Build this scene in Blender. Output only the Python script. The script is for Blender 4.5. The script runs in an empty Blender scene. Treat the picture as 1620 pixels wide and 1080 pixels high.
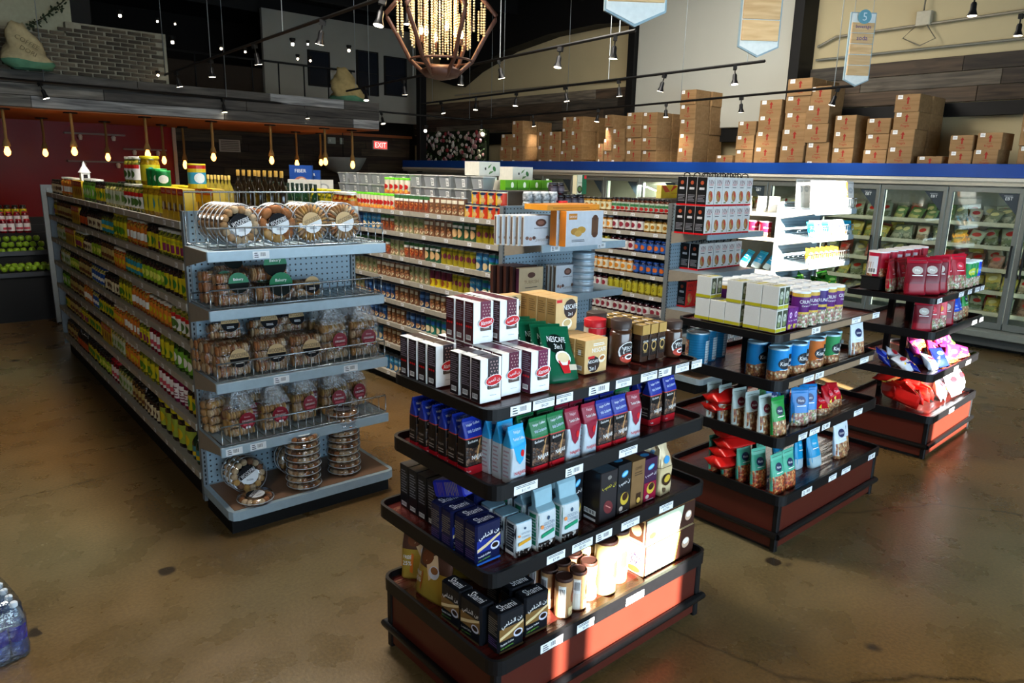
import bpy, math, random
from mathutils import Matrix, Vector
sc = bpy.context.scene
COL = sc.collection
RND = random.Random(7)
# ---------------------------------------------------------------- camera
H = 2.1
FV = Vector((0.64169954, 0.73230501, -0.22792777)); RV = Vector((0.7554361, -0.65481961, 0.02296919)); UV = Vector((0.13243112, 0.18692418, 0.97340708))
FP = 1142.853
cam = bpy.data.cameras.new('camera'); cam.sensor_width = 36; cam.lens = FP / 1620 * 36
cam.clip_start = 0.05; cam.clip_end = 200
co = bpy.data.objects.new('camera', cam); COL.objects.link(co)
co.matrix_world = Matrix(((RV.x, UV.x, -FV.x, 0), (RV.y, UV.y, -FV.y, 0), (RV.z, UV.z, -FV.z, H), (0, 0, 0, 1)))
sc.camera = co
# ---------------------------------------------------------------- world, sun, window light, exposure
w = bpy.data.worlds.new('world'); sc.world = w; w.use_nodes = True
bg = w.node_tree.nodes['Background']; bg.inputs[0].default_value = (0.55, 0.75, 1.0, 1); bg.inputs[1].default_value = 0.6
def lamp(name, kind, loc, energy, color=(1, 1, 1), rot=None, aim=None, **kw):
    l = bpy.data.lights.new(name, kind); l.energy = energy; l.color = color
    for k, v in kw.items(): setattr(l, k, v)
    o = bpy.data.objects.new(name, l); COL.objects.link(o); o.location = loc
    if aim is not None:
        o.rotation_euler = (Vector(aim) - Vector(loc)).to_track_quat('-Z', 'Y').to_euler()
    elif rot: o.rotation_euler = rot
    return o
SUNDIR = Vector((0.35, 1.0, -0.40))
sun = lamp('sun', 'SUN', (0, -10, 12), 95.0, (1.0, 0.93, 0.82), angle=math.radians(0.6))
sun.rotation_euler = SUNDIR.to_track_quat('-Z', 'Y').to_euler()
# daylight that comes in through the shop windows behind the camera
lamp('shop_window_daylight', 'AREA', (3.4, -2.8, 1.7), 560, (0.62, 0.83, 1.0), aim=(3.4, 3.0, 1.0), shape='RECTANGLE', size=9.0, size_y=2.2)
lamp('ceiling_and_fill_light', 'AREA', (-2.2, .6, 4.6), 50, (1.0, 0.93, 0.84), aim=(1.5, 2.6, .6), shape='RECTANGLE', size=1.0, size_y=1.0)  # added fill light for the dark short side of the coffee table
# high ceiling fixtures above the aisles
lamp('ceiling_and_fill_light', 'AREA', (2.05, 4.8, 5.2), 400, (1.0, 0.93, 0.82), aim=(2.0, 5.0, 0), shape='RECTANGLE', size=.7, size_y=3.0)
lamp('ceiling_and_fill_light', 'AREA', (7.6, 6.4, 5.2), 380, (1.0, 0.94, 0.84), aim=(9.6, 7.0, 1.5), shape='RECTANGLE', size=2.0, size_y=5.0)
sc.view_settings.view_transform = 'Standard'; sc.view_settings.look = 'None'
sc.view_settings.exposure = 0.0; sc.view_settings.gamma = 1.0; sc.view_settings.use_curve_mapping = False
sc.cycles.use_denoising = True
sc.cycles.max_bounces = 6; sc.cycles.diffuse_bounces = 3; sc.cycles.glossy_bounces = 3; sc.cycles.transmission_bounces = 3
sc.cycles.transparent_max_bounces = 14; sc.cycles.sample_clamp_indirect = 4; sc.cycles.caustics_reflective = False; sc.cycles.caustics_refractive = False
# ---------------------------------------------------------------- points in the room measured from the view
def ray(px, py): return FV * FP + RV * (px - 810) - UV * (py - 540)
def P(px, py, z): d = ray(px, py); k = (z - H) / d.z; return Vector((d.x * k, d.y * k, z))
def PX(px, py, X): d = ray(px, py); k = X / d.x; return Vector((X, d.y * k, H + d.z * k))
def PY(px, py, Y): d = ray(px, py); k = Y / d.y; return Vector((d.x * k, Y, H + d.z * k))
# ---------------------------------------------------------------- materials
def lin(h):
    c = [int(h[i:i + 2], 16) / 255 for i in (0, 2, 4)]
    return tuple(x / 12.92 if x <= .04045 else ((x + .055) / 1.055) ** 2.4 for x in c)
MC = {}
def new(name):
    m = bpy.data.materials.new(name); m.use_nodes = True; t = m.node_tree
    return m, t, t.nodes['Principled BSDF']
def nd(t, kind, **kw):
    n = t.nodes.new('ShaderNode' + kind)
    for k, v in kw.items():
        if k.startswith('i_'): n.inputs[k[2:].replace('_', ' ')].default_value = v
        else: setattr(n, k, v)
    return n
def coords(t, sx=1, sy=1, sz=1, kind='Object'):
    tc = nd(t, 'TexCoord'); mp = nd(t, 'Mapping'); mp.inputs['Scale'].default_value = (sx, sy, sz)
    t.links.new(tc.outputs[kind], mp.inputs[0]); return mp.outputs[0]
def m(hexc, r=.5, metal=0, n=.12, s=25, bump=0, coat=0):
    key = ('m', hexc, r, metal, n, s, bump, coat)
    if key in MC: return MC[key]
    mt, t, b = new('surface_' + hexc); c = lin(hexc); L = t.links
    nz = nd(t, 'TexNoise'); nz.inputs['Scale'].default_value = s; nz.inputs['Detail'].default_value = 3
    L.new(coords(t), nz.inputs[0])
    mx = nd(t, 'MixRGB'); mx.inputs[1].default_value = (*[x * (1 - n) for x in c], 1); mx.inputs[2].default_value = (*[min(1, x * (1 + n)) for x in c], 1)
    L.new(nz.outputs['Fac'], mx.inputs[0]); L.new(mx.outputs[0], b.inputs['Base Color'])
    b.inputs['Roughness'].default_value = r; b.inputs['Metallic'].default_value = metal; b.inputs['Specular IOR Level'].default_value = .5 if metal or coat else .28
    if coat: b.inputs['Coat Weight'].default_value = coat; b.inputs['Coat Roughness'].default_value = .12
    if bump:
        bp = nd(t, 'Bump'); bp.inputs['Strength'].default_value = bump; bp.inputs['Distance'].default_value = .004
        L.new(nz.outputs['Fac'], bp.inputs['Height']); L.new(bp.outputs[0], b.inputs['Normal'])
    MC[key] = mt; return mt
def cells(name, hexes, s=60, r=.4, bump=.3, stretch=(1, 1, 1)):
    key = ('c', name)
    if key in MC: return MC[key]
    mt, t, b = new(name); L = t.links
    v = nd(t, 'TexVoronoi'); v.inputs['Scale'].default_value = s; L.new(coords(t, *stretch), v.inputs['Vector'])
    sp = nd(t, 'SeparateColor'); L.new(v.outputs['Color'], sp.inputs[0])
    cr = nd(t, 'ValToRGB'); cr.color_ramp.interpolation = 'CONSTANT'; L.new(sp.outputs[0], cr.inputs[0])
    e = cr.color_ramp.elements
    while len(e) < len(hexes): e.new(.5)
    for i, h in enumerate(hexes): e[i].position = i / len(hexes); e[i].color = (*lin(h), 1)
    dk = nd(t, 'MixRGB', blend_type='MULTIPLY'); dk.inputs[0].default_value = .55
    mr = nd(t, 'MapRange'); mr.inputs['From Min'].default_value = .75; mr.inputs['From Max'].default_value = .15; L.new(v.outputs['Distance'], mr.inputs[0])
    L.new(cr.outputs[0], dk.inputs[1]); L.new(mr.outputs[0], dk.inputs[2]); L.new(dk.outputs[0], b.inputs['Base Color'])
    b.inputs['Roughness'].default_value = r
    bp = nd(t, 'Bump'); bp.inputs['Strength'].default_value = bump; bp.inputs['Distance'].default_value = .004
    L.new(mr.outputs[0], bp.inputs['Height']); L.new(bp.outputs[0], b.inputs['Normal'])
    MC[key] = mt; return mt
def film(name='clear_film', tint=(1, 1, 1), fac=.12, bump=.6, s=60, rough=.12, milky=.0):
    key = ('f', name)
    if key in MC: return MC[key]
    mt, t, b = new(name); L = t.links; t.nodes.remove(b)
    out = t.nodes['Material Output']
    tr = nd(t, 'BsdfTransparent'); tr.inputs[0].default_value = (*tint, 1)
    gl = nd(t, 'BsdfGlossy'); gl.inputs['Roughness'].default_value = rough
    df = nd(t, 'BsdfDiffuse'); df.inputs[0].default_value = (.75, .8, .85, 1)
    nz = nd(t, 'TexNoise'); nz.inputs['Scale'].default_value = s; nz.inputs['Detail'].default_value = 4; L.new(coords(t), nz.inputs[0])
    bp = nd(t, 'Bump'); bp.inputs['Strength'].default_value = bump; bp.inputs['Distance'].default_value = .01
    L.new(nz.outputs['Fac'], bp.inputs['Height']); L.new(bp.outputs[0], gl.inputs['Normal'])
    lw = nd(t, 'LayerWeight'); lw.inputs[0].default_value = .25; L.new(bp.outputs[0], lw.inputs['Normal'])
    ad = nd(t, 'Math', operation='MULTIPLY_ADD'); ad.inputs[1].default_value = .6; ad.inputs[2].default_value = fac
    L.new(lw.outputs['Facing'], ad.inputs[0])
    mx = nd(t, 'MixShader'); L.new(ad.outputs[0], mx.inputs[0]); L.new(tr.outputs[0], mx.inputs[1]); L.new(gl.outputs[0], mx.inputs[2])
    m2 = nd(t, 'MixShader'); m2.inputs[0].default_value = milky; L.new(mx.outputs[0], m2.inputs[1]); L.new(df.outputs[0], m2.inputs[2])
    L.new(m2.outputs[0], out.inputs[0]); MC[key] = mt; return mt
def glow(name, color, strength):
    key = ('g', name)
    if key in MC: return MC[key]
    mt, t, b = new(name); b.inputs['Base Color'].default_value = (*color, 1)
    b.inputs['Emission Color'].default_value = (*color, 1); b.inputs['Emission Strength'].default_value = strength
    nz = nd(t, 'TexNoise'); nz.inputs['Scale'].default_value = 40; L = t.links; L.new(coords(t), nz.inputs[0])
    mr = nd(t, 'MapRange'); mr.inputs['To Min'].default_value = strength * .9; mr.inputs['To Max'].default_value = strength * 1.1
    L.new(nz.outputs['Fac'], mr.inputs[0]); L.new(mr.outputs[0], b.inputs['Emission Strength'])
    MC[key] = mt; return mt
def wood(name, a, b_, axis=0, s=6, r=.75, vary=.5):
    key = ('w', name)
    if key in MC: return MC[key]
    mt, t, b = new(name); L = t.links
    st = [s * 6] * 3; st[axis] = s * .5
    nz = nd(t, 'TexNoise'); nz.inputs['Scale'].default_value = 1; nz.inputs['Detail'].default_value = 6; nz.inputs['Distortion'].default_value = .6
    L.new(coords(t, *st), nz.inputs[0])
    mx = nd(t, 'MixRGB'); mx.inputs[1].default_value = (*lin(a), 1); mx.inputs[2].default_value = (*lin(b_), 1)
    mr = nd(t, 'MapRange'); mr.inputs['From Min'].default_value = .32; mr.inputs['From Max'].default_value = .68; L.new(nz.outputs['Fac'], mr.inputs[0])
    L.new(mr.outputs[0], mx.inputs[0])
    oi = nd(t, 'ObjectInfo'); hs = nd(t, 'HueSaturation'); m3 = nd(t, 'MapRange'); m3.inputs['To Min'].default_value = 1 - vary; m3.inputs['To Max'].default_value = 1 + vary
    L.new(oi.outputs['Random'], m3.inputs[0]); L.new(m3.outputs[0], hs.inputs['Value']); L.new(mx.outputs[0], hs.inputs['Color']); L.new(hs.outputs[0], b.inputs['Base Color'])
    b.inputs['Roughness'].default_value = r
    bp = nd(t, 'Bump'); bp.inputs['Strength'].default_value = .4; bp.inputs['Distance'].default_value = .01
    L.new(nz.outputs['Fac'], bp.inputs['Height']); L.new(bp.outputs[0], b.inputs['Normal'])
    MC[key] = mt; return mt
# ---------------------------------------------------------------- mesh building
class MB:
    def __init__(s): s.v = []; s.f = []; s.mi = []; s.sm = []; s.mats = []
    def mid(s, mt):
        if mt not in s.mats: s.mats.append(mt)
        return s.mats.index(mt)
    def add(s, vs, fs, mt, smooth=False, T=None):
        o = len(s.v)
        s.v += [tuple(T @ Vector(p)) if T else tuple(p) for p in vs]
        many = isinstance(mt, list)
        for i, f in enumerate(fs):
            s.f.append([o + k for k in f]); s.mi.append(s.mid(mt[i] if many else mt)); s.sm.append(smooth)
        return s
    def box(s, x0, x1, y0, y1, z0, z1, mt, T=None, bev=0):
        if bev: return s.rbox(x0, x1, y0, y1, z0, z1, mt, bev, T)
        vs = [(x, y, z) for x in (x0, x1) for y in (y0, y1) for z in (z0, z1)]
        fs = [(0, 1, 3, 2), (4, 6, 7, 5), (0, 4, 5, 1), (2, 3, 7, 6), (0, 2, 6, 4), (1, 5, 7, 3)]  # -x +x -y +y -z +z
        return s.add(vs, fs, mt, False, T)
    def rbox(s, x0, x1, y0, y1, z0, z1, mt, b, T=None):
        ring = lambda z, i: [(x0 + b if q[0] else x0 + i, y0 + i if q[0] else y0 + b, z) if False else None for q in ()]
        pts = []
        for z, i in ((z0, b * .6), (z0 + b * .6, 0), (z1 - b * .6, 0), (z1, b * .6)):
            X0, X1, Y0, Y1 = x0 + i, x1 - i, y0 + i, y1 - i
            pts += [(X0 + b, Y0, z), (X1 - b, Y0, z), (X1, Y0 + b, z), (X1, Y1 - b, z), (X1 - b, Y1, z), (X0 + b, Y1, z), (X0, Y1 - b, z), (X0, Y0 + b, z)]
        fs = []
        for k in range(3):
            for j in range(8): a = k * 8 + j; c = k * 8 + (j + 1) % 8; fs.append((a, c, c + 8, a + 8))
        fs += [tuple(range(7, -1, -1)), tuple(range(24, 32))]
        return s.add(pts, fs, mt, False, T)
    def plate(s, x0, x1, y0, y1, z0, z1, r, mt, n=4, T=None):
        pts = []
        for cx, cy, a0 in ((x1 - r, y0 + r, -90), (x1 - r, y1 - r, 0), (x0 + r, y1 - r, 90), (x0 + r, y0 + r, 180)):
            for k in range(n + 1):
                a = math.radians(a0 + 90 * k / n); pts.append((cx + r * math.cos(a), cy + r * math.sin(a)))
        return s.prism(pts, z0, z1, mt, T=T)
    def prism(s, pts, z0, z1, mt, T=None, smooth=False):
        n = len(pts); vs = [(x, y, z0) for x, y in pts] + [(x, y, z1) for x, y in pts]
        s.add(vs, [(i, (i + 1) % n, n + (i + 1) % n, n + i) for i in range(n)], mt, smooth, T)
        return s.add(vs, [tuple(range(n - 1, -1, -1)), tuple(range(n, 2 * n))], mt, False, T)
    def lathe(s, prof, mt, n=14, cx=0, cy=0, T=None, smooth=True, cap=True):
        vs = []
        for r, z in prof:
            for k in range(n):
                a = 2 * math.pi * k / n; vs.append((cx + r * math.cos(a), cy + r * math.sin(a), z))
        fs = []; ms = []
        for j in range(len(prof) - 1):
            for k in range(n):
                a = j * n + k; b = j * n + (k + 1) % n; fs.append((a, b, b + n, a + n)); ms.append(mt[j] if isinstance(mt, list) else mt)
        s.add(vs, fs, ms, smooth, T)
        if cap:
            o = len(prof) - 1
            s.add(vs, [tuple(range(n - 1, -1, -1)), tuple(range(o * n, o * n + n))], [ms[0], ms[-1]], False, T)
        return s
    def cyl(s, cx, cy, z0, z1, r, mt, n=12, T=None): return s.lathe([(r, z0), (r, z1)], mt, n, cx, cy, T)
    def tube(s, pts, r, mt, n=5):
        pts = [Vector(p) for p in pts]; vs = []; N = len(pts)
        up = Vector((0, 0, 1))
        for i, p in enumerate(pts):
            d = (pts[min(i + 1, N - 1)] - pts[max(i - 1, 0)]).normalized()
            a = d.cross(up if abs(d.z) < .95 else Vector((1, 0, 0))).normalized(); b = d.cross(a)
            rr = r[i] if isinstance(r, (list, tuple)) else r
            for k in range(n):
                t = 2 * math.pi * k / n; vs.append(p + a * math.cos(t) * rr + b * math.sin(t) * rr)
        fs = [(i * n + k, i * n + (k + 1) % n, (i + 1) * n + (k + 1) % n, (i + 1) * n + k) for i in range(N - 1) for k in range(n)]
        fs += [tuple(range(n)), tuple(range((N - 1) * n + n - 1, (N - 1) * n - 1, -1))]
        return s.add(vs, fs, mt, True)
    def ball(s, c, r, mt, n=8, k=5, T=None):
        rx, ry, rz = r if isinstance(r, tuple) else (r, r, r)
        vs = [(c[0], c[1], c[2] - rz)]
        for j in range(1, k):
            t = -math.pi / 2 + math.pi * j / k
            for i in range(n):
                a = 2 * math.pi * i / n; vs.append((c[0] + rx * math.cos(t) * math.cos(a), c[1] + ry * math.cos(t) * math.sin(a), c[2] + rz * math.sin(t)))
        vs.append((c[0], c[1], c[2] + rz)); L = len(vs) - 1
        fs = [(0, 1 + (i + 1) % n, 1 + i) for i in range(n)]
        for j in range(k - 2):
            for i in range(n): a = 1 + j * n + i; b = 1 + j * n + (i + 1) % n; fs.append((a, b, b + n, a + n))
        fs += [(L, L - n + i, L - n + (i + 1) % n) for i in range(n)]
        return s.add(vs, fs, mt, True, T)
    def mesh(s, name):
        me = bpy.data.meshes.new(name); me.from_pydata(s.v, [], s.f)
        for x in s.mats: me.materials.append(x)
        me.polygons.foreach_set('material_index', s.mi); me.polygons.foreach_set('use_smooth', s.sm); me.update()
        return me
    def build(s, name, parent=None, loc=None, rz=0, link=True, **tags):
        o = bpy.data.objects.new(name, s.mesh(name))
        return place(o, parent, loc, rz, link, **tags)
KIDS = {}
def place(o, parent=None, loc=None, rz=0, link=True, **tags):
    if link: COL.objects.link(o)
    if parent is not None: o.parent = parent; KIDS.setdefault(parent.name, []).append(o)
    if loc is not None: o.location = loc
    if rz: o.rotation_euler[2] = rz
    for k, v in tags.items(): o[k] = v
    return o
def empty(name, loc=(0, 0, 0), rz=0, link=True, parent=None, **tags):
    o = bpy.data.objects.new(name, None); o.empty_display_size = .05
    return place(o, parent, loc, rz, link, **tags)
def struct(name, mb, parent=None, loc=None):
    o = mb.build(name, parent, loc)
    if parent is None: o['kind'] = 'structure'
    return o
def dup(root, loc, rz=0, label=None, group=None, tilt=None, scale=None):
    r = root.copy(); COL.objects.link(r); r.location = loc; r.rotation_euler = (tilt[0], tilt[1], rz) if tilt else (0, 0, rz)
    if scale: r.scale = scale if isinstance(scale, tuple) else (scale,) * 3
    if label: r['label'] = label
    if group: r['group'] = group
    for ch in KIDS.get(root.name, ()):
        c = ch.copy(); COL.objects.link(c); c.parent = r
        for g in KIDS.get(ch.name, ()):
            d = g.copy(); COL.objects.link(d); d.parent = c
    return r
# ---------------------------------------------------------------- lettering
TC = {}
def glyphs(txt, res=2):
    if (txt, res) in TC: return TC[(txt, res)]
    c = bpy.data.curves.new('lettering', 'FONT'); c.body = txt; c.resolution_u = res; c.align_x = 'CENTER'; c.align_y = 'CENTER'
    o = bpy.data.objects.new('lettering', c); COL.objects.link(o)
    me = bpy.data.meshes.new_from_object(o.evaluated_get(bpy.context.evaluated_depsgraph_get()))
    vs = [(v.co.x, v.co.y) for v in me.vertices]; fs = [tuple(p.vertices) for p in me.polygons]
    bpy.data.objects.remove(o); bpy.data.curves.remove(c); bpy.data.meshes.remove(me)
    if not vs: vs = [(0, 0)]
    xs = [v[0] for v in vs]; ys = [v[1] for v in vs]; w_ = max(xs) - min(xs) or 1; h_ = max(ys) - min(ys) or 1
    cx = (max(xs) + min(xs)) / 2; cy = (max(ys) + min(ys)) / 2
    TC[(txt, res)] = ([((x - cx) / w_, (y - cy) / h_) for x, y in vs], fs, w_ / h_); return TC[(txt, res)]
# a surface maps (u, v, offset) with u, v in 0..1 to a point; art lists are drawn on it
class Surf:
    def __init__(s, f, w, h, nu=1, nv=1): s.f = f; s.w = w; s.h = h; s.nu = nu; s.nv = nv
def plane_surf(O, U, V, off=.0006):
    O, U, V = Vector(O), Vector(U), Vector(V); N = U.cross(V).normalized()
    return Surf(lambda u, v, d: O + U * u + V * v + N * (off + d), U.length, V.length)
def cyl_surf(r, z0, z1, a0=-90, span=180, off=.0012):
    def f(u, v, d):
        a = math.radians(a0 - span / 2 + span * u); q = r + off + d; return Vector((q * math.cos(a), q * math.sin(a), z0 + (z1 - z0) * v))
    return Surf(f, r * math.radians(span), z1 - z0, max(6, int(span / 20)), 1)
def art(mb, S, items, d=0):
    for it in items:
        k = it[0]; d += .00025
        if k == 'r':
            _, u0, v0, u1, v1, mt = it
            nu = max(1, math.ceil((u1 - u0) * S.nu)); nv = max(1, math.ceil((v1 - v0) * S.nv))
            vs = [S.f(u0 + (u1 - u0) * i / nu, v0 + (v1 - v0) * j / nv, d) for j in range(nv + 1) for i in range(nu + 1)]
            mb.add(vs, [(j * (nu + 1) + i, j * (nu + 1) + i + 1, (j + 1) * (nu + 1) + i + 1, (j + 1) * (nu + 1) + i) for j in range(nv) for i in range(nu)], mt)
        elif k == 'e':
            _, u, v, ru, rv, mt = it[:6]; rot = it[6] if len(it) > 6 else 0
            n = 14; vs = [S.f(u, v, d)]; cr, sr = math.cos(rot), math.sin(rot)
            for q in (.5, 1):
                for i in range(n):
                    a = 2 * math.pi * i / n; x, y = ru * S.w * math.cos(a) * q, rv * S.h * math.sin(a) * q
                    vs.append(S.f(u + (x * cr - y * sr) / S.w, v + (x * sr + y * cr) / S.h, d))
            fs = [(0, 1 + i, 1 + (i + 1) % n) for i in range(n)] + [(1 + i, 1 + n + i, 1 + n + (i + 1) % n, 1 + (i + 1) % n) for i in range(n)]
            mb.add(vs, fs, mt)
        elif k == 't':   # text, centre u v, height (of surface h), material, max width, slant
            _, txt, u, v, hh, mt = it[:6]; mw = it[6] if len(it) > 6 else .9; rot = it[7] if len(it) > 7 else 0
            g, fs, asp = glyphs(txt); H_ = hh * S.h; W_ = min(H_ * asp, mw * S.w); cr, sr = math.cos(rot), math.sin(rot)
            vs = []
            for x, y in g:
                X, Y = x * W_, y * H_; vs.append(S.f(u + (X * cr - Y * sr) / S.w, v + (X * sr + Y * cr) / S.h, d + .0002))
            mb.add(vs, fs, mt)
        elif k == 'l':   # lines of small print
            _, u0, v0, u1, v1, n, mt = it
            for i in range(n):
                va = v0 + (v1 - v0) * (i + .25) / n; vb = va + (v1 - v0) * .4 / n; ue = u1 - (u1 - u0) * (.25 if i % 3 == 2 else .04 * (i % 2))
                art(mb, S, [('r', u0, va, ue, vb, mt)], d)
        elif k == 'b':   # bar code
            _, u0, v0, u1, v1 = it
            art(mb, S, [('r', u0, v0, u1, v1, m('f2f2f0', .6))], d)
            for i in range(7):
                a = u0 + (u1 - u0) * (i + .6 + .2 * (i % 2)) / 8; mb.add([S.f(a, v0 + (v1 - v0) * .25, d + .0007), S.f(a + (u1 - u0) * .06, v0 + (v1 - v0) * .25, d + .0007), S.f(a + (u1 - u0) * .06, v1 - (v1 - v0) * .1, d + .0007), S.f(a, v1 - (v1 - v0) * .1, d + .0007)], [(0, 1, 2, 3)], m('3c3c44', .6))
        elif k == 'p':   # polygon of (u, v) points
            mb.add([S.f(u, v, d) for u, v in it[1]], [tuple(range(len(it[1])))], it[2])
def ordn(i):
    W = ['', 'first', 'second', 'third', 'fourth', 'fifth', 'sixth', 'seventh', 'eighth', 'ninth', 'tenth', 'eleventh', 'twelfth']
    return W[i] if i < 13 else '%d%s' % (i, 'th' if 10 < i % 100 < 14 else {1: 'st', 2: 'nd', 3: 'rd'}.get(i % 10, 'th'))
# ================================================================ the room
BLK = m('0b0b0c', .6); DK = m('161514', .7)
# floor: stained, sealed concrete
def floor_mat():
    mt, t, b = new('stained_concrete'); L = t.links; c = coords(t)
    def noise(sc_, det, dist=0):
        n_ = nd(t, 'TexNoise'); n_.inputs['Scale'].default_value = sc_; n_.inputs['Detail'].default_value = det; n_.inputs['Distortion'].default_value = dist; L.new(c, n_.inputs['Vector']); return n_
    def rng(src, f0, f1, lo, hi):
        mr = nd(t, 'MapRange'); mr.inputs['From Min'].default_value = f0; mr.inputs['From Max'].default_value = f1; mr.inputs['To Min'].default_value = lo; mr.inputs['To Max'].default_value = hi; L.new(src, mr.inputs[0]); return mr.outputs[0]
    def mix(fac, a_, b_, mode='MIX'):
        q = nd(t, 'MixRGB', blend_type=mode)
        for k, v in ((0, fac), (1, a_), (2, b_)):
            if isinstance(v, str): q.inputs[k].default_value = (*lin(v), 1)
            elif isinstance(v, (int, float)): q.inputs[k].default_value = v
            else: L.new(v, q.inputs[k])
        return q.outputs[0]
    big, mid_, fine, hue = noise(.6, 4), noise(3.2, 5), noise(60, 3), noise(.33, 2)
    warm = mix(rng(mid_.outputs['Fac'], .2, .8, 0, 1), '523c1f', '6e522e'); cool = mix(rng(mid_.outputs['Fac'], .2, .8, 0, 1), '545038', '68634a')
    a = mix(rng(hue.outputs['Fac'], .44, .70, 0, 1), warm, cool)
    a = mix(1, a, rng(big.outputs['Fac'], .2, .8, .6, 1.35), 'MULTIPLY'); a = mix(1, a, rng(fine.outputs['Fac'], .35, .65, .8, 1.15), 'MULTIPLY')
    # hairline cracks
    v = nd(t, 'TexVoronoi', feature='DISTANCE_TO_EDGE'); v.inputs['Scale'].default_value = .36
    L.new(mix(.10, c, mid_.outputs['Color']), v.inputs['Vector']); a = mix(1, a, rng(v.outputs['Distance'], 0, .004, .45, 1), 'MULTIPLY')
    # small dark spots and chips
    v2 = nd(t, 'TexVoronoi'); v2.inputs['Scale'].default_value = 3.2; L.new(mix(.05, c, noise(9, 3).outputs['Color']), v2.inputs['Vector'])
    sp = nd(t, 'SeparateColor'); L.new(v2.outputs['Color'], sp.inputs[0])
    on = rng(sp.outputs[0], .80, .81, 0, 1); near_ = rng(v2.outputs['Distance'], .12, .17, .9, 0)
    mu = nd(t, 'Math', operation='MULTIPLY'); L.new(on, mu.inputs[0]); L.new(near_, mu.inputs[1]); a = mix(mu.outputs[0], a, '1d1713')
    L.new(a, b.inputs['Base Color'])
    L.new(rng(mid_.outputs['Fac'], .2, .8, .2, .38), b.inputs['Roughness'])
    bp = nd(t, 'Bump'); bp.inputs['Strength'].default_value = .15; bp.inputs['Distance'].default_value = .01; L.new(fine.outputs['Fac'], bp.inputs['Height']); L.new(bp.outputs[0], b.inputs['Normal'])
    return mt
struct('floor', MB().box(-4, 12, -3, 21, -.1, 0, floor_mat()))
beige = m('bdb08c', .85, n=.10, s=1.5, bump=.15)
struct('ceiling', MB().box(-4, 12, -3, 21, 5.9, 6.0, m('0a0a0a', .9)))
# black ducts and joists under the ceiling
for i in range(9):
    struct('trim_%d' % (i + 1), MB().box(-3.9, 11.8, .6 + i * 2.1, .7 + i * 2.1, 5.55, 5.9, BLK))
wr = struct('wall_right', MB().box(11.9, 12.1, -3, 21, 0, 6, beige))
wb = struct('wall_back', MB().box(-4, 12, 21, 21.2, 0, 6, m('151210', .8)))
wl = struct('wall_left', MB().box(-4.2, -4, -3, 21, 0, 6, m('3a2f26', .8)))
# unseen front wall; its openings are made up, cut to shape the sun patches
holes = [(.08, .20, 1.86, 2.44), (.27, .96, 2.02, 2.56), (4.25, 5.3, 1.98, 3.02), (4.85, 6.35, 3.9, 5.0)]
def front_wall():
    xs = sorted({-4, 12, *[h for q in holes for h in q[:2]]}); zs = sorted({0, 6, *[h for q in holes for h in q[2:]]}); b = MB()
    mt = m('6b6358', .8)
    for i in range(len(xs) - 1):
        for j in range(len(zs) - 1):
            cx, cz = (xs[i] + xs[i + 1]) / 2, (zs[j] + zs[j + 1]) / 2
            if any(q[0] < cx < q[1] and q[2] < cz < q[3] for q in holes): continue
            b.box(xs[i], xs[i + 1], -3.2, -3.0, zs[j], zs[j + 1], mt)
    return b
struct('wall_front', front_wall())
# ---- long wall behind the freezers: bright panel, black posts, plank bands, conduit
PW = [wood('plank_dark', '1d1813', '3e342a', 1, 3), wood('plank_brown', '30271e', '5a4a3a', 1, 3), wood('plank_grey', '3a352e', '6e6558', 1, 3)]
def plank_band(parent, X, y0, y1, z0, z1, rows, seed, mats=PW, th=.03, horizontal='y', L0=1.3, L1=2.6):
    r = random.Random(seed); h = (z1 - z0) / rows
    for k in range(rows):
        a = y0 - r.random()
        while a < y1:
            b_ = a + r.uniform(L0, L1); p0, p1 = max(a, y0), min(b_, y1) - .006
            if p1 - p0 > .03:
                d = th + r.uniform(0, .018); q = MB(); zz = z0 + k * h
                if horizontal == 'y': q.rbox(-d, 0, p0, p1, zz + .004, zz + h - .004, r.choice(mats), .004)
                else: q.rbox(p0, p1, -d, 0, zz + .004, zz + h - .004, r.choice(mats), .004)
                o = q.build('plank', parent, (X, 0, 0) if horizontal == 'y' else (0, X, 0))
            a = b_
plank_band(wr, 11.9, 9.86, 20.9, 3.05, 3.85, 4, 3)
plank_band(wr, 11.9, -2.9, 6.30, 3.22, 3.85, 3, 4)
struct('wall_panel', MB().rbox(11.55, 11.9, 6.45, 9.70, 2.95, 5.55, m('b9bab0', .8, n=.05, s=1.2), .02))
struct('trim_10', MB().box(11.45, 11.9, 9.70, 9.86, 2.2, 5.9, BLK)); struct('trim_11', MB().box(11.45, 11.9, 6.28, 6.45, 2.2, 5.9, BLK))
struct('trim_12', MB().box(11.6, 11.9, 6.45, 9.7, 2.72, 2.95, BLK)); struct('trim_13', MB().box(11.75, 11.9, -2.9, 6.28, 3.02, 3.2, BLK))
struct('trim_14', MB().box(11.72, 11.9, -2.9, 6.28, 4.95, 5.9, BLK)); struct('trim_15', MB().box(11.75, 11.9, 9.86, 20.9, 2.78, 3.03, BLK))
# the black soffit arch over the far part of the long wall
ar = [(9.86, 5.9), (9.86, 4.98), (10.8, 5.05), (12.2, 5.02), (13.6, 4.85), (14.9, 4.5), (15.6, 4.2), (16.2, 4.35), (16.2, 5.9)]
b = MB(); n = len(ar); b.add([(11.5, y, z) for y, z in ar] + [(11.88, y, z) for y, z in ar], [tuple(range(n)), tuple(range(2 * n - 1, n - 1, -1))] + [(i, n + i, n + (i + 1) % n, (i + 1) % n) for i in range(n)], BLK)
struct('trim_16', b)
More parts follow.
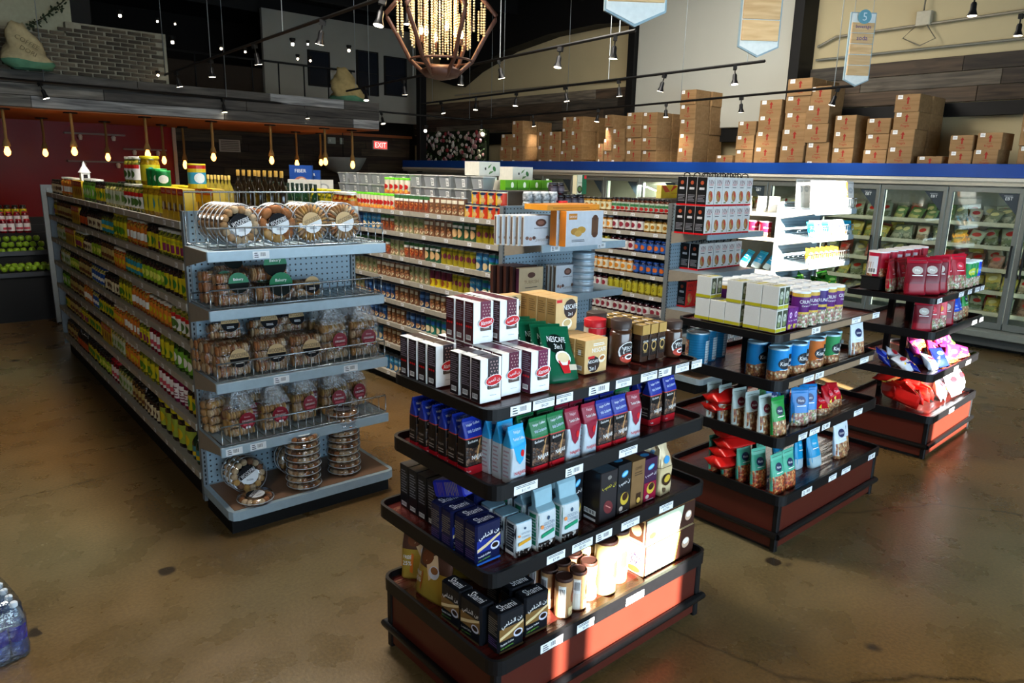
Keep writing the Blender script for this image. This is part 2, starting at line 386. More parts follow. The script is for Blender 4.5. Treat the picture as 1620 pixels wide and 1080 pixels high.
# conduits, junction box and cable on the beige wall
cg = m('8f8a7a', .5, .3)
def conduit(pts, label, r=.02):
    MB().tube(pts, r, cg, 6).build('conduit', label=label, category='pipe')
conduit([(11.84, 6.2, 3.98), (11.84, -2, 4.0)], 'long grey conduit running just above the brown plank band')
conduit([(11.84, 6.2, 4.18), (11.84, 5.9, 4.3), (11.84, 4.6, 4.32), (11.84, -2, 4.42)], 'upper grey conduit bending past the wall junction box')
conduit([(11.84, 16, 4.02), (11.84, 9.9, 3.98)], 'beige conduit above planks behind the hanging spotlights')
jb = MB().rbox(11.78, 11.88, 4.52, 4.72, 4.3, 4.5, m('b9b4a0', .6), .01).build('junction_box', label='square pale junction box on the beige wall above the cartons', category='electrical box')
MB().tube([(11.77, 4.62, 4.5), (11.76, 4.6, 5.0), (11.76, 4.66, 5.4), (11.76, 4.6, 5.8)], .012, cg).build('cable', jb)
MB().tube([(11.77, 4.7, 4.3), (11.75, 4.85, 4.15), (11.75, 4.6, 4.02), (11.75, 4.4, 4.1), (11.77, 4.55, 4.3)], .01, cg).build('loose_cable', jb)
# ---- mezzanine with plank fascia, brick parapet and lit underside
MZ = 13.0
mez = struct('trim_17', MB().box(-3.9, 7.72, MZ, 16.5, 2.86, 3.34, DK).box(-3.9, 7.72, MZ + .02, 16.4, 2.84, 2.86, m('a8663f', .8)))
PG = [wood('barn_grey', '46474a', '8d8f90', 0, 3), wood('barn_dark', '1e1d1c', '4a4744', 0, 3), wood('barn_mid', '34322f', '6c6963', 0, 3)]
plank_band(mez, MZ, -3.9, 7.74, 2.86, 3.36, 3, 12, PG, .04, 'x', 1.4, 3.0)
plank_band(mez, MZ, -3.9, 1.6, 3.36, 3.50, 1, 14, PG, .06, 'x', 1.4, 3.0)
bw = struct('wall_parapet', MB().box(2.50, 3.9, MZ + .10, MZ + .25, 3.36, 4.13, m('8f8b7a', .95, n=.4, s=14, bump=.5)).box(1.6, 2.50, MZ + .10, MZ + .25, 3.36, 3.96, m('8f8b7a', .95, n=.4, s=14, bump=.5)).box(-3.9, 1.6, MZ + .1, MZ + .25, 3.36, 3.96, m('8b8676', .9)))
brk = wood('old_brick', '332b22', '6d6453', 0, 9, .9, .5)
bme = MB().rbox(-.094, .094, -.03, .0, -.024, .024, brk, .006).mesh('brick')
rr = random.Random(5)
for k in range(12):
    for j in range(12):
        x = 1.42 + j * .212 + (.106 if k % 2 else 0)
        if x > 3.79: continue
        if k == 11 and x < 2.6: continue
        if k == 10 and x < 2.45: continue
        if k == 9 and x < 2.1: continue
        o = bpy.data.objects.new('brick', bme); place(o, bw, (x + rr.uniform(-.006, .006), MZ + .10 - rr.uniform(-.006, .01), 3.40 + k * .0615)); o.rotation_euler = (0, rr.uniform(-.015, .015), 0)
# pale render above the bricks, black recess
struct('wall_upper', MB().box(-3.9, 2.62, MZ + .26, MZ + .4, 3.9, 5.9, m('a3a28a', .9)))
struct('trim_18', MB().box(2.62, 2.92, MZ + .4, MZ + .6, 3.36, 5.9, DK))
# leafy garland on the pale render
gb = MB().tube([(2.05, MZ + .08, 4.02), (2.2, MZ + .08, 4.12), (2.4, MZ + .08, 4.3), (2.6, MZ + .08, 4.5)], .008, m('2a2a1c', .8))
for k in range(70):
    t_ = rr.random(); x = 2.02 + .6 * t_; z = 4.0 + .5 * t_ ** 1.3 + rr.uniform(-.05, .05); y = MZ + .06 + rr.uniform(-.03, .03); q = rr.uniform(.02, .04); a = rr.uniform(0, 6.28)
    gb.add([(x, y, z), (x + q * math.cos(a), y - .01, z + q * math.sin(a)), (x + 1.6 * q * math.cos(a + .5), y, z + 1.6 * q * math.sin(a + .5)), (x + q * math.cos(a + 1), y + .01, z + q * math.sin(a + 1))], [(0, 1, 2, 3)], m('23301c', .7))
gb.build('ivy_garland', label='dark leafy garland climbing over the brick parapet', category='garland', kind='stuff')
# burlap sacks on the mezzanine
def sack(name, label, c, w_, h_, seed, mats):
    r = random.Random(seed); b = MB(); n = 18; K = 12; vs = []
    for j in range(K + 1):
        t_ = j / K; rad = (1 - .72 * t_ ** 1.5) * (1 if t_ > .06 else .75)
        for i in range(n):
            a = 2 * math.pi * i / n; q = rad * (1 + .16 * math.sin(a * 3 + j * .9 + seed) + r.uniform(-.07, .07))
            vs.append((w_ / 2 * q * math.cos(a) - w_ * .18 * t_, .22 * q * math.sin(a), h_ * (t_ + .03 * math.sin(3 * a + seed) * (t_ > 0))))
    fs = [(j * n + i, j * n + (i + 1) % n, (j + 1) * n + (i + 1) % n, (j + 1) * n + i) for j in range(K) for i in range(n)] + [tuple(range(K * n, K * n + n))]
    ms = [mats[1] if (f[0] // n) < 2 else mats[0] for f in fs]
    b.add(vs, fs, ms, True); return b.build(name, loc=c, label=label, category='sack')
burl = m('b0a27c', .95, n=.35, s=14, bump=.6); grn = m('4f7d62', .9, n=.4, s=10)
s1 = sack('burlap_sack', 'pale burlap coffee sack slumped against the brick parapet', (1.93, MZ - .26, 3.37), .62, .60, 2, (burl, grn))
q = MB(); S = plane_surf((-.2, -.24, .08), (.34, 0, 0), (0, .05, .34)); art(q, S, [('t', 'COFFEE', .5, .75, .18, m('6d6448', .9), .9, -.5), ('t', 'DORI', .5, .4, .18, m('6d6448', .9), .7, -.5)]); q.build('faded_print', s1)
s2 = sack('burlap_sack', 'crumpled tan burlap sack lying on the mezzanine end', (7.25, MZ + .25, 3.345), .72, .62, 6, (m('9c8a5e', .95, n=.35, s=14, bump=.6), grn))
# upstairs room seen above the mezzanine
struct('wall_upstairs', MB().box(3.9, 11.4, 17.2, 17.3, 3.36, 4.3, m('2c231a', .8)).box(7.2, 11.6, 17.1, 17.2, 3.3, 5.6, m('96968e', .85, n=.1, s=2)))
rl = empty('mezzanine_railing', (0, 0, 0), label='dark metal railing along the mezzanine edge behind the bricks', category='railing')
MB().tube([(3.95, 13.6, 3.98), (7.6, 13.6, 3.98)], .02, BLK).build('handrail', rl)
for k in range(8): MB().tube([(4.0 + k * .5, 13.6, 3.36), (4.0 + k * .5, 13.6, 3.98)], .014, BLK).build('post', rl)
for i, (x, z, w_, h_, lb) in enumerate(((8.3, 4.05, .5, .75, 'unlit dark window high on the grey upstairs wall'), (9.6, 3.95, .55, 1.0, 'tall dark window beside the black column upstairs'), (10.4, 4.0, .6, .9, 'narrow upstairs window half behind the black column'))):
    f = empty('window_%d' % (i + 1), (x, 17.08, z), kind='structure')
    MB().box(0, w_, -.03, .02, 0, h_, m('20242c', .15)).build('pane', f)
    MB().box(-.03, 0, -.05, .02, -.03, h_ + .03, BLK).box(w_, w_ + .03, -.05, .02, -.03, h_ + .03, BLK).box(0, w_, -.05, .02, h_, h_ + .03, BLK).box(0, w_, -.05, .02, -.03, 0, BLK).box(0, w_, -.04, .01, h_ * .5, h_ * .5 + .02, BLK).build('window_frame', f)
struct('column', MB().rbox(10.75, 10.95, 16.0, 16.2, 0, 5.9, BLK, .02))
# ---- red wall and dark planked back wall under the mezzanine
redw = struct('wall_red', MB().box(-3.9, 4.85, 16.4, 16.5, 0, 2.95, m('780c0a', .3, n=.18, s=2)).box(4.85, 4.92, 16.36, 16.5, 0, 2.95, m('a9a49a', .6)))
for _mt in redw.data.materials: _mt.node_tree.nodes['Principled BSDF'].inputs['Specular IOR Level'].default_value = .12
wd = struct('wall_dark', MB().box(4.92, 11.9, 18.0, 18.1, 0, 3.4, m('120e0b', .8)))
plank_band(wd, 18.0, 4.92, 11.7, 1.5, 3.0, 8, 22, [wood('char_a', '17110d', '33271e', 0, 3), wood('char_b', '221a14', '46382c', 0, 3), wood('char_c', '2c241c', '4e4232', 0, 3)], .03, 'x', 1.2, 2.4)
struct('trim_19', MB().box(4.92, 11.9, 17.9, 18.0, 2.95, 3.02, m('9c5a36', .8)))
struct('trim_20', MB().box(7.72, 7.78, 13.05, 16.5, 2.84, 2.92, m('9c5a36', .8)))
for i, (x0, x1, z, lb) in enumerate(((2.9, 3.95, 2.62, 'upper slim ledge with two small lamps on the red wall'), (3.9, 4.7, 2.36, 'slim ledge with lamps beside the edge of the red wall'), (2.9, 4.0, 2.1, 'lowest slim ledge with small lamps on the red wall'))):
    e = empty('lamp_ledge', (x0, 16.4, z), label=lb, category='ledge')
    MB().box(0, x1 - x0, -.1, 0, 0, .03, m('7a6a62', .4)).build('board', e)
    for k in (.25, .8): MB().lathe([(.03, -.1), (.045, -.03), (.02, 0)], m('d8d4cc', .4), 8, k * (x1 - x0), -.05).build('lamp_cup', e)
v = empty('wall_vent', (6.35, 17.95, 2.42), label='white slotted air vent on the dark planked back wall', category='vent')
MB().box(0, .5, -.03, 0, 0, .28, m('b8ab9a', .6)).build('frame', v)
for k in range(6): MB().box(.04, .46, -.05, -.03, .03 + k * .04, .05 + k * .04, m('6b6056', .6)).build('slat', v)
ex = MB().rbox(0, .46, -.06, 0, 0, .24, m('c8c4c0', .5), .01).build('exit_sign', loc=(10.47, 17.93, 2.62), label='small glowing red EXIT sign on the dark planked wall', category='exit sign')
q = MB().box(.03, .43, -.064, -.06, .03, .21, glow('exit_red', (1, .06, .05), 2.2)); S = plane_surf((.03, -.064, .03), (.4, 0, 0), (0, 0, .18), .002); art(q, S, [('t', 'EXIT', .5, .5, .72, glow('exit_text', (1, .75, .7), 1.6), .85)]); q.build('lettering', ex)
for x, z, lb in ((9.15, 2.72, 'white wall switch plate beside the EXIT sign'), (9.5, 2.72, 'narrow white switch plate nearest the EXIT sign')):
    p_ = MB().rbox(0, .22 if x < 9.3 else .1, -.03, 0, 0, .16, m('a9b0a6', .5), .008).build('switch_plate', loc=(x, 17.93, z), label=lb, category='switch'); MB().box(.04, .07, -.04, -.03, .05, .11, m('e0e0d8', .4)).build('toggle', p_)
lbx = MB().lathe([(.12, 0), (.42, .12), (.55, .34), (.58, .42), (.52, .42), (.4, .2), (.1, .1)], m('8a9190', .4), 20).build('bowl_lamp', loc=(9.2, 17.2, 1.95), label='big pale bowl lamp hanging in front of the dark back wall', category='lamp')
MB().tube([(0, 0, .1), (0, 0, 3.95)], .012, BLK).build('hanging_rod', lbx)
# flower wall panel
fp = MB().box(0, .08, 0, 2.85, 0, .86, m('16210f', .9)).build('flower_panel', loc=(11.35, 14.05, 2.22), label='panel of white and pink artificial flowers on dark foliage above the freezers', category='flower panel')
q = MB(); r = random.Random(9)
for k in range(420):
    y, z = r.uniform(0, 2.85), r.uniform(0, .86); s_ = r.uniform(.03, .06); a = r.uniform(0, 6)
    q.add([(-.01, y, z), (-.05, y + s_ * math.cos(a), z + s_ * math.sin(a)), (-.02, y + 1.5 * s_ * math.cos(a + .4), z + 1.5 * s_ * math.sin(a + .4)), (-.05, y + s_ * math.cos(a + .9), z + s_ * math.sin(a + .9))], [(0, 1, 2, 3)], m(r.choice(('24401f', '1b3018', '38562b')), .7))
q.build('foliage', fp)
fl = [MB().lathe([(.0, 0), (.03, .012), (.05, .0), (.034, .03), (.0, .02)], m(c_, .8), 7, cap=False).mesh('blossom') for c_ in ('c9c6c0', 'b98f94', '8f3038', 'a8a894')]
for k in range(150):
    o = bpy.data.objects.new('blossom', fl[r.choice((0, 0, 0, 1, 1, 2, 3))]); place(o, fp, (-.05, r.uniform(.05, 2.8), r.uniform(.05, .82))); o.rotation_euler = (r.uniform(-.4, .4), -1.57, 0); s_ = r.uniform(.7, 1.3); o.scale = (s_, s_, s_)
# ---- chandelier
ch = empty('chandelier', (4.36, 6.12, 0), label='large diamond-shaped chandelier with bead strings and warm bulbs', category='chandelier')
brz = m('47291d', .5, .3, n=.3, s=8)
def rib(a, rs=1.0):
    pts = [(.0, 3.0), (.14, 3.0), (.30, 3.14), (.42, 3.36), (.52, 3.52), (.53, 3.56), (.42, 3.68), (.25, 3.85), (.14, 4.1), (.10, 4.4)]
    return MB().tube([(math.cos(a) * r_ * rs, math.sin(a) * r_ * rs, z) for r_, z in pts], .022, brz, 6)
for k in range(6): rib(math.radians(-41 + 60 * k)).build('arm', ch)
MB().lathe([(.02, 2.96), (.16, 2.99), (.2, 3.05), (.12, 3.09)], brz, 16).build('bottom_dish', ch)
MB().tube([(math.cos(a * .2618) * .3, math.sin(a * .2618) * .3, 3.14) for a in range(25)], .012, brz, 5).build('lower_ring', ch)
bead = m('d9c49a', .25, .2); 
bd = {}
for ring, (rad, cnt) in enumerate(((.16, 12), (.28, 18), (.42, 20))):
    top = 4.2 - rad * 1.3; bot = 3.06 + rad * .75
    q = MB(); z = 0
    while z < top - bot: q.ball((0, 0, z), .011, bead, 5, 4); z += .024
    me = q.mesh('bead_string')
    for k in range(cnt):
        a = 2 * math.pi * (k + .3 * ring) / cnt; place(bpy.data.objects.new('bead_string', me), ch, (rad * math.cos(a), rad * math.sin(a), bot))
bulb = glow('warm_bulb', (1, .62, .25), 30)
for k in range(6):
    a = math.radians(10 + 60 * k); x, y = .2 * math.cos(a), .2 * math.sin(a)
    for z in ((3.36, 3.86) if k % 2 else (3.40, 3.8)):
        c_ = MB().cyl(x, y, z - .08, z - .02, .012, brz, 8).build('candle_holder', ch)
        MB().lathe([(.008, z - .02), (.02, z + .01), (.016, z + .04), (.002, z + .075)], bulb, 8, x, y).build('bulb', c_)
lamp('chandelier_light', 'POINT', (4.36, 6.12, 3.6), 38, (1, .68, .36), shadow_soft_size=.12)
MB().tube([(0, 0, 4.4), (0, 0, 5.9)], .015, BLK).build('chain', ch)
# ---- pendant bulbs under the mezzanine
rope = m('8a6a3c', .9, n=.3, s=60, bump=.4); amber = glow('amber_bulb', (1, .42, .08), 9)
pr = empty('pendant_lamp', link=False, category='pendant lamp', group='rope pendant lamps under the mezzanine')
MB().cyl(0, 0, .62, .65, .10, BLK, 12).build('ceiling_rose', pr, link=False)
MB().tube([(0, 0, .16), (.004, 0, .4), (0, 0, .64)], .022, rope, 6).build('rope_cord', pr, link=False)
MB().lathe([(.024, .20), (.045, .14), (.055, .09), (.04, .085)], rope, 10).build('socket', pr, link=False)
MB().lathe([(.018, .09), (.034, .05), (.045, .01), (.036, -.03), (.01, -.055)], amber, 10).build('bulb', pr, link=False)
pend = [(12, 241, 13.2, 1), (118, 241, 13.2, 1), (234, 245, 13.2, 1), (338, 250, 13.2, 1), (430, 255, 13.2, 1), (515, 257, 13.2, 1), (72, 243, 15.4, 0), (171, 250, 15.4, 0), (260, 255, 15.4, 0), (293, 262, 15.8, 0), (470, 260, 15.2, 0), (508, 258, 15.2, 0), (558, 262, 13.3, 1)]
nf = nb = 0
for px, py, Y, fr in pend:
    c_ = PY(px, py, Y)
    if fr: nf += 1; lb = 'rope pendant with amber bulb, %s along the mezzanine edge from the apple stand' % ordn(nf)
    else: nb += 1; lb = 'rope pendant with amber bulb deeper under the mezzanine, %s from the apple stand' % ordn(nb)
    dup(pr, (c_.x, Y, c_.z), 0, lb, scale=(1, 1, (2.85 - c_.z) / .65))
for x in (2.4, 5.2): lamp('pendant_light', 'POINT', (x, 13.1, 2.1), 5, (1, .5, .18), shadow_soft_size=.1)
lamp('pendant_light', 'POINT', (7.2, 14.6, 2.2), 4, (1, .5, .18), shadow_soft_size=.1)
# ---- track lights
TR = [((250, 123), (640, -14), 3.5, [278, 333, 402, 511, 606]), ((548, 145), (1005, 50), 3.5, [579, 638, 731, 789, 887, 974]), ((665, 165), (1210, 98), 3.45, [697, 753, 817, 894, 979, 1052, 1163]), ((757, 190), (1351, 137), 3.3, [762, 843, 947, 1054, 1173, 1326]), ((0, 125), (757, 191), 3.2, [62, 352, 482, 603])]
head0 = empty('track_spotlight', link=False, category='spotlight')
MB().box(-.03, .03, -.02, .02, -.05, 0, BLK).tube([(0, 0, -.05), (0, 0, -.10)], .008, BLK).build('adapter', head0, link=False)
MB().lathe([(.02, -.10), (.028, -.12), (.028, -.17), (.045, -.215), (.05, -.225)], m('1c1c1e', .35, .5), 12).build('housing', head0, link=False)
MB().cyl(0, 0, -.228, -.222, .042, glow('spot_face', (1, .86, .62), 14), 12).build('lens', head0, link=False)
nm = ['over the mezzanine approach', 'below the chandelier', 'in the middle of the shop', 'nearest the freezers', 'in front of the plank fascia']
for i, (a, b_, z, hs) in enumerate(TR):
    A, B = P(*a, z), P(*b_, z)
    t = empty('light_track', (A.x, A.y, z), label='black lighting track %s on thin rods' % nm[i], category='light track')
    MB().tube([(0, 0, .01), (B.x - A.x, B.y - A.y, .01)], .018, BLK, 4).build('rail', t)
    for k, f in enumerate((.06, .36, .68, .97)):
        q = (B - A) * f; MB().tube([(q.x, q.y, .01), (q.x, q.y, 5.9 - z)], .006, m('9aa3a6', .4, .5), 4).build('suspension_rod', t)
    for k, hx in enumerate(hs):
        yy = a[1] + (b_[1] - a[1]) * (hx - a[0]) / (b_[0] - a[0]); q = P(hx, yy, z)
        o = dup(head0, q, RND.uniform(0, 6), 'track spotlight, %s from far end of the track %s' % (ordn(k + 1), nm[i]), 'spotlights on the tracks', tilt=(RND.uniform(-.25, .25), RND.uniform(-.25, .25)))
        if i in (1, 2, 3) or k % 2 == 0: lamp('spot_beam', 'SPOT', (q.x, q.y, q.z - .26), 34 if i < 4 else 14, (1, .86, .66), aim=(q.x + (1.6 if i in (2, 3) else .3), q.y + .1, 0), spot_size=math.radians(85), spot_blend=.8, shadow_soft_size=.04)
# big black spotlight top and another fitting
o = dup(head0, P(645, 0, 3.75), 0, 'single lit spotlight hanging in front of the chandelier', None, scale=1.0)
o = dup(head0, P(1544, -14, 3.75), 0, 'black cylinder spotlight near the top corner above the freezers', None, scale=.9)
o = dup(head0, P(1616, 22, 3.75), 0, 'black spotlight at the ceiling corner over the freezer doors', None, scale=.9)
# far ceiling lamps
r = random.Random(3)
for i, (px, py, s_) in enumerate(((190, 25, .045), (249, 34, .03), (277, 38, .03), (273, 67, .05), (350, 77, .04), (388, 82, .035), (463, 70, .055), (487, 70, .035), (471, 93, .04), (491, 96, .04), (552, 80, .05), (250, 119, .03), (673, 207, .05))):
    Y = 15.5 if i not in (11, 12) else 12.9
    c_ = PY(px, py, Y)
    MB().ball((0, 0, 0), s_ * .62, glow('far_lamp', (1, .8, .55) if i != 12 else (1, .8, .55), 22), 8, 6).lathe([(s_ * .5, s_ * .5), (s_ * 1.2, s_ * 1.6), (s_ * 1.2, s_ * 2.2)], BLK, 8).build('ceiling_lamp', loc=c_, label='small warm ceiling lamp, %s point of light in the dark ceiling' % ordn(i + 1), category='ceiling lamp', group='distant ceiling lamps')
# ---- hanging department signs
def sign(pts_px, depth, planks, label, texts=(), tip=None):
    d = ray(*tip); base = Vector((0, 0, H)) + d / d.dot(FV) * depth
    hd = math.atan2(-RV.x, RV.y)
    wd_, ht = pts_px
    t = empty('hanging_sign', base, math.radians(-38), label=label, category='sign')
    def outline(k): return [(-wd_ / 2 + k, .23 * wd_ * 2 * .5 + k * .6), (0, k * 1.3), (wd_ / 2 - k, .23 * wd_ * 2 * .5 + k * .6), (wd_ / 2 - k, ht - k), (-wd_ / 2 + k, ht - k)]
    def pr_(pts, y0, y1, mt):
        n = len(pts); b = MB(); b.add([(x, y0, z) for x, z in pts] + [(x, y1, z) for x, z in pts], [tuple(range(n)), tuple(range(2 * n - 1, n - 1, -1))] + [(i, n + i, n + (i + 1) % n, (i + 1) % n) for i in range(n)], mt); return b
    k_ = .5 * wd_ * .46 * 2
    pr_(outline(0), -.012, .012, m('9db4bd', .5)).build('backing_board', t)
    pr_(outline(.012), -.018, -.0125, m('eef2ee', .6)).build('white_face', t)
    z = .23 * wd_ + .05; hh = (ht - z - .1) / planks
    for i in range(planks):
        p_ = MB().rbox(-wd_ / 2 + .018, wd_ / 2 - .018, -.034, -.018, z + i * hh, z + (i + 1) * hh - .01, wood('sign_pine', 'd8ab74', 'f0cb94', 0, 5, .6, .1), .003).build('plank', t)
        for tx, j in texts:
            if j == i: q = MB(); art(q, plane_surf((-wd_ / 2, -.0345, z + i * hh), (wd_, 0, 0), (0, 0, hh)), [('t', tx, .5, .5, .42, m('3a2f86', .5), .6)]); q.build('lettering', p_)
    for x in (-wd_ / 2 + .04, wd_ / 2 - .04): MB().tube([(x, 0, ht), (x, 0, ht + 1.6)], .004, m('a8b0b0', .4), 4).build('wire', t)
    return t, ht
s3_, ht = sign((.29, .78), 8.2, 5, 'hanging pine sign lettered beverage and soda with a blue disc', (('beverage', 4), ('soda', 3)), (1352, 137))
q = MB().T if False else MB(); n = 18; pts = [(.075 * math.cos(2 * math.pi * i / n), -.04, ht - .05 + .075 * math.sin(2 * math.pi * i / n)) for i in range(n)]
q.add(pts + [(x, -.03, z) for x, y, z in pts], [tuple(range(n))] + [(i, n + i, n + (i + 1) % n, (i + 1) % n) for i in range(n)], m('6fa9ba', .5)); art(q, plane_surf((-.07, -.041, ht - .12), (.14, 0, 0), (0, 0, .14)), [('t', '5', .5, .5, .6, m('dceef2', .5))]); q.build('number_disc', s3_)
sign((.36, 1.1), 6.3, 5, 'hanging blank pine sign with pointed white tip, middle of the three', (), (1197, 91))
sign((.38, 1.1), 4.4, 4, 'closest hanging sign, only its pointed white tip and board end showing', (), (1003, 43))
# ---- freezers
FX = 10.7
fz = empty('freezer_cabinet', (0, 0, 0), label='long reach-in freezer cabinet with glass doors and blue band along the wall', category='freezer')
st = m('8f9692', .35, .55); ste = m('6b716e', .4, .5)
MB().box(FX + .05, 11.5, -1.5, 16.7, .0, .2, BLK).box(11.4, 11.5, -1.5, 16.7, .2, 2.1, m('d4d4c0', .6)).box(FX + .1, 11.5, -1.5, 16.7, 2.05, 2.1, st).build('body', fz)
MB().rbox(FX - .05, FX + .06, -1.5, 16.7, 2.171, 2.34, m('12408f', .35, n=.25, s=2), .006).build('header_band', label='long glossy blue header band running along the top of the freezers', category='sign board')
MB().box(FX - .03, FX + .10, -1.5, 16.7, 2.07, 2.17, m('aaa89a', .45, .3)).box(FX - .06, FX - .03, -1.5, 16.7, 2.125, 2.165, m('c4c2b6', .4)).build('header_rail', fz)
MB().rbox(FX - .28, FX + .05, -1.5, 16.7, .19, .27, m('8b928c', .3, .5), .012).box(FX - .12, FX + .05, -1.5, 16.7, .06, .19, m('4a4b48', .5)).build('bumper_sill', fz)
glass = film('freezer_glass', (.93, .97, .95), .05, .0, 5, .03)
frost = glow('freezer_tube', (.95, 1, .85), 1.2)
DW = .86; ndoor = 0
shelfm = m('c9c6b0', .5)
badge = m('27333b', .5)
for i in range(-2, 16):
    y0 = 3.56 - .86 + i * DW; y1 = y0 + DW - .01
    if y1 > 16.6 or y0 < .9: continue
    ndoor += 1
    d = empty('door', (FX, y0, 0), parent=fz)
    MB().rbox(-.05, .0, 0, .055, .28, 2.05, ste, .006).rbox(-.05, .0, y1 - y0 - .055, y1 - y0, .28, 2.05, ste, .006).box(-.05, 0, .05, y1 - y0 - .05, 1.99, 2.05, ste).box(-.05, 0, .05, y1 - y0 - .05, .28, .36, ste).build('frame', d)
    MB().box(-.03, -.022, .055, y1 - y0 - .055, .36, 1.99, glass).build('glass_pane', d)
    q = MB(); q.add([(-.032, .056, 1.985), (-.032, .056, 1.72), (-.032, .29, 1.985)], [(0, 1, 2)], badge)
    if y0 < 6.5:
        S = Surf(lambda u, v, dd: Vector((-.033 - dd, .27 - .2 * u, 1.86 + .11 * v)), .2, .11)
        art(q, S, [('t', 'FRESHNESS', .5, .85, .12, m('b8c2c6'), .8), ('t', 'EBT', .55, .55, .32, m('d8e0e2'), .6)])
    q.build('corner_sticker', d)
    MB().tube([(-.08, y1 - y0 - .1 if i % 2 else .03, .95), (-.09, y1 - y0 - .1 if i % 2 else .03, 1.0), (-.09, y1 - y0 - .1 if i % 2 else .03, 1.3), (-.08, y1 - y0 - .1 if i % 2 else .03, 1.35)], .012, BLK, 6).build('handle', d)
    tb = MB().box(.06, .09, .01, .03, .35, 1.98, frost).box(.06, .09, y1 - y0 - .03, y1 - y0 - .01, .35, 1.98, frost); tb.build('light_tube', d)
for k, z in enumerate((.45, .73, 1.02, 1.31, 1.6)):
    MB().box(FX + .14, 11.38, .9, 16.6, z - .012, z, shelfm).box(FX + .125, FX + .14, .9, 16.6, z - .04, z + .012, shelfm).build('shelf', fz)
lamp('freezer_light', 'AREA', (FX + .07, 8.7, 1.95), 340, (.95, 1, .86), aim=(FX + .5, 8.7, 0), shape='RECTANGLE', size=.08, size_y=15.6)
# ================================================================ fixtures
def tagset(o, label, cat, group=None, kind=None):
    o['label'] = label; o['category'] = cat
    if group: o['group'] = group
    if kind: o['kind'] = kind
    return o
def pegboard():
    mt, t, b = new('pegboard'); L = t.links
    v = nd(t, 'TexCoord'); sx = nd(t, 'SeparateXYZ'); L.new(v.outputs['Object'], sx.inputs[0])
    nrm = nd(t, 'NewGeometry'); sn = nd(t, 'SeparateXYZ'); L.new(nrm.outputs['Normal'], sn.inputs[0])
    ab = nd(t, 'Math', operation='ABSOLUTE'); L.new(sn.outputs[0], ab.inputs[0]); gt = nd(t, 'Math', operation='GREATER_THAN'); gt.inputs[1].default_value = .5; L.new(ab.outputs[0], gt.inputs[0])
    mxu = nd(t, 'Mix'); L.new(gt.outputs[0], mxu.inputs[0]); L.new(sx.outputs[0], mxu.inputs[2]); L.new(sx.outputs[1], mxu.inputs[3])
    def cell(src):
        a = nd(t, 'Math', operation='DIVIDE'); a.inputs[1].default_value = .036; L.new(src, a.inputs[0])
        f = nd(t, 'Math', operation='FRACT'); L.new(a.outputs[0], f.inputs[0]); s_ = nd(t, 'Math', operation='SUBTRACT'); s_.inputs[1].default_value = .5; L.new(f.outputs[0], s_.inputs[0])
        p_ = nd(t, 'Math', operation='POWER'); p_.inputs[1].default_value = 2; L.new(s_.outputs[0], p_.inputs[0]); return p_.outputs[0]
    ad = nd(t, 'Math', operation='ADD'); L.new(cell(mxu.outputs[0]), ad.inputs[0]); L.new(cell(sx.outputs[2]), ad.inputs[1])
    lt = nd(t, 'Math', operation='LESS_THAN'); lt.inputs[1].default_value = .026; L.new(ad.outputs[0], lt.inputs[0])
    mx = nd(t, 'MixRGB'); mx.inputs[1].default_value = (*lin('8fa6b4'), 1); mx.inputs[2].default_value = (*lin('10161a'), 1); L.new(lt.outputs[0], mx.inputs[0]); L.new(mx.outputs[0], b.inputs['Base Color'])
    b.inputs['Roughness'].default_value = .45; return mt
PEG = pegboard(); GREY = m('9fb3be', .4, .1); GREYD = m('6f767a', .45, .1); TAGM = m('e8eaec', .5); INK = m('30343a', .7); LIPW = m('a39d90', .5, n=.2)
WIRE = m('b8c0c4', .25, .8)
def price_tag(mb, x, y, z, w_=.09, h_=.03, price=None, axis='x', bar=True):
    # a tag on a face looking towards -Y (axis x) or -X (axis y)
    S = plane_surf((x, y, z), (w_, 0, 0), (0, 0, h_)) if axis == 'x' else plane_surf((x, y + w_, z), (0, -w_, 0), (0, 0, h_))
    art(mb, S, [('r', 0, 0, 1, 1, TAGM)] + ([('t', price, .5, .3, .36, INK, .5), ('l', .08, .62, .9, .95, 2, INK)] if price else [('l', .1, .1, .35, .9, 3, INK), ('b', .42, .1, .8, .9)]))
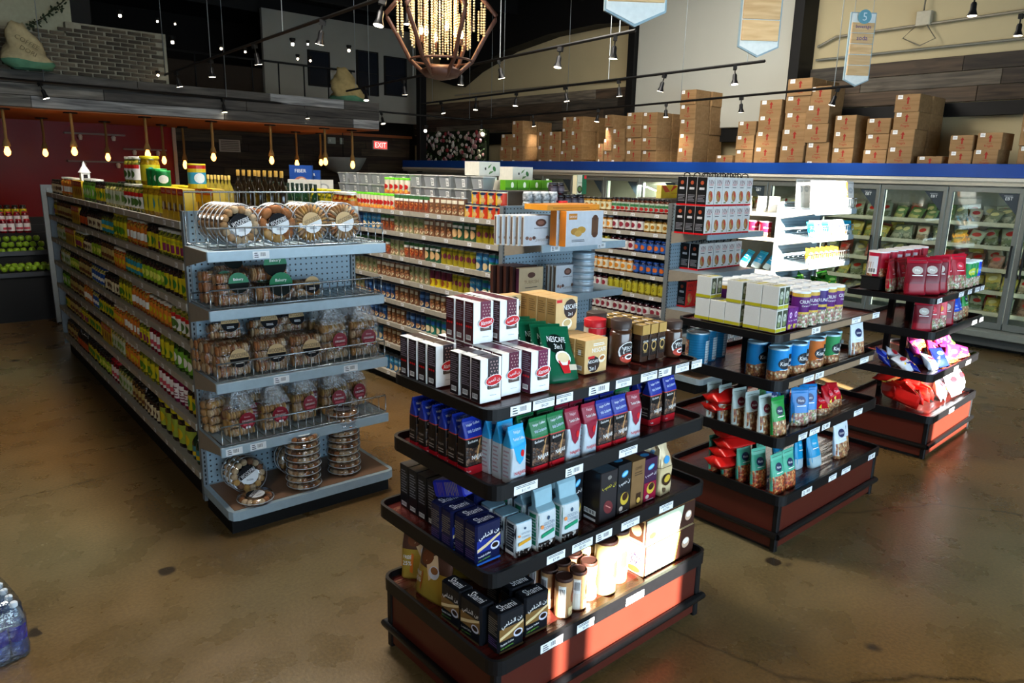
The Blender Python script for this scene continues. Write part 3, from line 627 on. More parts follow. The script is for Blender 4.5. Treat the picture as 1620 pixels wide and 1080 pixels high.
# ---------------------------------------------------------------- display tables
WOODR = wood('cherry_laminate', '3c1210', '54201a', 0, 4, .22, .05); REDS = m('4a1d15', .28, n=.12, s=6); EDGE = m('0c0c0e', .4, n=.3, s=30)
PR = ['$4.29', '$6.99', '$5.59', '$7.99', '$2.99', '$8.49', '$11.99', '$17.99', '$19.99', '$5.49']
def table(name_label, cx, cy, rz, levels, tags, strips=False):
    """levels: list of (x0,x1,y0,y1,z) in table space for tray then shelves"""
    t = empty('display_table', (cx, cy, 0), rz, label=name_label, category='display table')
    x0, x1, y0, y1, z = levels[0]
    MB().box(x0 + .05, x1 - .05, y0 + .05, y1 - .05, .0, .06, DK).build('plinth', t)
    q = MB().box(x0 + .02, x1 - .02, y0 + .02, y1 - .02, .03, z - .05, REDS); q.build('side_panels', t)
    q = MB()
    for a, b_ in ((x0 + .0, y0 + .0), (x1 - .035, y0), (x0, y1 - .035), (x1 - .035, y1 - .035)): q.rbox(a + .012 if a == x0 + .0 else a - .012, a + .047 if a == x0 + .0 else a + .023, b_ + .012 if b_ == y0 else b_ - .012, b_ + .047 if b_ == y0 else b_ + .023, .01, z - .04, EDGE, .006)
    q.build('corner_posts', t)
    q = MB(); zb = .115; e = -.004
    q.tube([(x0 - e, y0 - e, zb), (x1 + e, y0 - e, zb), (x1 + e, y1 + e, zb), (x0 - e, y1 + e, zb), (x0 - e, y0 - e, zb)], .02, EDGE, 8); q.build('bumper_rail', t)
    for k, (a0, a1, b0, b1, zz) in enumerate(levels):
        s_ = MB().plate(a0, a1, b0, b1, zz - .045, zz - .03, .05, WOODR).build('tray' if k == 0 else 'shelf', t)
        # raised black rim all around
        q = MB(); r_ = .05; n = 5; o_ = []; i_ = []
        for ccx, ccy, an in ((a1 - r_, b0 + r_, -90), (a1 - r_, b1 - r_, 0), (a0 + r_, b1 - r_, 90), (a0 + r_, b0 + r_, 180)):
            for j in range(n + 1):
                g = math.radians(an + 90 * j / n); o_.append((ccx + (r_ + .006) * math.cos(g), ccy + (r_ + .006) * math.sin(g))); i_.append((ccx + (r_ - .008) * math.cos(g), ccy + (r_ - .008) * math.sin(g)))
        N = len(o_); top = zz if k < 3 else zz - .018
        vs = [(x, y, zz - .06) for x, y in o_] + [(x, y, top) for x, y in o_] + [(x, y, top) for x, y in i_] + [(x, y, zz - .06) for x, y in i_]
        fs = []
        for j in range(N):
            j2 = (j + 1) % N
            fs += [(j, j2, N + j2, N + j), (N + j, N + j2, 2 * N + j2, 2 * N + j), (2 * N + j, 2 * N + j2, 3 * N + j2, 3 * N + j), (3 * N + j, 3 * N + j2, j2, j)]
        q.add(vs, fs, EDGE); q.build('rim', s_)
        if strips and k >= 2: MB().box(a0 + .12, a1 - .06, b0 - .0075, b0 - .0062, zz - .056, zz - .02, m('8a725a', .5)).build('label_strip', s_)
    # columns carrying the shelves
    q = MB()
    for a in (x0 + .34, x1 - .40):
        for b_ in (y0 + .36, y0 + .5): q.box(a, a + .05, b_, b_ + .04, z - .03, levels[-1][4] - .04, EDGE)
    q.build('column_frame', t)
    for k, xs in enumerate(tags):
        a0, a1, b0, b1, zz = levels[k]
        for j, fx in enumerate(xs):
            q = MB(); w_ = .1 if (k + j) % 2 else .12; price_tag(q, a0 + fx, b0 - .0075, zz - .055, w_, .036, PR[(k * 3 + j) % 10] if (k + j) % 3 else None); q.build('price_tag', t)
    return t
LV1 = [(1.48, 2.80, 1.74, 2.52, .36), (1.51, 2.86, 1.815, 2.60, .67), (1.56, 2.88, 1.86, 2.56, .985), (1.535, 2.79, 1.862, 2.50, 1.30)]
Z0, Z1, Z2, Z3 = .33, .64, .955, 1.27
def rel(L, cx, cy): return [(a - cx, b - cx, c - cy, d - cy, z) for a, b, c, d, z in L]
table('coffee display table closest to the camera, four tiers with cherry base and black rims', 2.15, 2.13, 0, rel(LV1, 2.15, 2.13), [[.22, .42, .72], [.28, .42, .56, .72, .98], [.09, .36, .68], [.09, .20, .31, .50, .66, .82, .93, 1.06, 1.16]], None)
LV2 = [(3.62, 4.92, 1.81, 2.58, .36), (3.60, 4.86, 1.85, 2.60, .70), (3.57, 4.82, 1.885, 2.60, 1.025), (3.55, 4.80, 1.90, 2.55, 1.30)]
table('nut display table in the middle, four tiers with purple cans on top', 4.25, 2.2, 0, rel(LV2, 4.25, 2.2), [[.22, .55, .72, 1.1], [.2, .33, .48, .9], [.28, .42, 1.0], [.36, .86, 1.15]], True)
LV3 = [(5.84, 6.98, 1.84, 2.55, .36), (5.72, 6.90, 1.85, 2.58, .71), (5.68, 6.88, 1.87, 2.55, 1.035), (5.60, 6.80, 1.87, 2.5, 1.31)]
table('snack display table closest to the freezers, four tiers of red and blue bags', 6.3, 2.2, math.radians(2.0), rel(LV3, 6.3, 2.2), [[.4], [.5, .8], [.9, 1.1], [.02, .5, .72, .9, 1.05]], None)
# ---------------------------------------------------------------- gondolas
GL = [1.77, 1.53, 1.29, 1.04, .79, .54, .22]
def wire_basket(x0, x1, yb, yf, z, back=.28, front=.10, r=.0035):
    b = MB()
    def T(a, c, rr=r): b.tube([a, c], rr, WIRE, 4)
    T((x0, yb, z + back), (x1, yb, z + back), .005); T((x0, yf, z + front), (x1, yf, z + front), .005); T((x0, yf, z + .01), (x1, yf, z + .01), .005); T((x0, yb, z + .01), (x1, yb, z + .01))
    n = int((x1 - x0) / .05)
    for i in range(n + 1):
        x = x0 + (x1 - x0) * i / n
        T((x, yf, z + .01), (x, yf, z + front), .0025 if 0 < i < n else .004); T((x, yf, z + .01), (x, yb, z + .01), .002)
        if back > .2: T((x, yb, z + .01), (x, yb, z + back), .002)
    for x in (x0, x1): T((x, yf, z + front), (x, yf + .02, z + front)); T((x, yb, z + .01), (x, yf, z + .01), .004); T((x, yb, z + back), (x, yb, z + .01), .004)
    return b
def gondola(label, x0, x1, y0, y1, rz, left_levels, cap, base_left=True, right_levels=(), nsec=4, seed=1, capmat=PEG, deck=True):
    g = empty('shelf_gondola', (x0, y0, 0), rz, label=label, category='shelving')
    W_ = x1 - x0; Lg = y1 - y0; mid = W_ / 2
    MB().box(0.012, W_ - .012, 0, .02, .13, 1.84, capmat).build('end_panel', g)
    for x in (0, W_ - .03):
        q = MB(); q.box(x, x + .03, -.014, .03, .05, 1.84, GREYD)
        for k in range(60): q.box(x + .011, x + .019, -.0155, -.0135, .1 + k * .029, .116 + k * .029, BLK)
        q.build('slotted_upright', g)
    MB().box(mid - .03, mid + .03, .02, Lg, .1, 1.72, m('8c8a80', .5)).build('centre_panel', g)
    MB().box(.05, W_ - .05, .02, Lg, 0, .12, BLK).build('kick_base', g)
    MB().box(0, W_, Lg, Lg + .03, .1, 1.82, GREYD).build('far_end_panel', g)
    for side, levels in ((0, left_levels), (1, right_levels)):
        for k, z in enumerate(levels):
            n = nsec; e = .012
            for s_ in range(n):
                a, b_ = .03 + (Lg - .03) * s_ / n, .03 + (Lg - .03) * (s_ + 1) / n
                q = MB()
                if side == 0:
                    q.box(0.006, mid - .03, a, b_ - .004, z - .02, z, LIPW).box(-.008, .006, a, b_ - .004, z - .035, z + .008, LIPW)
                    rr_ = random.Random(seed * 100 + k * 10 + s_); y = a + .1
                    while y < b_ - .12 and a < 6:
                        price_tag(q, -.0085, y, z - .03, .055, .03, None, 'y'); y += rr_.uniform(.14, .42)
                else: q.box(mid + .03, W_ - .006, a, b_ - .004, z - .02, z, LIPW).box(W_ - .006, W_ + .008, a, b_ - .004, z - .035, z + .008, LIPW)
                q.build('shelf', g)
    # end cap shelves
    for k, (z, bask, depth, xa, xb, tg) in enumerate(cap):
        sh = MB().box(xa, xb, -depth, -.015, z - .02, z, GREY).rbox(xa - .005, xb + .005, -depth - .02, -depth, z - .055, z + .004, GREY, .004).build('end_shelf', g)
        for x in (xa - .004, xb): MB().add([(x, -.015, z - .12), (x, -.015, z), (x, -depth, z), (x, -depth, z - .045), (x + .004, -.015, z - .12), (x + .004, -.015, z), (x + .004, -depth, z), (x + .004, -depth, z - .045)], [(0, 1, 2, 3), (7, 6, 5, 4), (0, 3, 7, 4), (1, 5, 6, 2), (3, 2, 6, 7)], m('8d8578', .5)).build('bracket', sh)
        if bask: wire_basket(xa + .01, xb - .01, -.03, -depth - .005, z + .004, *bask).build('wire_basket', sh)
        for fx, pr_ in tg: q = MB(); price_tag(q, xa + fx, -depth - .021, z - .048, .095, .042, pr_); q.build('price_tag', sh)
    if deck:
        q = MB(); r_ = .05; dd = .50
        q.box(.02, W_ - .02, -dd + .06, .0, 0, .10, BLK); q.build('deck_base', g)
        q = MB(); pts = [(0.0, 0), (0.0, -dd + r_), (r_ * .3, -dd + r_ * .3), (r_, -dd), (W_ - r_, -dd), (W_ - r_ * .3, -dd + r_ * .3), (W_, -dd + r_), (W_, 0)]
        q.prism([(x, y) for x, y in pts][::-1][::-1], .10, .155, GREY); q.build('base_deck', g)
        MB().box(.03, W_ - .03, -dd + .03, -.03, .155, .158, m('7d5f49', .5, n=.2, s=8)).build('deck_liner', g)
    return g
W1 = 1.08
gond1 = gondola('long shelf gondola of jars with a blue-grey pegboard end full of cookies', 1.32, 1.32 + W1, 4.4, 9.3, math.radians(-1.2), GL,
    [(1.645, (.30, .12), .40, .0, W1, [(.24, None)]), (1.315, (.05, .11), .37, .0, W1, []), (.905, (.05, .11), .40, .0, W1, [(.32, None), (.77, None)]), (.525, (.05, .12), .40, .0, W1, [(.02, None), (.16, None)])], seed=1, right_levels=(1.77,))
G2L = [1.72, 1.52, 1.29, 1.07, .85, .62, .40, .11]
gond2 = gondola('shelf gondola of canned food with sweet boxes on its end shelves', 3.72, 4.80, 4.4, 9.6, 0, G2L,
    [(1.57, None, .44, .02, .96, [(.08, None), (.60, None)]), (1.17, None, .44, .02, .96, []), (.80, None, .40, .02, .96, []), (.45, None, .4, .02, .96, [])], seed=2, right_levels=(1.72,))
G3L = [1.72, 1.53, 1.32, 1.10, .89, .66, .42, .14]
gond3 = gondola('shelf gondola of jam jars with toast cartons on its end shelves', 5.88, 6.96, 4.4, 9.6, 0, G3L,
    [(1.57, None, .42, .02, 1.0, []), (1.19, None, .42, .02, .9, []), (.80, None, .42, .02, .9, []), (.55, None, .42, .02, 1.0, [(.5, None)]), (.30, None, .42, .02, 1.0, [(.5, None)])], seed=3)
G4L = [1.70, 1.41, 1.02, .7, .4]
gond4 = gondola('sunlit shelf gondola with snack bags, closest one to the freezers', 7.94, 8.98, 4.4, 9.6, 0, G4L,
    [(1.765, (.05, .12), .42, .02, 1.02, []), (1.455, (.05, .12), .42, .02, 1.02, []), (1.145, (.05, .12), .42, .02, 1.0, []), (.84, None, .42, .02, 1.0, [])], seed=4)
# side panel that stands alone past the far end of the jar gondola
tagset(MB().rbox(0, .9, 0, .04, .02, 1.81, GREYD, .004).build('end_board', loc=(1.62, 11.0, 0)), 'plain grey upright board past the far end of the jar gondola', 'panel')
MB().box(.02, .88, -.02, .06, 0, .03, BLK).build('foot_rail', bpy.data.objects['end_board'])
# ================================================================ product makers (prototypes are not linked, only copied)
WH = m('eceae4', .45); WHT = m('f4f4f2', .5); INKD = m('1a1a1e', .6); REDP = m('c8141c', .4); GOLD = m('b98a3c', .35, .5); FILMS = film('crinkled_film', (1, 1, 1), .10, .9, 45, .10)
def proto(name, cat, body, parts):
    r = body.build(name, link=False); r['category'] = cat
    for pn, b in parts:
        if b.v: b.build(pn, r, link=False)
    return r
def carton(name, cat, w_, d, h, mats, front=(), left=(), top=(), bev=.0015, extra=()):
    b = MB().rbox(0, w_, 0, d, 0, h, mats[0], bev)
    if len(mats) > 1 and mats[1]: b.add([(-.0003, d - bev, bev), (-.0003, bev, bev), (-.0003, bev, h - bev), (-.0003, d - bev, h - bev)], [(0, 1, 2, 3)], mats[1])
    if len(mats) > 2 and mats[2]: b.add([(bev, bev, h + .0003), (w_ - bev, bev, h + .0003), (w_ - bev, d - bev, h + .0003), (bev, d - bev, h + .0003)], [(0, 1, 2, 3)], mats[2])
    F, Lf, T = MB(), MB(), MB()
    art(F, plane_surf((0, 0, 0), (w_, 0, 0), (0, 0, h)), front); art(Lf, plane_surf((0, d, 0), (0, -d, 0), (0, 0, h)), left); art(T, plane_surf((0, 0, h), (w_, 0, 0), (0, d, 0)), top)
    r = proto(name, cat, b, [('front_print', F), ('side_print', Lf), ('top_print', T)] + list(extra)); r['dim'] = (w_, d, h); return r
def bag(name, cat, w_, d, h, prof, p, bands, front=(), left=(), n=20, wob=.03, seed=1, seal=None, extra=()):
    """prof: list of (v, width factor, depth factor, centre shift of y); bands: list of (v_top, material)"""
    rr_ = random.Random(seed)
    def at(v):
        for i in range(len(prof) - 1):
            if v <= prof[i + 1][0] or i == len(prof) - 2:
                a, b_ = prof[i], prof[i + 1]; t = (v - a[0]) / (b_[0] - a[0] or 1); t = min(1, max(0, t)); return [a[k] + (b_[k] - a[k]) * t for k in (1, 2, 3)]
    vs_ = sorted({q[0] for q in prof} | {q[0] for q in bands if q[0] < 1} | {i / 6 for i in range(7)})
    b = MB(); vs = []
    ph = [rr_.uniform(0, 6) for _ in range(4)]
    def wb_(a, v): return 1 + wob * (math.sin(a * 3 + ph[0] + v * 7) * .5 + math.sin(a * 5 + ph[1] - v * 11) * .5)
    for v in vs_:
        W_, D_, sh = at(v)
        for i in range(n):
            a = 2 * math.pi * i / n; c, s_ = math.cos(a), math.sin(a); q = 2 / p
            x = w_ / 2 + w_ * W_ / 2 * math.copysign(abs(c) ** q, c) * (wb_(a, v) * .5 + .5); y = d / 2 + sh * d + max(.0012, d * D_ / 2 * wb_(a, v)) * math.copysign(abs(s_) ** q, s_)
            vs.append((x, y, h * v))
    fs, ms = [], []
    for j in range(len(vs_) - 1):
        vm = (vs_[j] + vs_[j + 1]) / 2; mt = next((q[1] for q in bands if vm <= q[0]), bands[-1][1])
        for i in range(n): fs.append((j * n + i, j * n + (i + 1) % n, (j + 1) * n + (i + 1) % n, (j + 1) * n + i)); ms.append(mt)
    L_ = len(vs_) - 1; fs += [tuple(range(n - 1, -1, -1)), tuple(range(L_ * n, L_ * n + n))]; ms += [bands[0][1], bands[-1][1]]
    b.add(vs, fs, ms, p < 3.5)
    def fr(u, v, dd):
        W_, D_, sh = at(v); X = 2 * u - 1; X = max(-1, min(1, X)); a = math.atan2(-(1 - abs(X) ** p) ** (1 / p), X)
        y = d / 2 + sh * d - max(.0012, d * D_ / 2 * (1 + wob)) * (1 - abs(X) ** p) ** (1 / p)
        return Vector((w_ / 2 + w_ * W_ / 2 * X, y - .0012 - dd, h * v))
    def lf(u, v, dd):
        W_, D_, sh = at(v); Y = 1 - 2 * u
        x = w_ / 2 - w_ * W_ / 2 * (1 - abs(Y) ** p) ** (1 / p)
        return Vector((x - .0015 - dd, d / 2 + sh * d + d * D_ / 2 * Y, h * v))
    F, Lf = MB(), MB(); art(F, Surf(fr, w_, h, 8, 8), front); art(Lf, Surf(lf, d, h, 3, 8), left)
    r = proto(name, cat, b, [('front_print', F), ('side_print', Lf)] + list(extra)); r['dim'] = (w_, d, h); return r
def can(name, cat, r_, h, body, lid, front=(), lidh=.012, span=200, a0=-90, metal=True, n=16):
    b = MB().lathe([(r_ * .96, 0), (r_, .004), (r_, h - lidh)], body, n)
    L_ = MB().lathe([(r_ * 1.02, h - lidh), (r_ * 1.03, h - lidh * .3), (r_ * .97, h), (r_ * .9, h), (r_ * .88, h - .004)], lid, n)
    F = MB(); art(F, cyl_surf(r_, 0, h - lidh, a0, span), front)
    o = proto(name, cat, b, [('lid', L_), ('printed_label', F)]); o['dim'] = (r_ * 2, r_ * 2, h); return o
def jar(name, cat, r_, h, content, lid, label, front=(), neck=.78, lidh=.018, v0=.14, v1=.70, n=12, shoulder=.82, whole=False):
    prof = [(r_ * .9, 0), (r_, h * .05), (r_, h * shoulder * .92), (r_ * .93, h * shoulder), (r_ * neck, h - lidh * 1.3), (r_ * neck, h - lidh)]
    lp = [(r_ * neck * 1.1, h - lidh), (r_ * neck * 1.12, h - .003), (r_ * neck * 1.0, h), (r_ * neck * .5, h - .0005)]
    zz0, zz1 = h * v0, h * v1
    if whole:
        b = MB().lathe(prof, content, 10); b.lathe(lp, lid, 10)
        if label: b.lathe([(r_ * 1.012, zz0), (r_ * 1.012, zz1)], label, 10, cap=False)
        art(b, cyl_surf(r_ * 1.015, zz0, zz1, -90, 160), front)
        return proto(name, cat, b, [])
    b = MB().lathe(prof, content, n); L_ = MB().lathe(lp, lid, n); F = MB()
    if label: F.lathe([(r_ * 1.012, zz0), (r_ * 1.012, zz1)], label, n, cap=False)
    art(F, cyl_surf(r_ * 1.02, zz0, zz1, -90, 160), front)
    return proto(name, cat, b, [('lid', L_), ('label', F)])
def bottle(name, cat, r_, h, content, cap, label, front=(), whole=False):
    prof = [(r_ * .92, 0), (r_, h * .03), (r_, h * .55), (r_ * .8, h * .63), (r_ * .32, h * .76), (r_ * .3, h * .9)]
    b = MB().lathe(prof, content, 10); lp = [(r_ * .36, h * .86), (r_ * .38, h * .985), (r_ * .3, h)]
    if whole:
        b.lathe(lp, cap, 10)
        if label: b.lathe([(r_ * 1.02, h * .12), (r_ * 1.02, h * .45)], label, 10, cap=False)
        return proto(name, cat, b, [])
    L_ = MB().lathe(lp, cap, 10); F = MB()
    if label: F.lathe([(r_ * 1.02, h * .12), (r_ * 1.02, h * .45)], label, 10, cap=False)
    art(F, cyl_surf(r_ * 1.03, h * .12, h * .45, -90, 140), front)
    return proto(name, cat, b, [('cap', L_), ('label', F)])
AMEED = '\ufeaa\ufef4\ufee4\ufecc\ufedf\ufe8d \ufee6\ufe91'; SHAMI = '\ufef2\ufee3\ufe8e\ufeb8\ufedf\ufe8d \ufee6\ufe91'; HASEEB = '\ufe90\ufef4\ufeb4\ufea3 \ufee6\ufe91'
# ---- coffee cartons, white with a bean stripe and a red oval
def ameed(c1, c2, txt, side):
    fr = [('r', .34, .30, .86, 1.0, m(c1, .4)), ('r', .38, .335, .82, 1.0, m(c2, .4))]
    for i in range(3):
        for j in range(5): fr.append(('e', .47 + .13 * i + (.05 if j % 2 else 0), .62 + .075 * j, .026, .020, m('b58f8c', .5), .8 if (i + j) % 2 else -.7))
    fr += [('r', .34, .30, .86, .42, m('54433a', .4)), ('e', .60, .50, .40, .125, WHT, .12), ('e', .60, .50, .375, .11, REDP, .12), ('t', txt, .60, .50, .10, WHT, .56, .12), ('t', 'TURKISH', .60, .37, .03, WHT, .3), ('l', .40, .15, .72, .17, 1, m('8a8a90'))]
    lf = [('l', .10, .50, .9, .95, 9, m('8d8190', .6))] + ([('e', .25, .40, .10, .03, REDP), ('e', .5, .40, .10, .03, REDP), ('e', .75, .40, .10, .03, REDP)] if side == 'beans' else [('l', .1, .30, .9, .48, 4, m('8d8190', .6))]) + [('b', .2, .08, .75, .20)]
    tp = [('r', .34, 0, .86, 1, m(c2, .35))]
    return carton('coffee_box', 'coffee box', .098, .056, .165, (WHT, m(c1, .4)), fr, lf, tp)
AM = {'dark_ar': ameed('241c20', '33262b', AMEED, 'lines'), 'dark_en': ameed('241c20', '33262b', 'Alameed', 'beans'), 'mar_en': ameed('4a1018', '6a1636', 'Alameed', 'beans'), 'mar_ar': ameed('3b1216', '5e1a33', AMEED, 'lines'), 'pur_en': ameed('4c1230', '6d1a45', 'Alameed', 'beans'), 'pur_ar': ameed('4c1230', '6d1a45', AMEED, 'beans')}
# ---- instant coffee
TAN = m('d8b27a', .4); TAN2 = m('c79a5c', .4); DKB = m('2a1710', .4)
cupc = [('e', .58, .24, .26, .17, m('f0e3cd', .4), .1), ('e', .58, .27, .20, .10, m('b77a3e', .4), .1), ('e', .56, .27, .12, .05, m('e9cfa0', .4), .1)]
nes21 = carton('instant_coffee_box', 'coffee box', .135, .058, .145, (TAN, TAN2), [('e', .40, .26, .27, .24, DKB), ('t', 'NESCAFE', .62, .68, .13, WHT, .62), ('l', .35, .80, .85, .9, 2, WHT), ('r', .14, .44, .42, .52, REDP), ('t', 'NESCAFE', .37, .35, .09, WHT, .45), ('t', '2in1', .34, .15, .12, WHT, .3), ('e', .76, .40, .16, .12, m('f0e3cd', .4), .2), ('e', .76, .42, .11, .06, m('a8672f', .4), .2)], [('l', .15, .5, .85, .9, 6, m('8d6a3e')), ('r', .3, .55, .6, .7, WHT), ('b', .2, .1, .75, .24)])
nes22 = carton('instant_coffee_box', 'coffee box', .135, .058, .145, (TAN, TAN2), [('e', .66, .66, .30, .30, DKB), ('t', 'NESCAFE', .66, .72, .15, WHT, .62), ('t', '2in1', .66, .50, .10, WHT, .2)] + [('e', .52, .20, .24, .17, m('f3e9d4', .4), .1), ('e', .52, .24, .17, .10, m('c9ac74', .4), .1), ('r', .02, .88, .26, .97, REDP)], [('l', .15, .5, .85, .9, 6, m('8d6a3e')), ('b', .2, .1, .75, .24)])
GRN = m('0c5a3c', .3, n=.1)
pouchprof = [(0, .96, .9, 0), (.06, 1, 1, 0), (.4, 1, .85, .0), (.88, .98, .18, 0), (.93, 1, .06, 0), (1, 1, .05, 0)]
nesg = bag('instant_coffee_pouch', 'coffee pouch', .155, .055, .22, pouchprof, 2.6, [(1, GRN)], [('e', .42, .68, .30, .18, m('0b1512', .35)), ('t', 'NESCAFE', .46, .76, .10, WHT, .6, -.1), ('t', '3in1', .44, .63, .09, WHT, .25, -.1), ('e', .50, .42, .25, .13, WHT), ('e', .50, .43, .20, .09, m('e7cfa4', .4)), ('p', [(.3, .38), (.7, .38), (.62, .15), (.4, .15)], REDP), ('r', .62, .2, .92, .3, m('d9c9b0', .4))], [('l', .2, .2, .8, .75, 9, m('8aa796', .6))], wob=.06, seed=4)
nesj = lambda r_, h: jar('coffee_jar', 'coffee jar', r_, h, m('4a2c1c', .35, n=.35, s=90, coat=.8), m('43342e', .4), None, [('e', .5, .42, .36, .36, WHT), ('e', .5, .45, .31, .30, m('1d1512', .35)), ('t', 'NESCAFE', .5, .56, .10, WHT, .5), ('t', 'CLASSIC', .5, .46, .05, WHT, .3), ('e', .5, .18, .30, .18, m('b8361e', .4)), ('e', .52, .22, .17, .10, WHT), ('e', .52, .22, .12, .06, m('3a1c10', .4))], neck=.86, lidh=h * .2, v0=.05, v1=.66, n=18, shoulder=.74)
NJ = nesj(.05, .20); NJ2 = nesj(.042, .17)
goldj = carton('gold_coffee_jar', 'coffee jar', .052, .052, .17, (m('3a2317', .25, n=.3, s=80, coat=.8), None, m('d9b36a', .3, .4)), [('r', .0, .74, 1, 1, m('cfa45c', .3, .5)), ('r', .08, .16, .92, .62, m('20140f', .35)), ('e', .5, .42, .34, .13, m('c9a05a', .4)), ('e', .5, .42, .26, .09, m('15100d', .35)), ('t', 'NESCAFE', .5, .56, .05, WHT, .7), ('t', 'GOLD', .5, .28, .05, m('d9b36a', .4), .4)], [('r', .0, .74, 1, 1, m('cfa45c', .3, .5)), ('r', .1, .2, .9, .6, m('20140f', .35))], bev=.006)
mate = jar('creamer_jar', 'creamer jar', .05, .19, m('e8ddd0', .4), m('c8202a', .35), m('efe7da', .4), [('r', 0, .78, 1, 1, m('c8202a', .4)), ('t', 'Coffee-mate', .5, .45, .16, m('a0303a', .4), .7), ('e', .5, .2, .2, .12, m('d8b98a', .4))], neck=.92, lidh=.035, v0=.05, v1=.80, n=18)
# ---- gusseted ground coffee bags
gprof = [(0, .97, 1, 0), (.03, 1, 1, 0), (.62, 1, .96, 0), (.70, 1, .88, 0), (.93, 1, .16, 0), (1, 1, .07, -.05)]
def najjar(topc, midc, seed=1, side=True):
    mid_ = m(midc, .35); T_ = m(topc, .28)
    beans = cells('roast_beans', ('2a1710', '5b3823', '3b2416', '7d573c'), 120, .4)
    fr = [('r', .04, .17, .96, .5, beans), ('r', 0, 0, 1, .15, m('b01622', .35)), ('p', [(.70, .60), (.80, .64), (.62, .26), (.50, .22)], m('b98a58', .5)), ('e', .42, .53, .28, .06, m('100c0b', .4)), ('t', 'Exclusive', .36, .60, .045, WHT, .5, .05), ('t', 'NAJJAR', .62, .30, .10, WHT, .62, .05), ('t', 'With Cardamom', .5, .78, .05, m('cfe0ff'), .7, .08), ('t', 'Najjar Coffee', .5, .88, .05, m('e8eeff'), .7, .08), ('t', 'Turkish', .15, .07, .03, WHT, .2)]
    return bag('ground_coffee_bag', 'coffee bag', .092, .06, .225, gprof, 7, [(.14, m('a01420', .35)), (.64, mid_), (.66, m('b23a30', .4)), (1, T_)], fr, [('t', 'NAJJAR', .5, .36, .05, m('9a8a80'), .9), ('l', .2, .2, .8, .3, 2, m('9a8a80'))] if side else [], wob=.02, seed=seed)
NB = najjar('14298c', '1b1412', 2); NG = najjar('0e6b3a', '1c1512', 3)
def najw(topc, accent, seed):
    S_ = m('c2ccd4', .3, .25, n=.15)
    fr = [('p', [(.1, .66), (.9, .66), (.72, .40), (.5, .33), (.3, .42)], m(topc, .35)), ('e', .66, .52, .11, .065, REDP), ('t', 'NAJJAR', .52, .18, .075, REDP, .7), ('l', .3, .08, .75, .12, 1, m('7fa7c9')), ('t', 'Turkish Coffee', .5, .78, .045, WHT, .7), ('t', 'Najjar', .5, .88, .06, m(accent), .5)]
    return bag('ground_coffee_bag', 'coffee bag', .082, .06, .225, gprof, 6, [(.64, S_), (1, m(topc, .3))], fr, [('l', .25, .1, .75, .6, 7, m('a98f9a'))], wob=.05, seed=seed)
NLB = najw('2aa0d8', 'd8f0ff', 5); NW = najw('8c1430', 'f0c0c8', 6)
# ---- shelf three of the front table
def brick(c1, c2, c3, seed, sleeve=0):
    fr = [('r', .03, .32, .97, .62, m(c2, .35)), ('t', SHAMI, .5, .70, .16, WHT, .86, .10), ('p', [(.05, .42), (.4, .5), (.95, .66), (.95, .60), (.4, .42), (.05, .34)], m('d8c090', .4)), ('e', .75, .38, .18, .10, m('c7c9d8', .35)), ('e', .75, .39, .13, .06, m('241208', .4)), ('t', 'Turkish Coffee', .32, .24, .045, WHT, .5, .1), ('t', 'with cardamom', .32, .15, .04, m('6fae3c'), .5, .1), ('r', .03, .03, .97, .08, m(c3, .4))]
    o = carton('vacuum_coffee_brick', 'coffee brick', .125, .07, .17, (m(c1, .3, bump=.3), None, m(c1, .3, bump=.5)), fr, [('l', .1, .42, .9, .85, 8, m('7d7568')), ('l', .1, .15, .9, .36, 4, m('5f4a78'))], [('t', 'Shami', .5, .5, .55, WHT, .62)], bev=.008)
    return o
SHB = brick('10163c', '1a2a80', '2a66c0', 1); SHD = brick('15171c', '7a5a30', '5a4a30', 2)
SHL = brick('16229a', '16229a', '2a66c0', 3)
def golden(w_, h, small, seed):
    gp = [(0, .97, 1, 0), (.03, 1, 1, 0), (.60, 1, .96, 0), (.66, 1, .9, 0), (.72, .95, .35, 0), (.95, 1, .3, .1), (1, 1, .08, .12)] if not small else [(0, .97, 1, 0), (.03, 1, 1, 0), (.9, 1, .96, 0), (1, .96, .9, 0)]
    top = .62 if not small else .95; beans = cells('dark_beans', ('1a0f0a', '35221a', '0f0a08', '4d3a30', 'd8d2cc'), 110, .4)
    ac = m('d79a28', .4) if small else m('1d8a62', .4)
    fr = [('r', .03, .01, .97, .15 if not small else .2, beans), ('p', [(.15, .27 * top / .6), (.85, .32 * top / .6), (.85, .26 * top / .6), (.15, .21 * top / .6)], ac), ('e', .5, .86 * top, .07, .035, m('37506a', .4)), ('t', 'GOLDEN', .55, .72 * top, .055, m('6d7f96', .4), .6), ('t', 'COFFEE', .55, .60 * top, .055, m('6d7f96', .4), .6), ('e', .17, .66 * top, .08, .035, m('e08a4a', .4))]
    return bag('silver_coffee_bag', 'coffee bag', w_, .075, h, gp, 7, [(top + .02, m('c3c9cb', .35)), (1, m('86a9b6', .4, .2, bump=.6))], fr, [('r', .04, .02, .96, .98 * top, m('14694c', .4) if not small else m('20242c', .4)), ('l', .15, .25 * top, .85, .9 * top, 8, m('9aa4a8')), ('r', .15, .05 * top, .85, .15 * top, WHT)], wob=.04, seed=seed)
GT = golden(.10, .255, 0, 3); GS = golden(.085, .145, 1, 4)
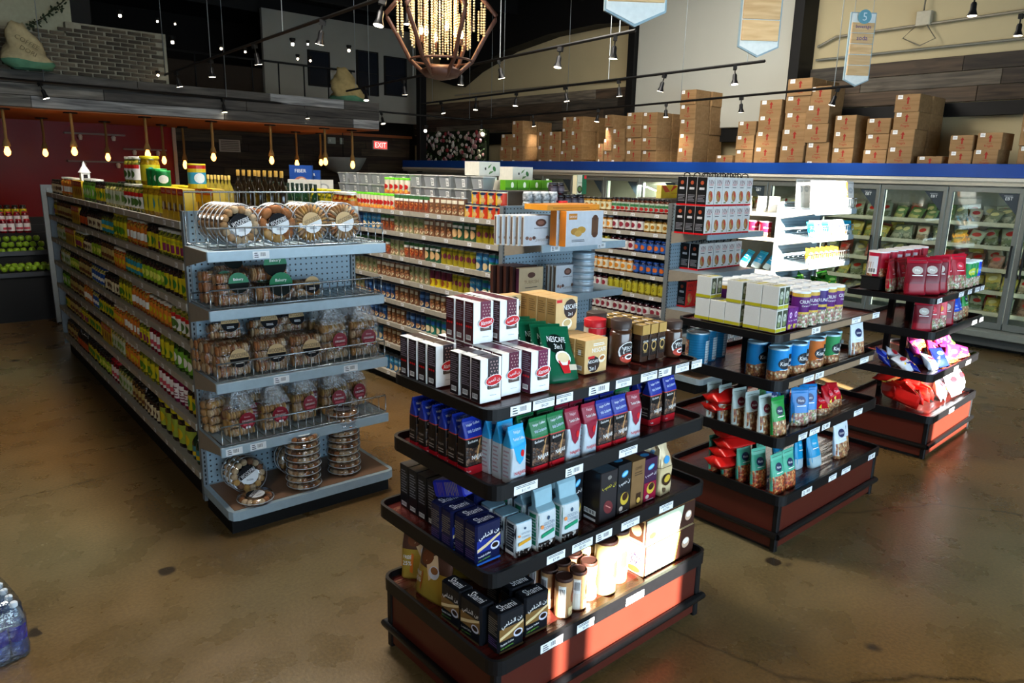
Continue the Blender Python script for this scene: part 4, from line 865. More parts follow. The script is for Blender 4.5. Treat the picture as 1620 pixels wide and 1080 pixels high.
def haseeb(c1, c2, name='coffee_carton', gold=False, h=.235, top=None):
    fr = [('e', .5, .80, .26, .06, m('2f8fc9', .35), .3), ('e', .5, .80, .22, .035, m('8fd0ee', .35), .3), ('t', HASEEB, .5, .62, .09, WHT, .85, .1), ('r', .02, .02, .98, .45, m(c2, .35)), ('e', .55, .30, .32, .13, m('c8a83a', .35), .4), ('e', .58, .34, .22, .08, m('3a1e10', .35), .4), ('e', .3, .12, .14, .05, m('b9a89a', .4)), ('l', .2, .03, .8, .06, 1, WHT)]
    return carton(name, 'coffee box', .088, .085, h, (m(c1, .3), m(c1, .35), m(top or c1, .3)), fr, [('b', .15, .12, .75, .2), ('r', .15, .03, .75, .09, WHT), ('e', .5, .85, .22, .04, m('2f8fc9', .35))], [('e', .5, .5, .3, .2, m('2f8fc9', .35))])
HB = haseeb('1c1e22', '2a2422'); HP = haseeb('3a1a3c', '8a1434', h=.21)
HL = carton('coffee_carton', 'coffee box', .105, .10, .235, (m('262224', .3), None, m('4a5a66', .12, bump=.6)), [('t', HASEEB, .5, .70, .10, m('c9b83a', .4), .8, .1), ('e', .5, .30, .25, .14, m('6a2a2c', .4), .6), ('p', [(.35, .36), (.64, .28), (.63, .26), (.34, .34)], m('c07a70', .4)), ('e', .5, .88, .12, .04, m('7a746e', .4))], [('b', .1, .14, .8, .24), ('r', .1, .03, .8, .08, WHT)], bev=.003)
HK = carton('coffee_carton', 'coffee box', .088, .085, .225, (m('7c5c38', .5), m('6b4e30', .5)), [('t', 'COFFEE', .5, .84, .06, m('4a341c'), .5), ('l', .2, .68, .8, .78, 2, m('4a341c')), ('r', .42, .06, .78, .3, m('3a2414', .4)), ('e', .6, .14, .14, .06, m('c9a04a', .4))], ())
cream = bag('valve_coffee_bag', 'coffee bag', .095, .07, .24, [(0, .97, 1, 0), (.03, 1, 1, 0), (.56, 1, .95, 0), (.75, .9, .7, 0), (.92, .6, .3, .05), (1, .75, .12, .1)], 5, [(.56, m('c9b48a', .35)), (.58, m('7d6a4a', .4)), (1, m('c8b28c', .3, .2, bump=.6))], [('e', .5, .72, .26, .07, m('2f8fc9', .35), .3), ('e', .5, .32, .34, .12, m('3a2410', .4), .4), ('e', .5, .34, .24, .07, m('c8a83a', .35), .4), ('e', .3, .12, .12, .05, m('5a4632', .4))], (), wob=.12, seed=8)
blk = carton('coffee_carton', 'coffee box', .08, .065, .20, (m('23262a', .4), m('1a1c20', .4)), [('l', .1, .6, .9, .9, 4, m('7d8088')), ('r', .1, .05, .9, .2, m('c8ccd0', .4))], [('l', .15, .35, .85, .9, 9, m('80848c')), ('b', .2, .04, .8, .14)])
# ---- tray of the front table
bika = bag('cappuccino_pouch', 'coffee pouch', .19, .06, .30, [(0, .9, .6, 0), (.05, 1, .9, 0), (.4, 1, 1, 0), (.9, .97, .25, 0), (.95, 1, .05, 0), (1, 1, .04, 0)], 2.4, [(.45, m('b8983c', .3, .35, bump=.5)), (.7, m('54372c', .3, .2)), (1, m('3a2238', .3, .1))], [('p', [(.05, .88), (.52, .88), (.52, .99), (.05, .99)], m('b3161e', .35)), ('t', 'BIIKA', .29, .935, .08, WHT, .38), ('t', 'Cappuccino', .40, .80, .07, WHT, .7, -.06), ('e', .32, .60, .2, .1, m('6a3b22', .4), .5), ('p', [(.3, .55), (.6, .7), (.75, .48), (.5, .3)], m('d8b890', .4)), ('e', .62, .44, .16, .09, m('c9ccd6', .35)), ('e', .62, .47, .11, .05, m('8a5a34', .4)), ('p', [(.0, .18), (.28, .1), (.3, .38), (.0, .48)], m('d8742a', .35)), ('t', 'FREE', .14, .34, .05, WHT, .2), ('t', '25%', .14, .25, .06, WHT, .22)], wob=.06, seed=11)
choc = m('3a221c', .45, n=.25)
canS = can('drink_powder_canister', 'canister', .037, .175, m('b3875c', .4, n=.25), choc, [('r', .06, .04, .30, .9, m('e8e2d8', .5)), ('b', .08, .5, .28, .86), ('r', .4, .05, .95, .3, m('d9c08c', .4)), ('e', .68, .55, .2, .2, m('8a4a2a', .4)), ('t', 'chocolate', .68, .17, .08, m('6a3a22', .4), .4)], lidh=.014)
canT = can('drink_powder_canister', 'canister', .05, .25, m('8c7d4e', .4, n=.2), choc, [('r', .3, .2, .7, .8, m('d9c7a0', .4)), ('e', .5, .5, .14, .18, m('8a5a34', .4)), ('b', .72, .3, .86, .7)], lidh=.015)
joyt = carton('coffee_biscuit_box', 'biscuit box', .37, .10, .12, (m('3a2018', .35), m('cdb890', .4), m('b8854c', .4)), [('p', [(.02, .02), (.68, .02), (.76, .98), (.02, .98)], m('c6cfb4', .4)), ('t', 'CoffeeJoy', .50, .48, .26, m('232c5a', .4), .42, .12), ('e', .14, .3, .07, .13, m('7a4a2a', .4)), ('e', .86, .45, .07, .22, m('c9a68c', .4)), ('e', .86, .5, .05, .12, WHT)], [('r', .1, .1, .9, .9, m('4a2a1c', .4)), ('e', .5, .5, .3, .25, m('c8a880', .4))], [('r', .1, .15, .55, .85, m('d8c090', .4)), ('e', .7, .5, .12, .3, m('7a4426', .4))])
joyb = carton('coffee_biscuit_box', 'biscuit box', .37, .12, .15, (m('3a2018', .35), m('c9b890', .4), m('c6b088', .4)), [('p', [(.02, .02), (.58, .02), (.66, .98), (.02, .98)], m('c6cfb4', .4)), ('p', [(.58, .02), (.61, .02), (.69, .98), (.66, .98)], m('8d9a3a', .4)), ('t', 'Coffee', .34, .55, .28, m('232c5a', .4), .34, .1), ('e', .82, .5, .08, .18, m('c9a68c', .4)), ('e', .82, .56, .06, .1, WHT)], [('t', 'Coffee', .5, .6, .2, m('3a2a5a', .4), .7), ('t', 'Joy', .5, .4, .2, m('3a2a5a', .4), .4), ('e', .5, .15, .3, .1, m('8a5a34', .4))])
# ---- middle table
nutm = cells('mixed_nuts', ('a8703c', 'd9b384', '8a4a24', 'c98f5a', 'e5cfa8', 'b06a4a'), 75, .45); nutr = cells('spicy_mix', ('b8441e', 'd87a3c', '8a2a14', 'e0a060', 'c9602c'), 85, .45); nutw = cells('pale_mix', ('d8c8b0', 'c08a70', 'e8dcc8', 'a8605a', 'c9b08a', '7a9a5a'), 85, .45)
patt = m('c6c8c4', .6, n=.3, s=420)
sugar = carton('sugar_box', 'sugar box', .055, .098, .125, (m('d9d9d2', .5), patt, m('c9c9b8', .5)), [('r', .02, .02, .98, .16, m('b2aa1e', .4)), ('r', .08, .2, .92, .95, m('39422e', .4)), ('e', .5, .6, .3, .2, m('b9bfae', .4)), ('e', .45, .35, .25, .12, m('7c8a5a', .4)), ('t', 'Tea', .5, .62, .12, m('2c3422'), .4)], [('r', 0, .02, 1, .16, m('a7a01c', .4))], [('r', .1, .2, .9, .5, m('a7a01c', .4)), ('l', .1, .6, .9, .9, 2, m('7a7a70'))])
treat = carton('sweet_treat_box', 'snack box', .05, .06, .12, (m('6a2478', .35), m('5a1c68', .35), m('8a4a98', .35)), [('e', .5, .68, .24, .14, m('e8d8f0', .4)), ('e', .5, .68, .14, .08, m('8a3a9a', .4)), ('t', 'Sweet Treat', .5, .42, .07, WHT, .8), ('e', .35, .14, .3, .12, m('b9a83a', .4)), ('e', .75, .2, .12, .04, m('d8c8a0', .4))], ())
crun = can('crunchy_can', 'snack can', .050, .205, m('5a1f6a', .35), m('dfe3e4', .35), [('r', 0, 0, 1, .42, nutw), ('r', 0, .40, 1, .46, m('c9a23a', .35)), ('t', 'CRUNCHY', .5, .76, .10, WHT, .5), ('t', 'Caramel Corn', .5, .64, .05, WHT, .4), ('r', 0, .9, 1, 1, m('c9a23a', .35))], span=240)
crunb = can('crunchy_can', 'snack can', .050, .205, m('3a1f6a', .35), m('e6e8ea', .35), [('r', 0, 0, 1, .42, nutw), ('t', 'CRUNCHY', .5, .72, .10, WHT, .5), ('r', 0, .5, 1, .58, m('c9a23a', .35))], span=240)
def kiads(c, name='nut_can', label='Kids'):
    return can(name, 'nut can', .056, .205, m(c, .35), m('9cc0d0', .35, .2), [('r', 0, 0, 1, .38, nutm), ('e', .5, .62, .19, .17, m('101a24', .4)), ('t', 'Kisses', .5, .62, .12, WHT, .28), ('e', .5, .38, .24, .05, nutm), ('l', .36, .42, .64, .45, 1, WHT)], span=240)
KB, KO, KG = kiads('1f86c8'), kiads('c8692c'), kiads('2e8a52')
blucan = can('blue_nut_tin', 'tin', .068, .21, m('1e7fb0', .3, .2), m('a9b6ba', .3, .5), [('r', .62, .2, .8, .8, m('c9d8de', .4)), ('b', .62, .1, .82, .2), ('r', .1, .1, .25, .8, nutm)] + [('r', 0, .1 + .08 * i, 1, .11 + .08 * i, m('155f88', .35)) for i in range(10)], span=240)
dprof = [(0, .92, .8, 0), (.05, 1, 1, 0), (.35, 1, .95, 0), (.84, .97, .22, 0), (.88, 1, .06, 0), (1, 1, .04, 0)]
def doy(c, nut, logo='1c2a44', topc=None, w_=.12, h=.235, seed=1, name='nut_pouch', bandh=.42, txt='Nuts', d=.055):
    return bag(name, 'snack pouch', w_, d, h, dprof, 2.5, [(bandh, nut), (.85, m(c, .28)), (1, m(topc or c, .28))], [('e', .5, .66, .26, .11, m(logo, .35)), ('t', txt, .5, .66, .06, WHT, .34), ('l', .25, .5, .75, .55, 1, WHT), ('r', .1, .92, .9, .93, m('2a3a34', .5))], [('r', .1, .1, .9, .8, m(c, .3))], wob=.07, seed=seed)
DG = doy('1f8a3a', nutm, seed=1); DW = doy('b9c8c4', nutm, '7a1c30', seed=2, bandh=.5); DT = doy('4aa488', nutr, '1a2a4a', 'a0d8c4' and '5fb298', seed=3, bandh=.45); DD = doy('154a2c', nutm, '0c1c14', seed=4)
DB = doy('1d74b8', nutw, '102a60', seed=5, bandh=.35); DP = doy('cdd8e0', nutm, '1c2450', seed=6, w_=.15, h=.25, txt='Deluxe'); DBS = doy('1488b8', m('9fb4bc', .35), '1a9ac8', '2aa8c8', seed=7, bandh=.3)
pprof = [(0, .98, .05, 0), (.05, .97, .25, 0), (.3, .95, .95, 0), (.6, .95, 1, 0), (.92, .97, .25, 0), (1, 1, .05, 0)]
def pillow(c, nut, w_=.15, h=.20, seed=1, c2=None, name='snack_bag', txt='', d=.07, cl='e8c83a'):
    return bag(name, 'snack bag', w_, d, h, pprof, 2.2, [(.36, nut), (1, m(c, .25, bump=.4))], [('e', .5, .66, .3, .12, m(c2 or 'f0d040', .35), .2)] + ([('t', txt, .5, .66, .09, WHT, .45, .15)] if txt else []) + [('p', [(.1, .4), (.3, .5), (.22, .36)], m(cl, .35)), ('p', [(.7, .42), (.92, .52), (.85, .36)], m(cl, .35))], (), wob=.12, seed=seed)
PR_ = pillow('b01420', nutm, seed=1, c2='e02838', txt='Classic'); PB = pillow('1436a8', nutw, seed=2, c2='2a60d8', txt='Nuts'); PM = pillow('8a2460', nutr, seed=3, c2='d84060', cl='e8a030'); PRL = pillow('c41a16', m('a81410', .25, bump=.5), .24, .16, 4, 'e8b060', d=.10, name='red_snack_bag'); PBK = pillow('14207a', m('1a2a8a', .25, bump=.5), seed=5, c2='3a60c8')
PWS = pillow('d8dce4', m('c8d0dc', .25, bump=.5), seed=6, c2='b02830'); PGN = pillow('3a8a2c', m('58b83a', .3, bump=.5), .18, .17, 7, '9ad860', name='green_snack_bag'); PYL = pillow('c88a1c', nutw, .13, .2, 8, '2a2a3a', name='corn_snack_bag', txt='Bugs')
PRW = doy('a81428', nutw, 'd8384a', 'c81c34', .135, .245, 9, 'red_nut_pouch', .4, 'Mix', .06); PRO = doy('d84858', nutw, 'e8a030', 'd02840', .135, .245, 10, 'red_nut_pouch', .45, 'Mix', .06); PRD = doy('6a0c1c', m('8a1424', .3), 'b8b0a8', '9a1428', .135, .245, 12, 'red_nut_pouch', .3, 'Mix', .06); PBW = doy('1c48c0', nutw, '2a60d8', '2058d0', .12, .20, 11, 'blue_nut_pouch', .42, 'Mix', .06)
canR = can('red_nut_can', 'nut can', .072, .19, m('b81c38', .35), m('e8e4e4', .4), [('r', 0, .0, .25, .6, nutm), ('r', .1, .1, .35, .85, m('d8dce4', .4)), ('b', .12, .1, .33, .35), ('r', .4, 0, 1, .35, nutm), ('t', 'Mixed Nuts', .68, .65, .1, WHT, .4), ('r', .38, .0, .4, 1, m('8a1028'))], span=260)
canG2 = can('green_nut_can', 'nut can', .04, .17, m('1a8a4a', .35), m('d8ecf0', .4), [('r', 0, 0, 1, .4, nutw), ('e', .5, .65, .2, .15, m('b9c83a', .4)), ('t', 'Nuts', .5, .65, .08, WHT, .2)], span=240)
canB2 = can('blue_nut_can', 'nut can', .04, .17, m('1a44c8', .35), m('d8ecf0', .4), [('r', 0, 0, 1, .4, nutw), ('e', .5, .65, .2, .15, m('2a70e8', .4)), ('t', 'Nuts', .5, .65, .08, WHT, .2)], span=240)
# ================================================================ things on the display tables
J = lambda a=.004: RND.uniform(-a, a)
used = set()
def put(pr, x, y, z, label, group=None, rz=0, tilt=None, scale=None):
    while label in used: label = label + ' too'
    used.add(label)
    return dup(pr, (x, y, z), rz, label, group, tilt, scale)
# -- table one, top: coffee cartons. columns run away from the camera
def col(pr, x, y, z, n, dy, what, where, group, jx=.003, rz=0, tilt=None, first=1):
    for k in range(n): put(pr[k % len(pr)] if isinstance(pr, list) else pr, x + J(jx), y + k * dy, z, '%s, %s from the front, %s' % (what, ordn(k + first), where), group, rz + J(.02), tilt)
gA = 'white coffee cartons on the front table top'
zt = Z3 + .008
col([AM['dark_ar'], AM['dark_ar'], AM['dark_ar'], AM['dark_en']], 1.572, 1.955, zt, 3, .064, 'white coffee carton with dark bean stripe', 'corner column', gA, .008)
col([AM['mar_ar'], AM['pur_ar']], 1.684, 1.975, zt, 7, .059, 'white coffee carton with purple stripe', 'second column', gA)
col([AM['pur_en'], AM['mar_en']], 1.795, 1.935, zt, 7, .059, 'white coffee carton with purple stripe', 'column next to the green pouches', gA)
col(AM['dark_en'], 1.552, 2.215, zt, 4, .064, 'white coffee carton with dark side', 'back column at the table corner', gA)
col(AM['mar_en'], 1.686, 2.15, zt + .1675, 3, .062, 'raised white coffee carton with maroon side', 'upper outer column', gA)
col(AM['mar_ar'], 1.795, 2.12, zt + .1675, 4, .060, 'raised white coffee carton with Arabic red oval', 'upper inner column', gA)
gN = 'instant coffee on the front table top'
for k in range(5): put(nesg, 1.965 - .012 * k, 1.985 + .055 * k, zt, 'green instant coffee pouch leaning back, %s behind the coffee cartons row' % ordn(k + 1), gN, J(.06), (-.42 + .04 * k, .10, 0), 1.1)
col(nes21, 2.16, 2.0, zt, 3, .060, 'tan instant coffee box with cup picture', 'lower box row', gN)
col(nes21, 2.17, 2.20, zt, 4, .060, 'tan instant coffee box under the raised boxes', 'rear row', gN)
col(nes22, 2.165, 2.19, zt + .1475, 4, .060, 'raised tan instant coffee box with dark bubble', 'raised box row', gN)
put(nes22, 2.0, 2.38, zt, 'tan instant coffee box behind the green pouches', gN); put(nes22, 2.0, 2.38, zt + .1475, 'upper tan instant coffee box behind the green pouches', gN)
put(mate, 2.39, 2.16, zt, 'white creamer jar with red lid between instant coffee boxes and jars', gN)
put(NJ, 2.44, 2.05, zt, 'tall instant coffee jar with brown lid, closest to the tan boxes', gN); put(NJ, 2.475, 2.23, zt, 'tall instant coffee jar behind the closest coffee jar', gN); put(NJ2, 2.745, 1.99, zt, 'short instant coffee jar at the far front corner of the table', gN); put(NJ2, 2.74, 2.12, zt, 'short instant coffee jar behind the corner coffee jar', gN)
for i in range(3):
    for k in range(5): put(goldj, 2.512 + i * .060, 1.985 + k * .062 + .0 * i, zt, 'square gold-capped coffee jar, %s row back, %s from the tall brown-lidded jar' % (ordn(k + 1), ordn(i + 1)), gN, J(.03))
# -- shelf two: ground coffee bags
gB = 'ground coffee bags on the second shelf of the front table'
zs = Z2 + .001
col(NB, 1.585, 2.06, zs, 6, .068, 'blue-topped black coffee bag', 'row along short table side', gB)
col(NLB, 1.665, 1.885, zs, 3, .064, 'sky-blue and silver ground coffee bag', 'row at the table corner', gB, rz=.05)
col(NLB, 1.695, 2.085, zs, 2, .062, 'sky-blue and silver ground coffee bag set back', 'second corner row', gB)
for i, (pr, x, what) in enumerate(((NG, 1.785, 'green-topped'), (NG, 1.885, 'green-topped'), (NW, 1.985, 'white and crimson'), (NW, 2.075, 'white and crimson'), (NB, 2.165, 'blue-topped'), (NB, 2.262, 'blue-topped'), (NW, 2.36, 'white and crimson'))):
    for k in range(4): put(pr if k == 0 or i in (2, 3) else (NG if i in (0, 1, 6) else NB), x + J(), 1.905 + k * .064 + (i * .0), zs, '%s ground coffee bag, column %s from the sky-blue bags, %s' % (what, ordn(i + 1), ('front one', 'one behind it', 'third one back', 'rearmost')[k]), gB, J(.05))
col(NG, 2.44, 2.14, zs, 2, .064, 'green ground coffee bag set back', 'gap between bags', gB)
col(NB, 2.60, 1.98, zs, 4, .066, 'blue and black ground coffee bag with red base', 'inner end block', gB, rz=.0); col(NB, 2.71, 1.98, zs, 4, .066, 'blue and black ground coffee bag with red base', 'outer end block', gB)
# -- shelf three
gC = 'coffee packs on the third shelf of the front table'
zs = Z1 + .001
col(blk, 1.60, 2.28, zs, 4, .072, 'dark coffee carton with pale end', 'back corner row', gC)
col(SHB, 1.535, 1.93, zs, 4, .074, 'navy vacuum coffee brick with white Arabic name', 'corner column', gC, .006)
col(SHB, 1.70, 2.14, zs, 2, .074, 'navy vacuum coffee brick standing behind the corner', 'second column', gC, .006)
for k in range(2): put(SHL, 1.54 + .10 * k, 2.20 + .05 * k, zs + .185, 'bright blue coffee brick lying on the navy bricks, %s' % ('outer one' if k == 0 else 'inner one'), gC, .15 - .5 * k, (1.25, 0, 0))
col(GS, 1.70, 1.885, zs, 3, .082, 'small silver coffee bag with yellow ribbon', 'beside navy bricks', gC, .004, -.05)
for i, x in enumerate((1.80, 1.925)):
    for k in range(3): put(GT, x + J(), 1.865 + .09 * k - .005 * i, zs, 'tall silver-topped coffee bag with green side, %s pair column, %s' % (('inner', 'outer')[i], ('front', 'middle', 'back')[k]), gC, J(.05) - .03)
for i, (pr, x, y, what) in enumerate(((HB, 2.045, 1.93, 'black coffee carton turned slightly beside the silver bags'), (HL, 2.155, 1.87, 'wide dark coffee carton with glossy wrapped top and bean picture'), (HB, 2.275, 1.88, 'black coffee carton with blue oval and golden cup'), (HK, 2.375, 1.885, 'plain brown kraft coffee carton'), (HP, 2.475, 1.89, 'purple and crimson coffee carton with blue oval'), (cream, 2.59, 1.885, 'cream coffee bag with crumpled top and blue oval'))):
    for k in range(3): put(pr, x + J(), y + k * (.105 if pr is HL else .09), zs, what + ('', ', second one back', ', rearmost one')[k], gC, (.25 if i == 0 else J(.03)))
put(blk, 2.60, 2.34, zs + .0, 'grey coffee carton lying behind the cream bag', gC, 1.57)
# -- tray
gD = 'things in the base tray of the front table'
zs = Z0 + .001
put(bika, 1.525, 2.36, zs, 'large cappuccino pouch facing the short side of the tray', gD, -1.45, (-.20, 0, 0))
for k, (x, y, a, lb) in enumerate(((1.54, 2.47, -.75, 'gold cappuccino pouch edge-on at the far tray corner'), (1.64, 2.44, -.8, 'gold and purple cappuccino pouch next to the far corner one'), (1.72, 2.34, -.9, 'cappuccino pouch behind the large one'), (1.86, 2.22, -.6, 'gold cappuccino pouch slumped behind the dark bricks'))): put(bika, x, y, zs, lb, gD, a, (-.25, 0, 0))
for x, y, a, lb in ((1.545, 1.80, -.04, 'dark vacuum coffee brick at the very corner of the tray'), (1.69, 1.815, -.04, 'dark coffee brick beside the corner brick, closest to the canisters'), (1.52, 2.005, -1.55, 'dark coffee brick on the short tray side, behind the corner brick'), (1.52, 2.135, -1.55, 'dark coffee brick on the short tray side, beside the cappuccino pouch'), (1.69, 1.90, -.06, 'dark coffee brick in the middle row, closer to the canisters'), (1.70, 1.99, .04, 'dark coffee brick at the rear of the middle row'), (1.62, 1.90, .0, 'dark coffee brick standing right behind the corner brick')):
    if x == 1.62: continue
    put(SHD, x, y, zs, lb, gD, a)
gE = 'brown-lidded drink canisters in the front tray'
cs = [(907, 978, 'front canister closest to the tray edge'), (895.6, 955, ''), (934, 962, ''), (922, 942, ''), (960, 948, ''), (945, 929, ''), (925, 917, ''), (893, 933, '')]
for i, (dx, dy) in enumerate(((0, 0), (-.0, .085), (.085, .0), (.08, .09), (.17, .02), (.165, .105), (.08, .18), (-.0, .17))): put(canS, 1.925 + dx, 1.84 + dy, zs, 'small tan canister with brown lid, %s counting from the tray front edge' % ordn(i + 1), gE, J(.3))
for i, (dx, dy) in enumerate(((0, 0), (.11, .03), (-.01, .11), (.10, .14), (.05, .24), (.17, .25))): put(canT, 2.19 + dx, 1.85 + dy, zs, 'tall olive canister with brown lid, %s counting from the small canisters' % ordn(i + 1), gE, J(.3))
put(joyb, 2.40, 1.80, zs, 'lower open coffee biscuit box with pale green front', gD); put(joyb, 2.40, 1.93, zs, 'coffee biscuit box behind the lower front one', gD); put(joyb, 2.40, 2.06, zs, 'third coffee biscuit box towards the back of the tray', gD)
put(joyt, 2.405, 1.81, zs + .152, 'upper coffee biscuit box with blue script name', gD, .0); put(joyt, 2.39, 1.94, zs + .152, 'upper coffee biscuit box behind the front one', gD)
# -- table two
gF = 'sugar boxes on the nut table top'
zs = Z3 + .012
for lay in range(2):
    for i in range(2):
        for k in range(5):
            if lay == 1 and k == 3: continue
            put(sugar, 3.60 + i * .058, 1.945 + k * .101 + (.02 if k > 1 else 0), zs + lay * .128, 'white speckled box with olive stripe, %s layer, %s column, %s from the front' % (('lower', 'upper')[lay], ('outer', 'inner')[i], ordn(k + 1)), gF, J(.01))
for i in range(2):
    for k in range(3): put(treat, 3.735 + i * .056, 1.95 + k * .065, zs, 'small purple snack box, %s beside the speckled boxes, %s from the front' % (('first', 'second')[i], ordn(k + 1)), 'purple snack boxes on the nut table top', J(.03))
for i in range(6):
    for k in range(6):
        if i < 1 and k < 3: continue
        put(crun if (i + k) % 3 else crunb, 3.80 + i * .104, 1.975 + k * .104 - (0 if i else 0), zs, 'purple crunchy snack can with white lid, %s along the front edge, %s row' % (ordn(i + 1), ordn(k + 1)), 'purple cans on the nut table top', J(.4))
zs = Z2 + .03
for i, (pr, nm_) in enumerate(((KB, 'blue'), (KB, 'blue'), (KB, 'blue'), (KB, 'blue'), (KO, 'orange'), (KO, 'orange'), (KG, 'green'), (KG, 'green'))):
    put(pr, 3.70 + i * .102, 1.965 + (.04 if i % 2 else 0), zs, '%s nut can with silver lid, %s from the table corner on the second shelf' % (nm_, ordn(i + 1)), 'nut cans on the second shelf', J(.2))
    put(pr, 3.74 + i * .102, 2.12 + (.04 if i % 2 else 0), zs, '%s nut can in the rear row, %s from the table corner' % (nm_, ordn(i + 1)), 'nut cans on the second shelf', J(.2))
for x, y, lb in ((3.66, 2.47, 'big blue tin closest to the shelf edge'), (3.79, 2.50, 'big blue tin in the middle of the three'), (3.93, 2.52, 'big blue tin furthest in on the shelf')): put(blucan, x, y, zs, lb, 'big blue tins', J(.4) - .9)
put(DP, 4.60, 1.93, zs, 'white nut pouch standing at the end of the nut cans', None, -.1, (-.12, 0, 0)); put(DP, 4.50, 2.1, zs, 'white nut pouch tucked behind the end pouch', None, .1, (-.12, 0, 0))
zs = Z1 + .03
for k in range(5): put(DW, 3.63 - .002 * k, 1.97 + .085 * k, zs, 'white-topped hazelnut pouch, %s along the short table side' % ordn(k + 1), 'pale nut pouches on the third shelf', -.15 + J(.08), (-.1, 0, 0))
put(DG, 3.655, 1.90, zs, 'bright green nut pouch at the corner of the third shelf', None, -.1, (-.14, 0, 0)); put(DD, 3.80, 1.93, zs, 'dark green nut pouch turned aside behind the corner pouch', None, .5, (-.12, 0, 0)); put(DG, 3.78, 2.05, zs, 'green nut pouch half hidden on the third shelf', None, .2, (-.1, 0, 0))
for k, (x, y, a) in enumerate(((3.93, 1.95, -.5), (4.03, 1.95, -.5), (3.88, 2.08, -.3), (4.0, 2.1, -.4))): put(DB, x, y, zs, 'blue nut pouch, %s in the middle of the third shelf' % ordn(k + 1), 'blue nut pouches on the third shelf', a, (-.12, 0, 0))
for k, (x, y, a) in enumerate(((4.12, 1.94, .2), (4.24, 1.92, -.2), (4.37, 1.92, .15), (4.47, 1.95, -.1), (4.2, 2.05, .3), (4.32, 2.06, -.3), (4.45, 2.08, 0), (4.28, 2.18, .2))): put(PR_, x, y, zs, 'red and yellow nut bag, %s in the pile at the end of the third shelf' % ordn(k + 1), 'red nut bags on the third shelf', a, (-.5 + J(.2), J(.2), 0), .9)
for lv, (zq, n_, yq) in enumerate(((Z1 + .03, 2, 2.30), (Z0 + .01, 4, 2.22))):
    for k in range(n_): put(PRL, 3.63 + J(.02), yq + .1 + J(.02), zq + .04 + k * .062, 'big red snack bag lying flat, %s in the %s pile' % (ordn(k + 1), ('third shelf', 'base tray')[lv]), 'red snack bags lying in piles', -.3 + J(.1), (1.57 - 3.14 * 0, 0, 0))
zs = Z0 + .001
for k in range(4): put(DT, 3.66 + J(.006), 2.0 + .095 * k, zs, 'teal spicy mix pouch, %s along the short side of the base tray' % ordn(k + 1), 'teal pouches in the base tray', -.12 + J(.1), (-.12, 0, 0))
for x, y, a, lb in ((3.675, 1.875, -.05, 'teal spicy mix pouch at the corner of the base tray'), (3.80, 1.87, -.02, 'teal spicy mix pouch next to the corner one'), (3.80, 2.03, .2, 'teal pouch half hidden behind the corner pair')): put(DT, x, y, zs, lb, 'teal pouches in the base tray', a, (-.14, 0, 0))
for k, (x, y, a) in enumerate(((4.12, 1.98, .1), (4.22, 1.93, -.1), (4.33, 1.95, .3), (4.28, 2.06, -.2), (4.16, 2.12, .2), (4.40, 2.05, 0))): put(DBS, x, y, zs, 'blue and silver snack pouch, %s in the heap at the tray end' % ordn(k + 1), 'blue pouches in the base tray', a, (-.2 + J(.2), J(.15), 0))
put(DP, 4.50, 1.90, zs, 'white nut pouch at the front end of the base tray', None, -.05, (-.16, 0, 0)); put(DP, 4.60, 1.95, zs, 'white nut pouch behind the one at the tray end', None, -.15, (-.16, 0, 0)); put(DP, 4.45, 2.10, zs, 'white nut pouch deeper in the base tray', None, .2, (-.1, 0, 0))
# -- table three
zs = Z3 + .02
for k in range(7): put([PRD, PRD, PRD, PRO, PRW, PRW, PRO][k], 5.64 + k * .13 - (.02 if k > 2 else 0), 2.02 - .014 * k if k else 2.06, zs, 'red nut pouch, %s along the top of the snack table from the purple cans' % ordn(k + 1), 'red pouches on the snack table top', [-.8, -.8, -.7, -.4, -.1, -.4, 0][k], (-.1, 0, 0), 1.12)
for k in range(4): put(PRW, 5.70 + k * .15, 2.18, zs, 'red nut pouch in the rear row, %s from the purple cans' % ordn(k + 1), 'red pouches on the snack table top', J(.2), (-.1, 0, 0))
for k in range(6): put(canR, 5.78 + k * .152, 2.34, zs + .10, 'red nut can with white lid, %s in the raised back row' % ordn(k + 1), 'red nut cans on the snack table', J(.6))
MB().box(5.68, 6.66, 2.27, 2.41, zs, zs + .098, BLK).rbox(5.68, 6.66, 2.26, 2.42, zs + .09, zs + .099, BLK, .002).build('riser_board', label='black riser under the red nut cans', category='riser')
for i in range(4):
    for k in range(3): put(canG2 if i < 3 else canB2, 6.50 + i * .084, 1.95 + k * .088 + i * .004, zs, '%s nut can with pale lid, %s from the red pouches, %s row' % (('green', 'blue')[i // 3], ordn(i + 1), ordn(k + 1)), 'green and blue cans on the snack table', J(.4), None, (1, 1, 1.2))
zs = Z2 + .05
for k in range(5): put([PRD, PRW, PRO, PRD, PRO][k], 5.72 + k * .125, 2.0 - .01 * k, zs, 'red nut pouch seen edge-on, %s on the second shelf of the snack table' % ordn(k + 1), 'red pouches on the second snack shelf', [-.9, -.9, -.8, -.8, -.2][k], (-.1, 0, 0))
for k, (x, y, a) in enumerate(((6.33, 1.94, .3), (6.44, 1.96, -.2), (6.57, 1.95, .1), (6.50, 2.08, .2), (6.62, 2.08, 0))): put(PBW, x, y, zs, 'blue and white nut pouch, %s on the second snack shelf' % ordn(k + 1), 'blue pouches on the second snack shelf', a, (-.15, 0, 0))
put(DG, 6.72, 1.97, zs, 'green nut pouch at the end of the second snack shelf', None, 0, (-.1, 0, 0))
zs = Z1 + .04
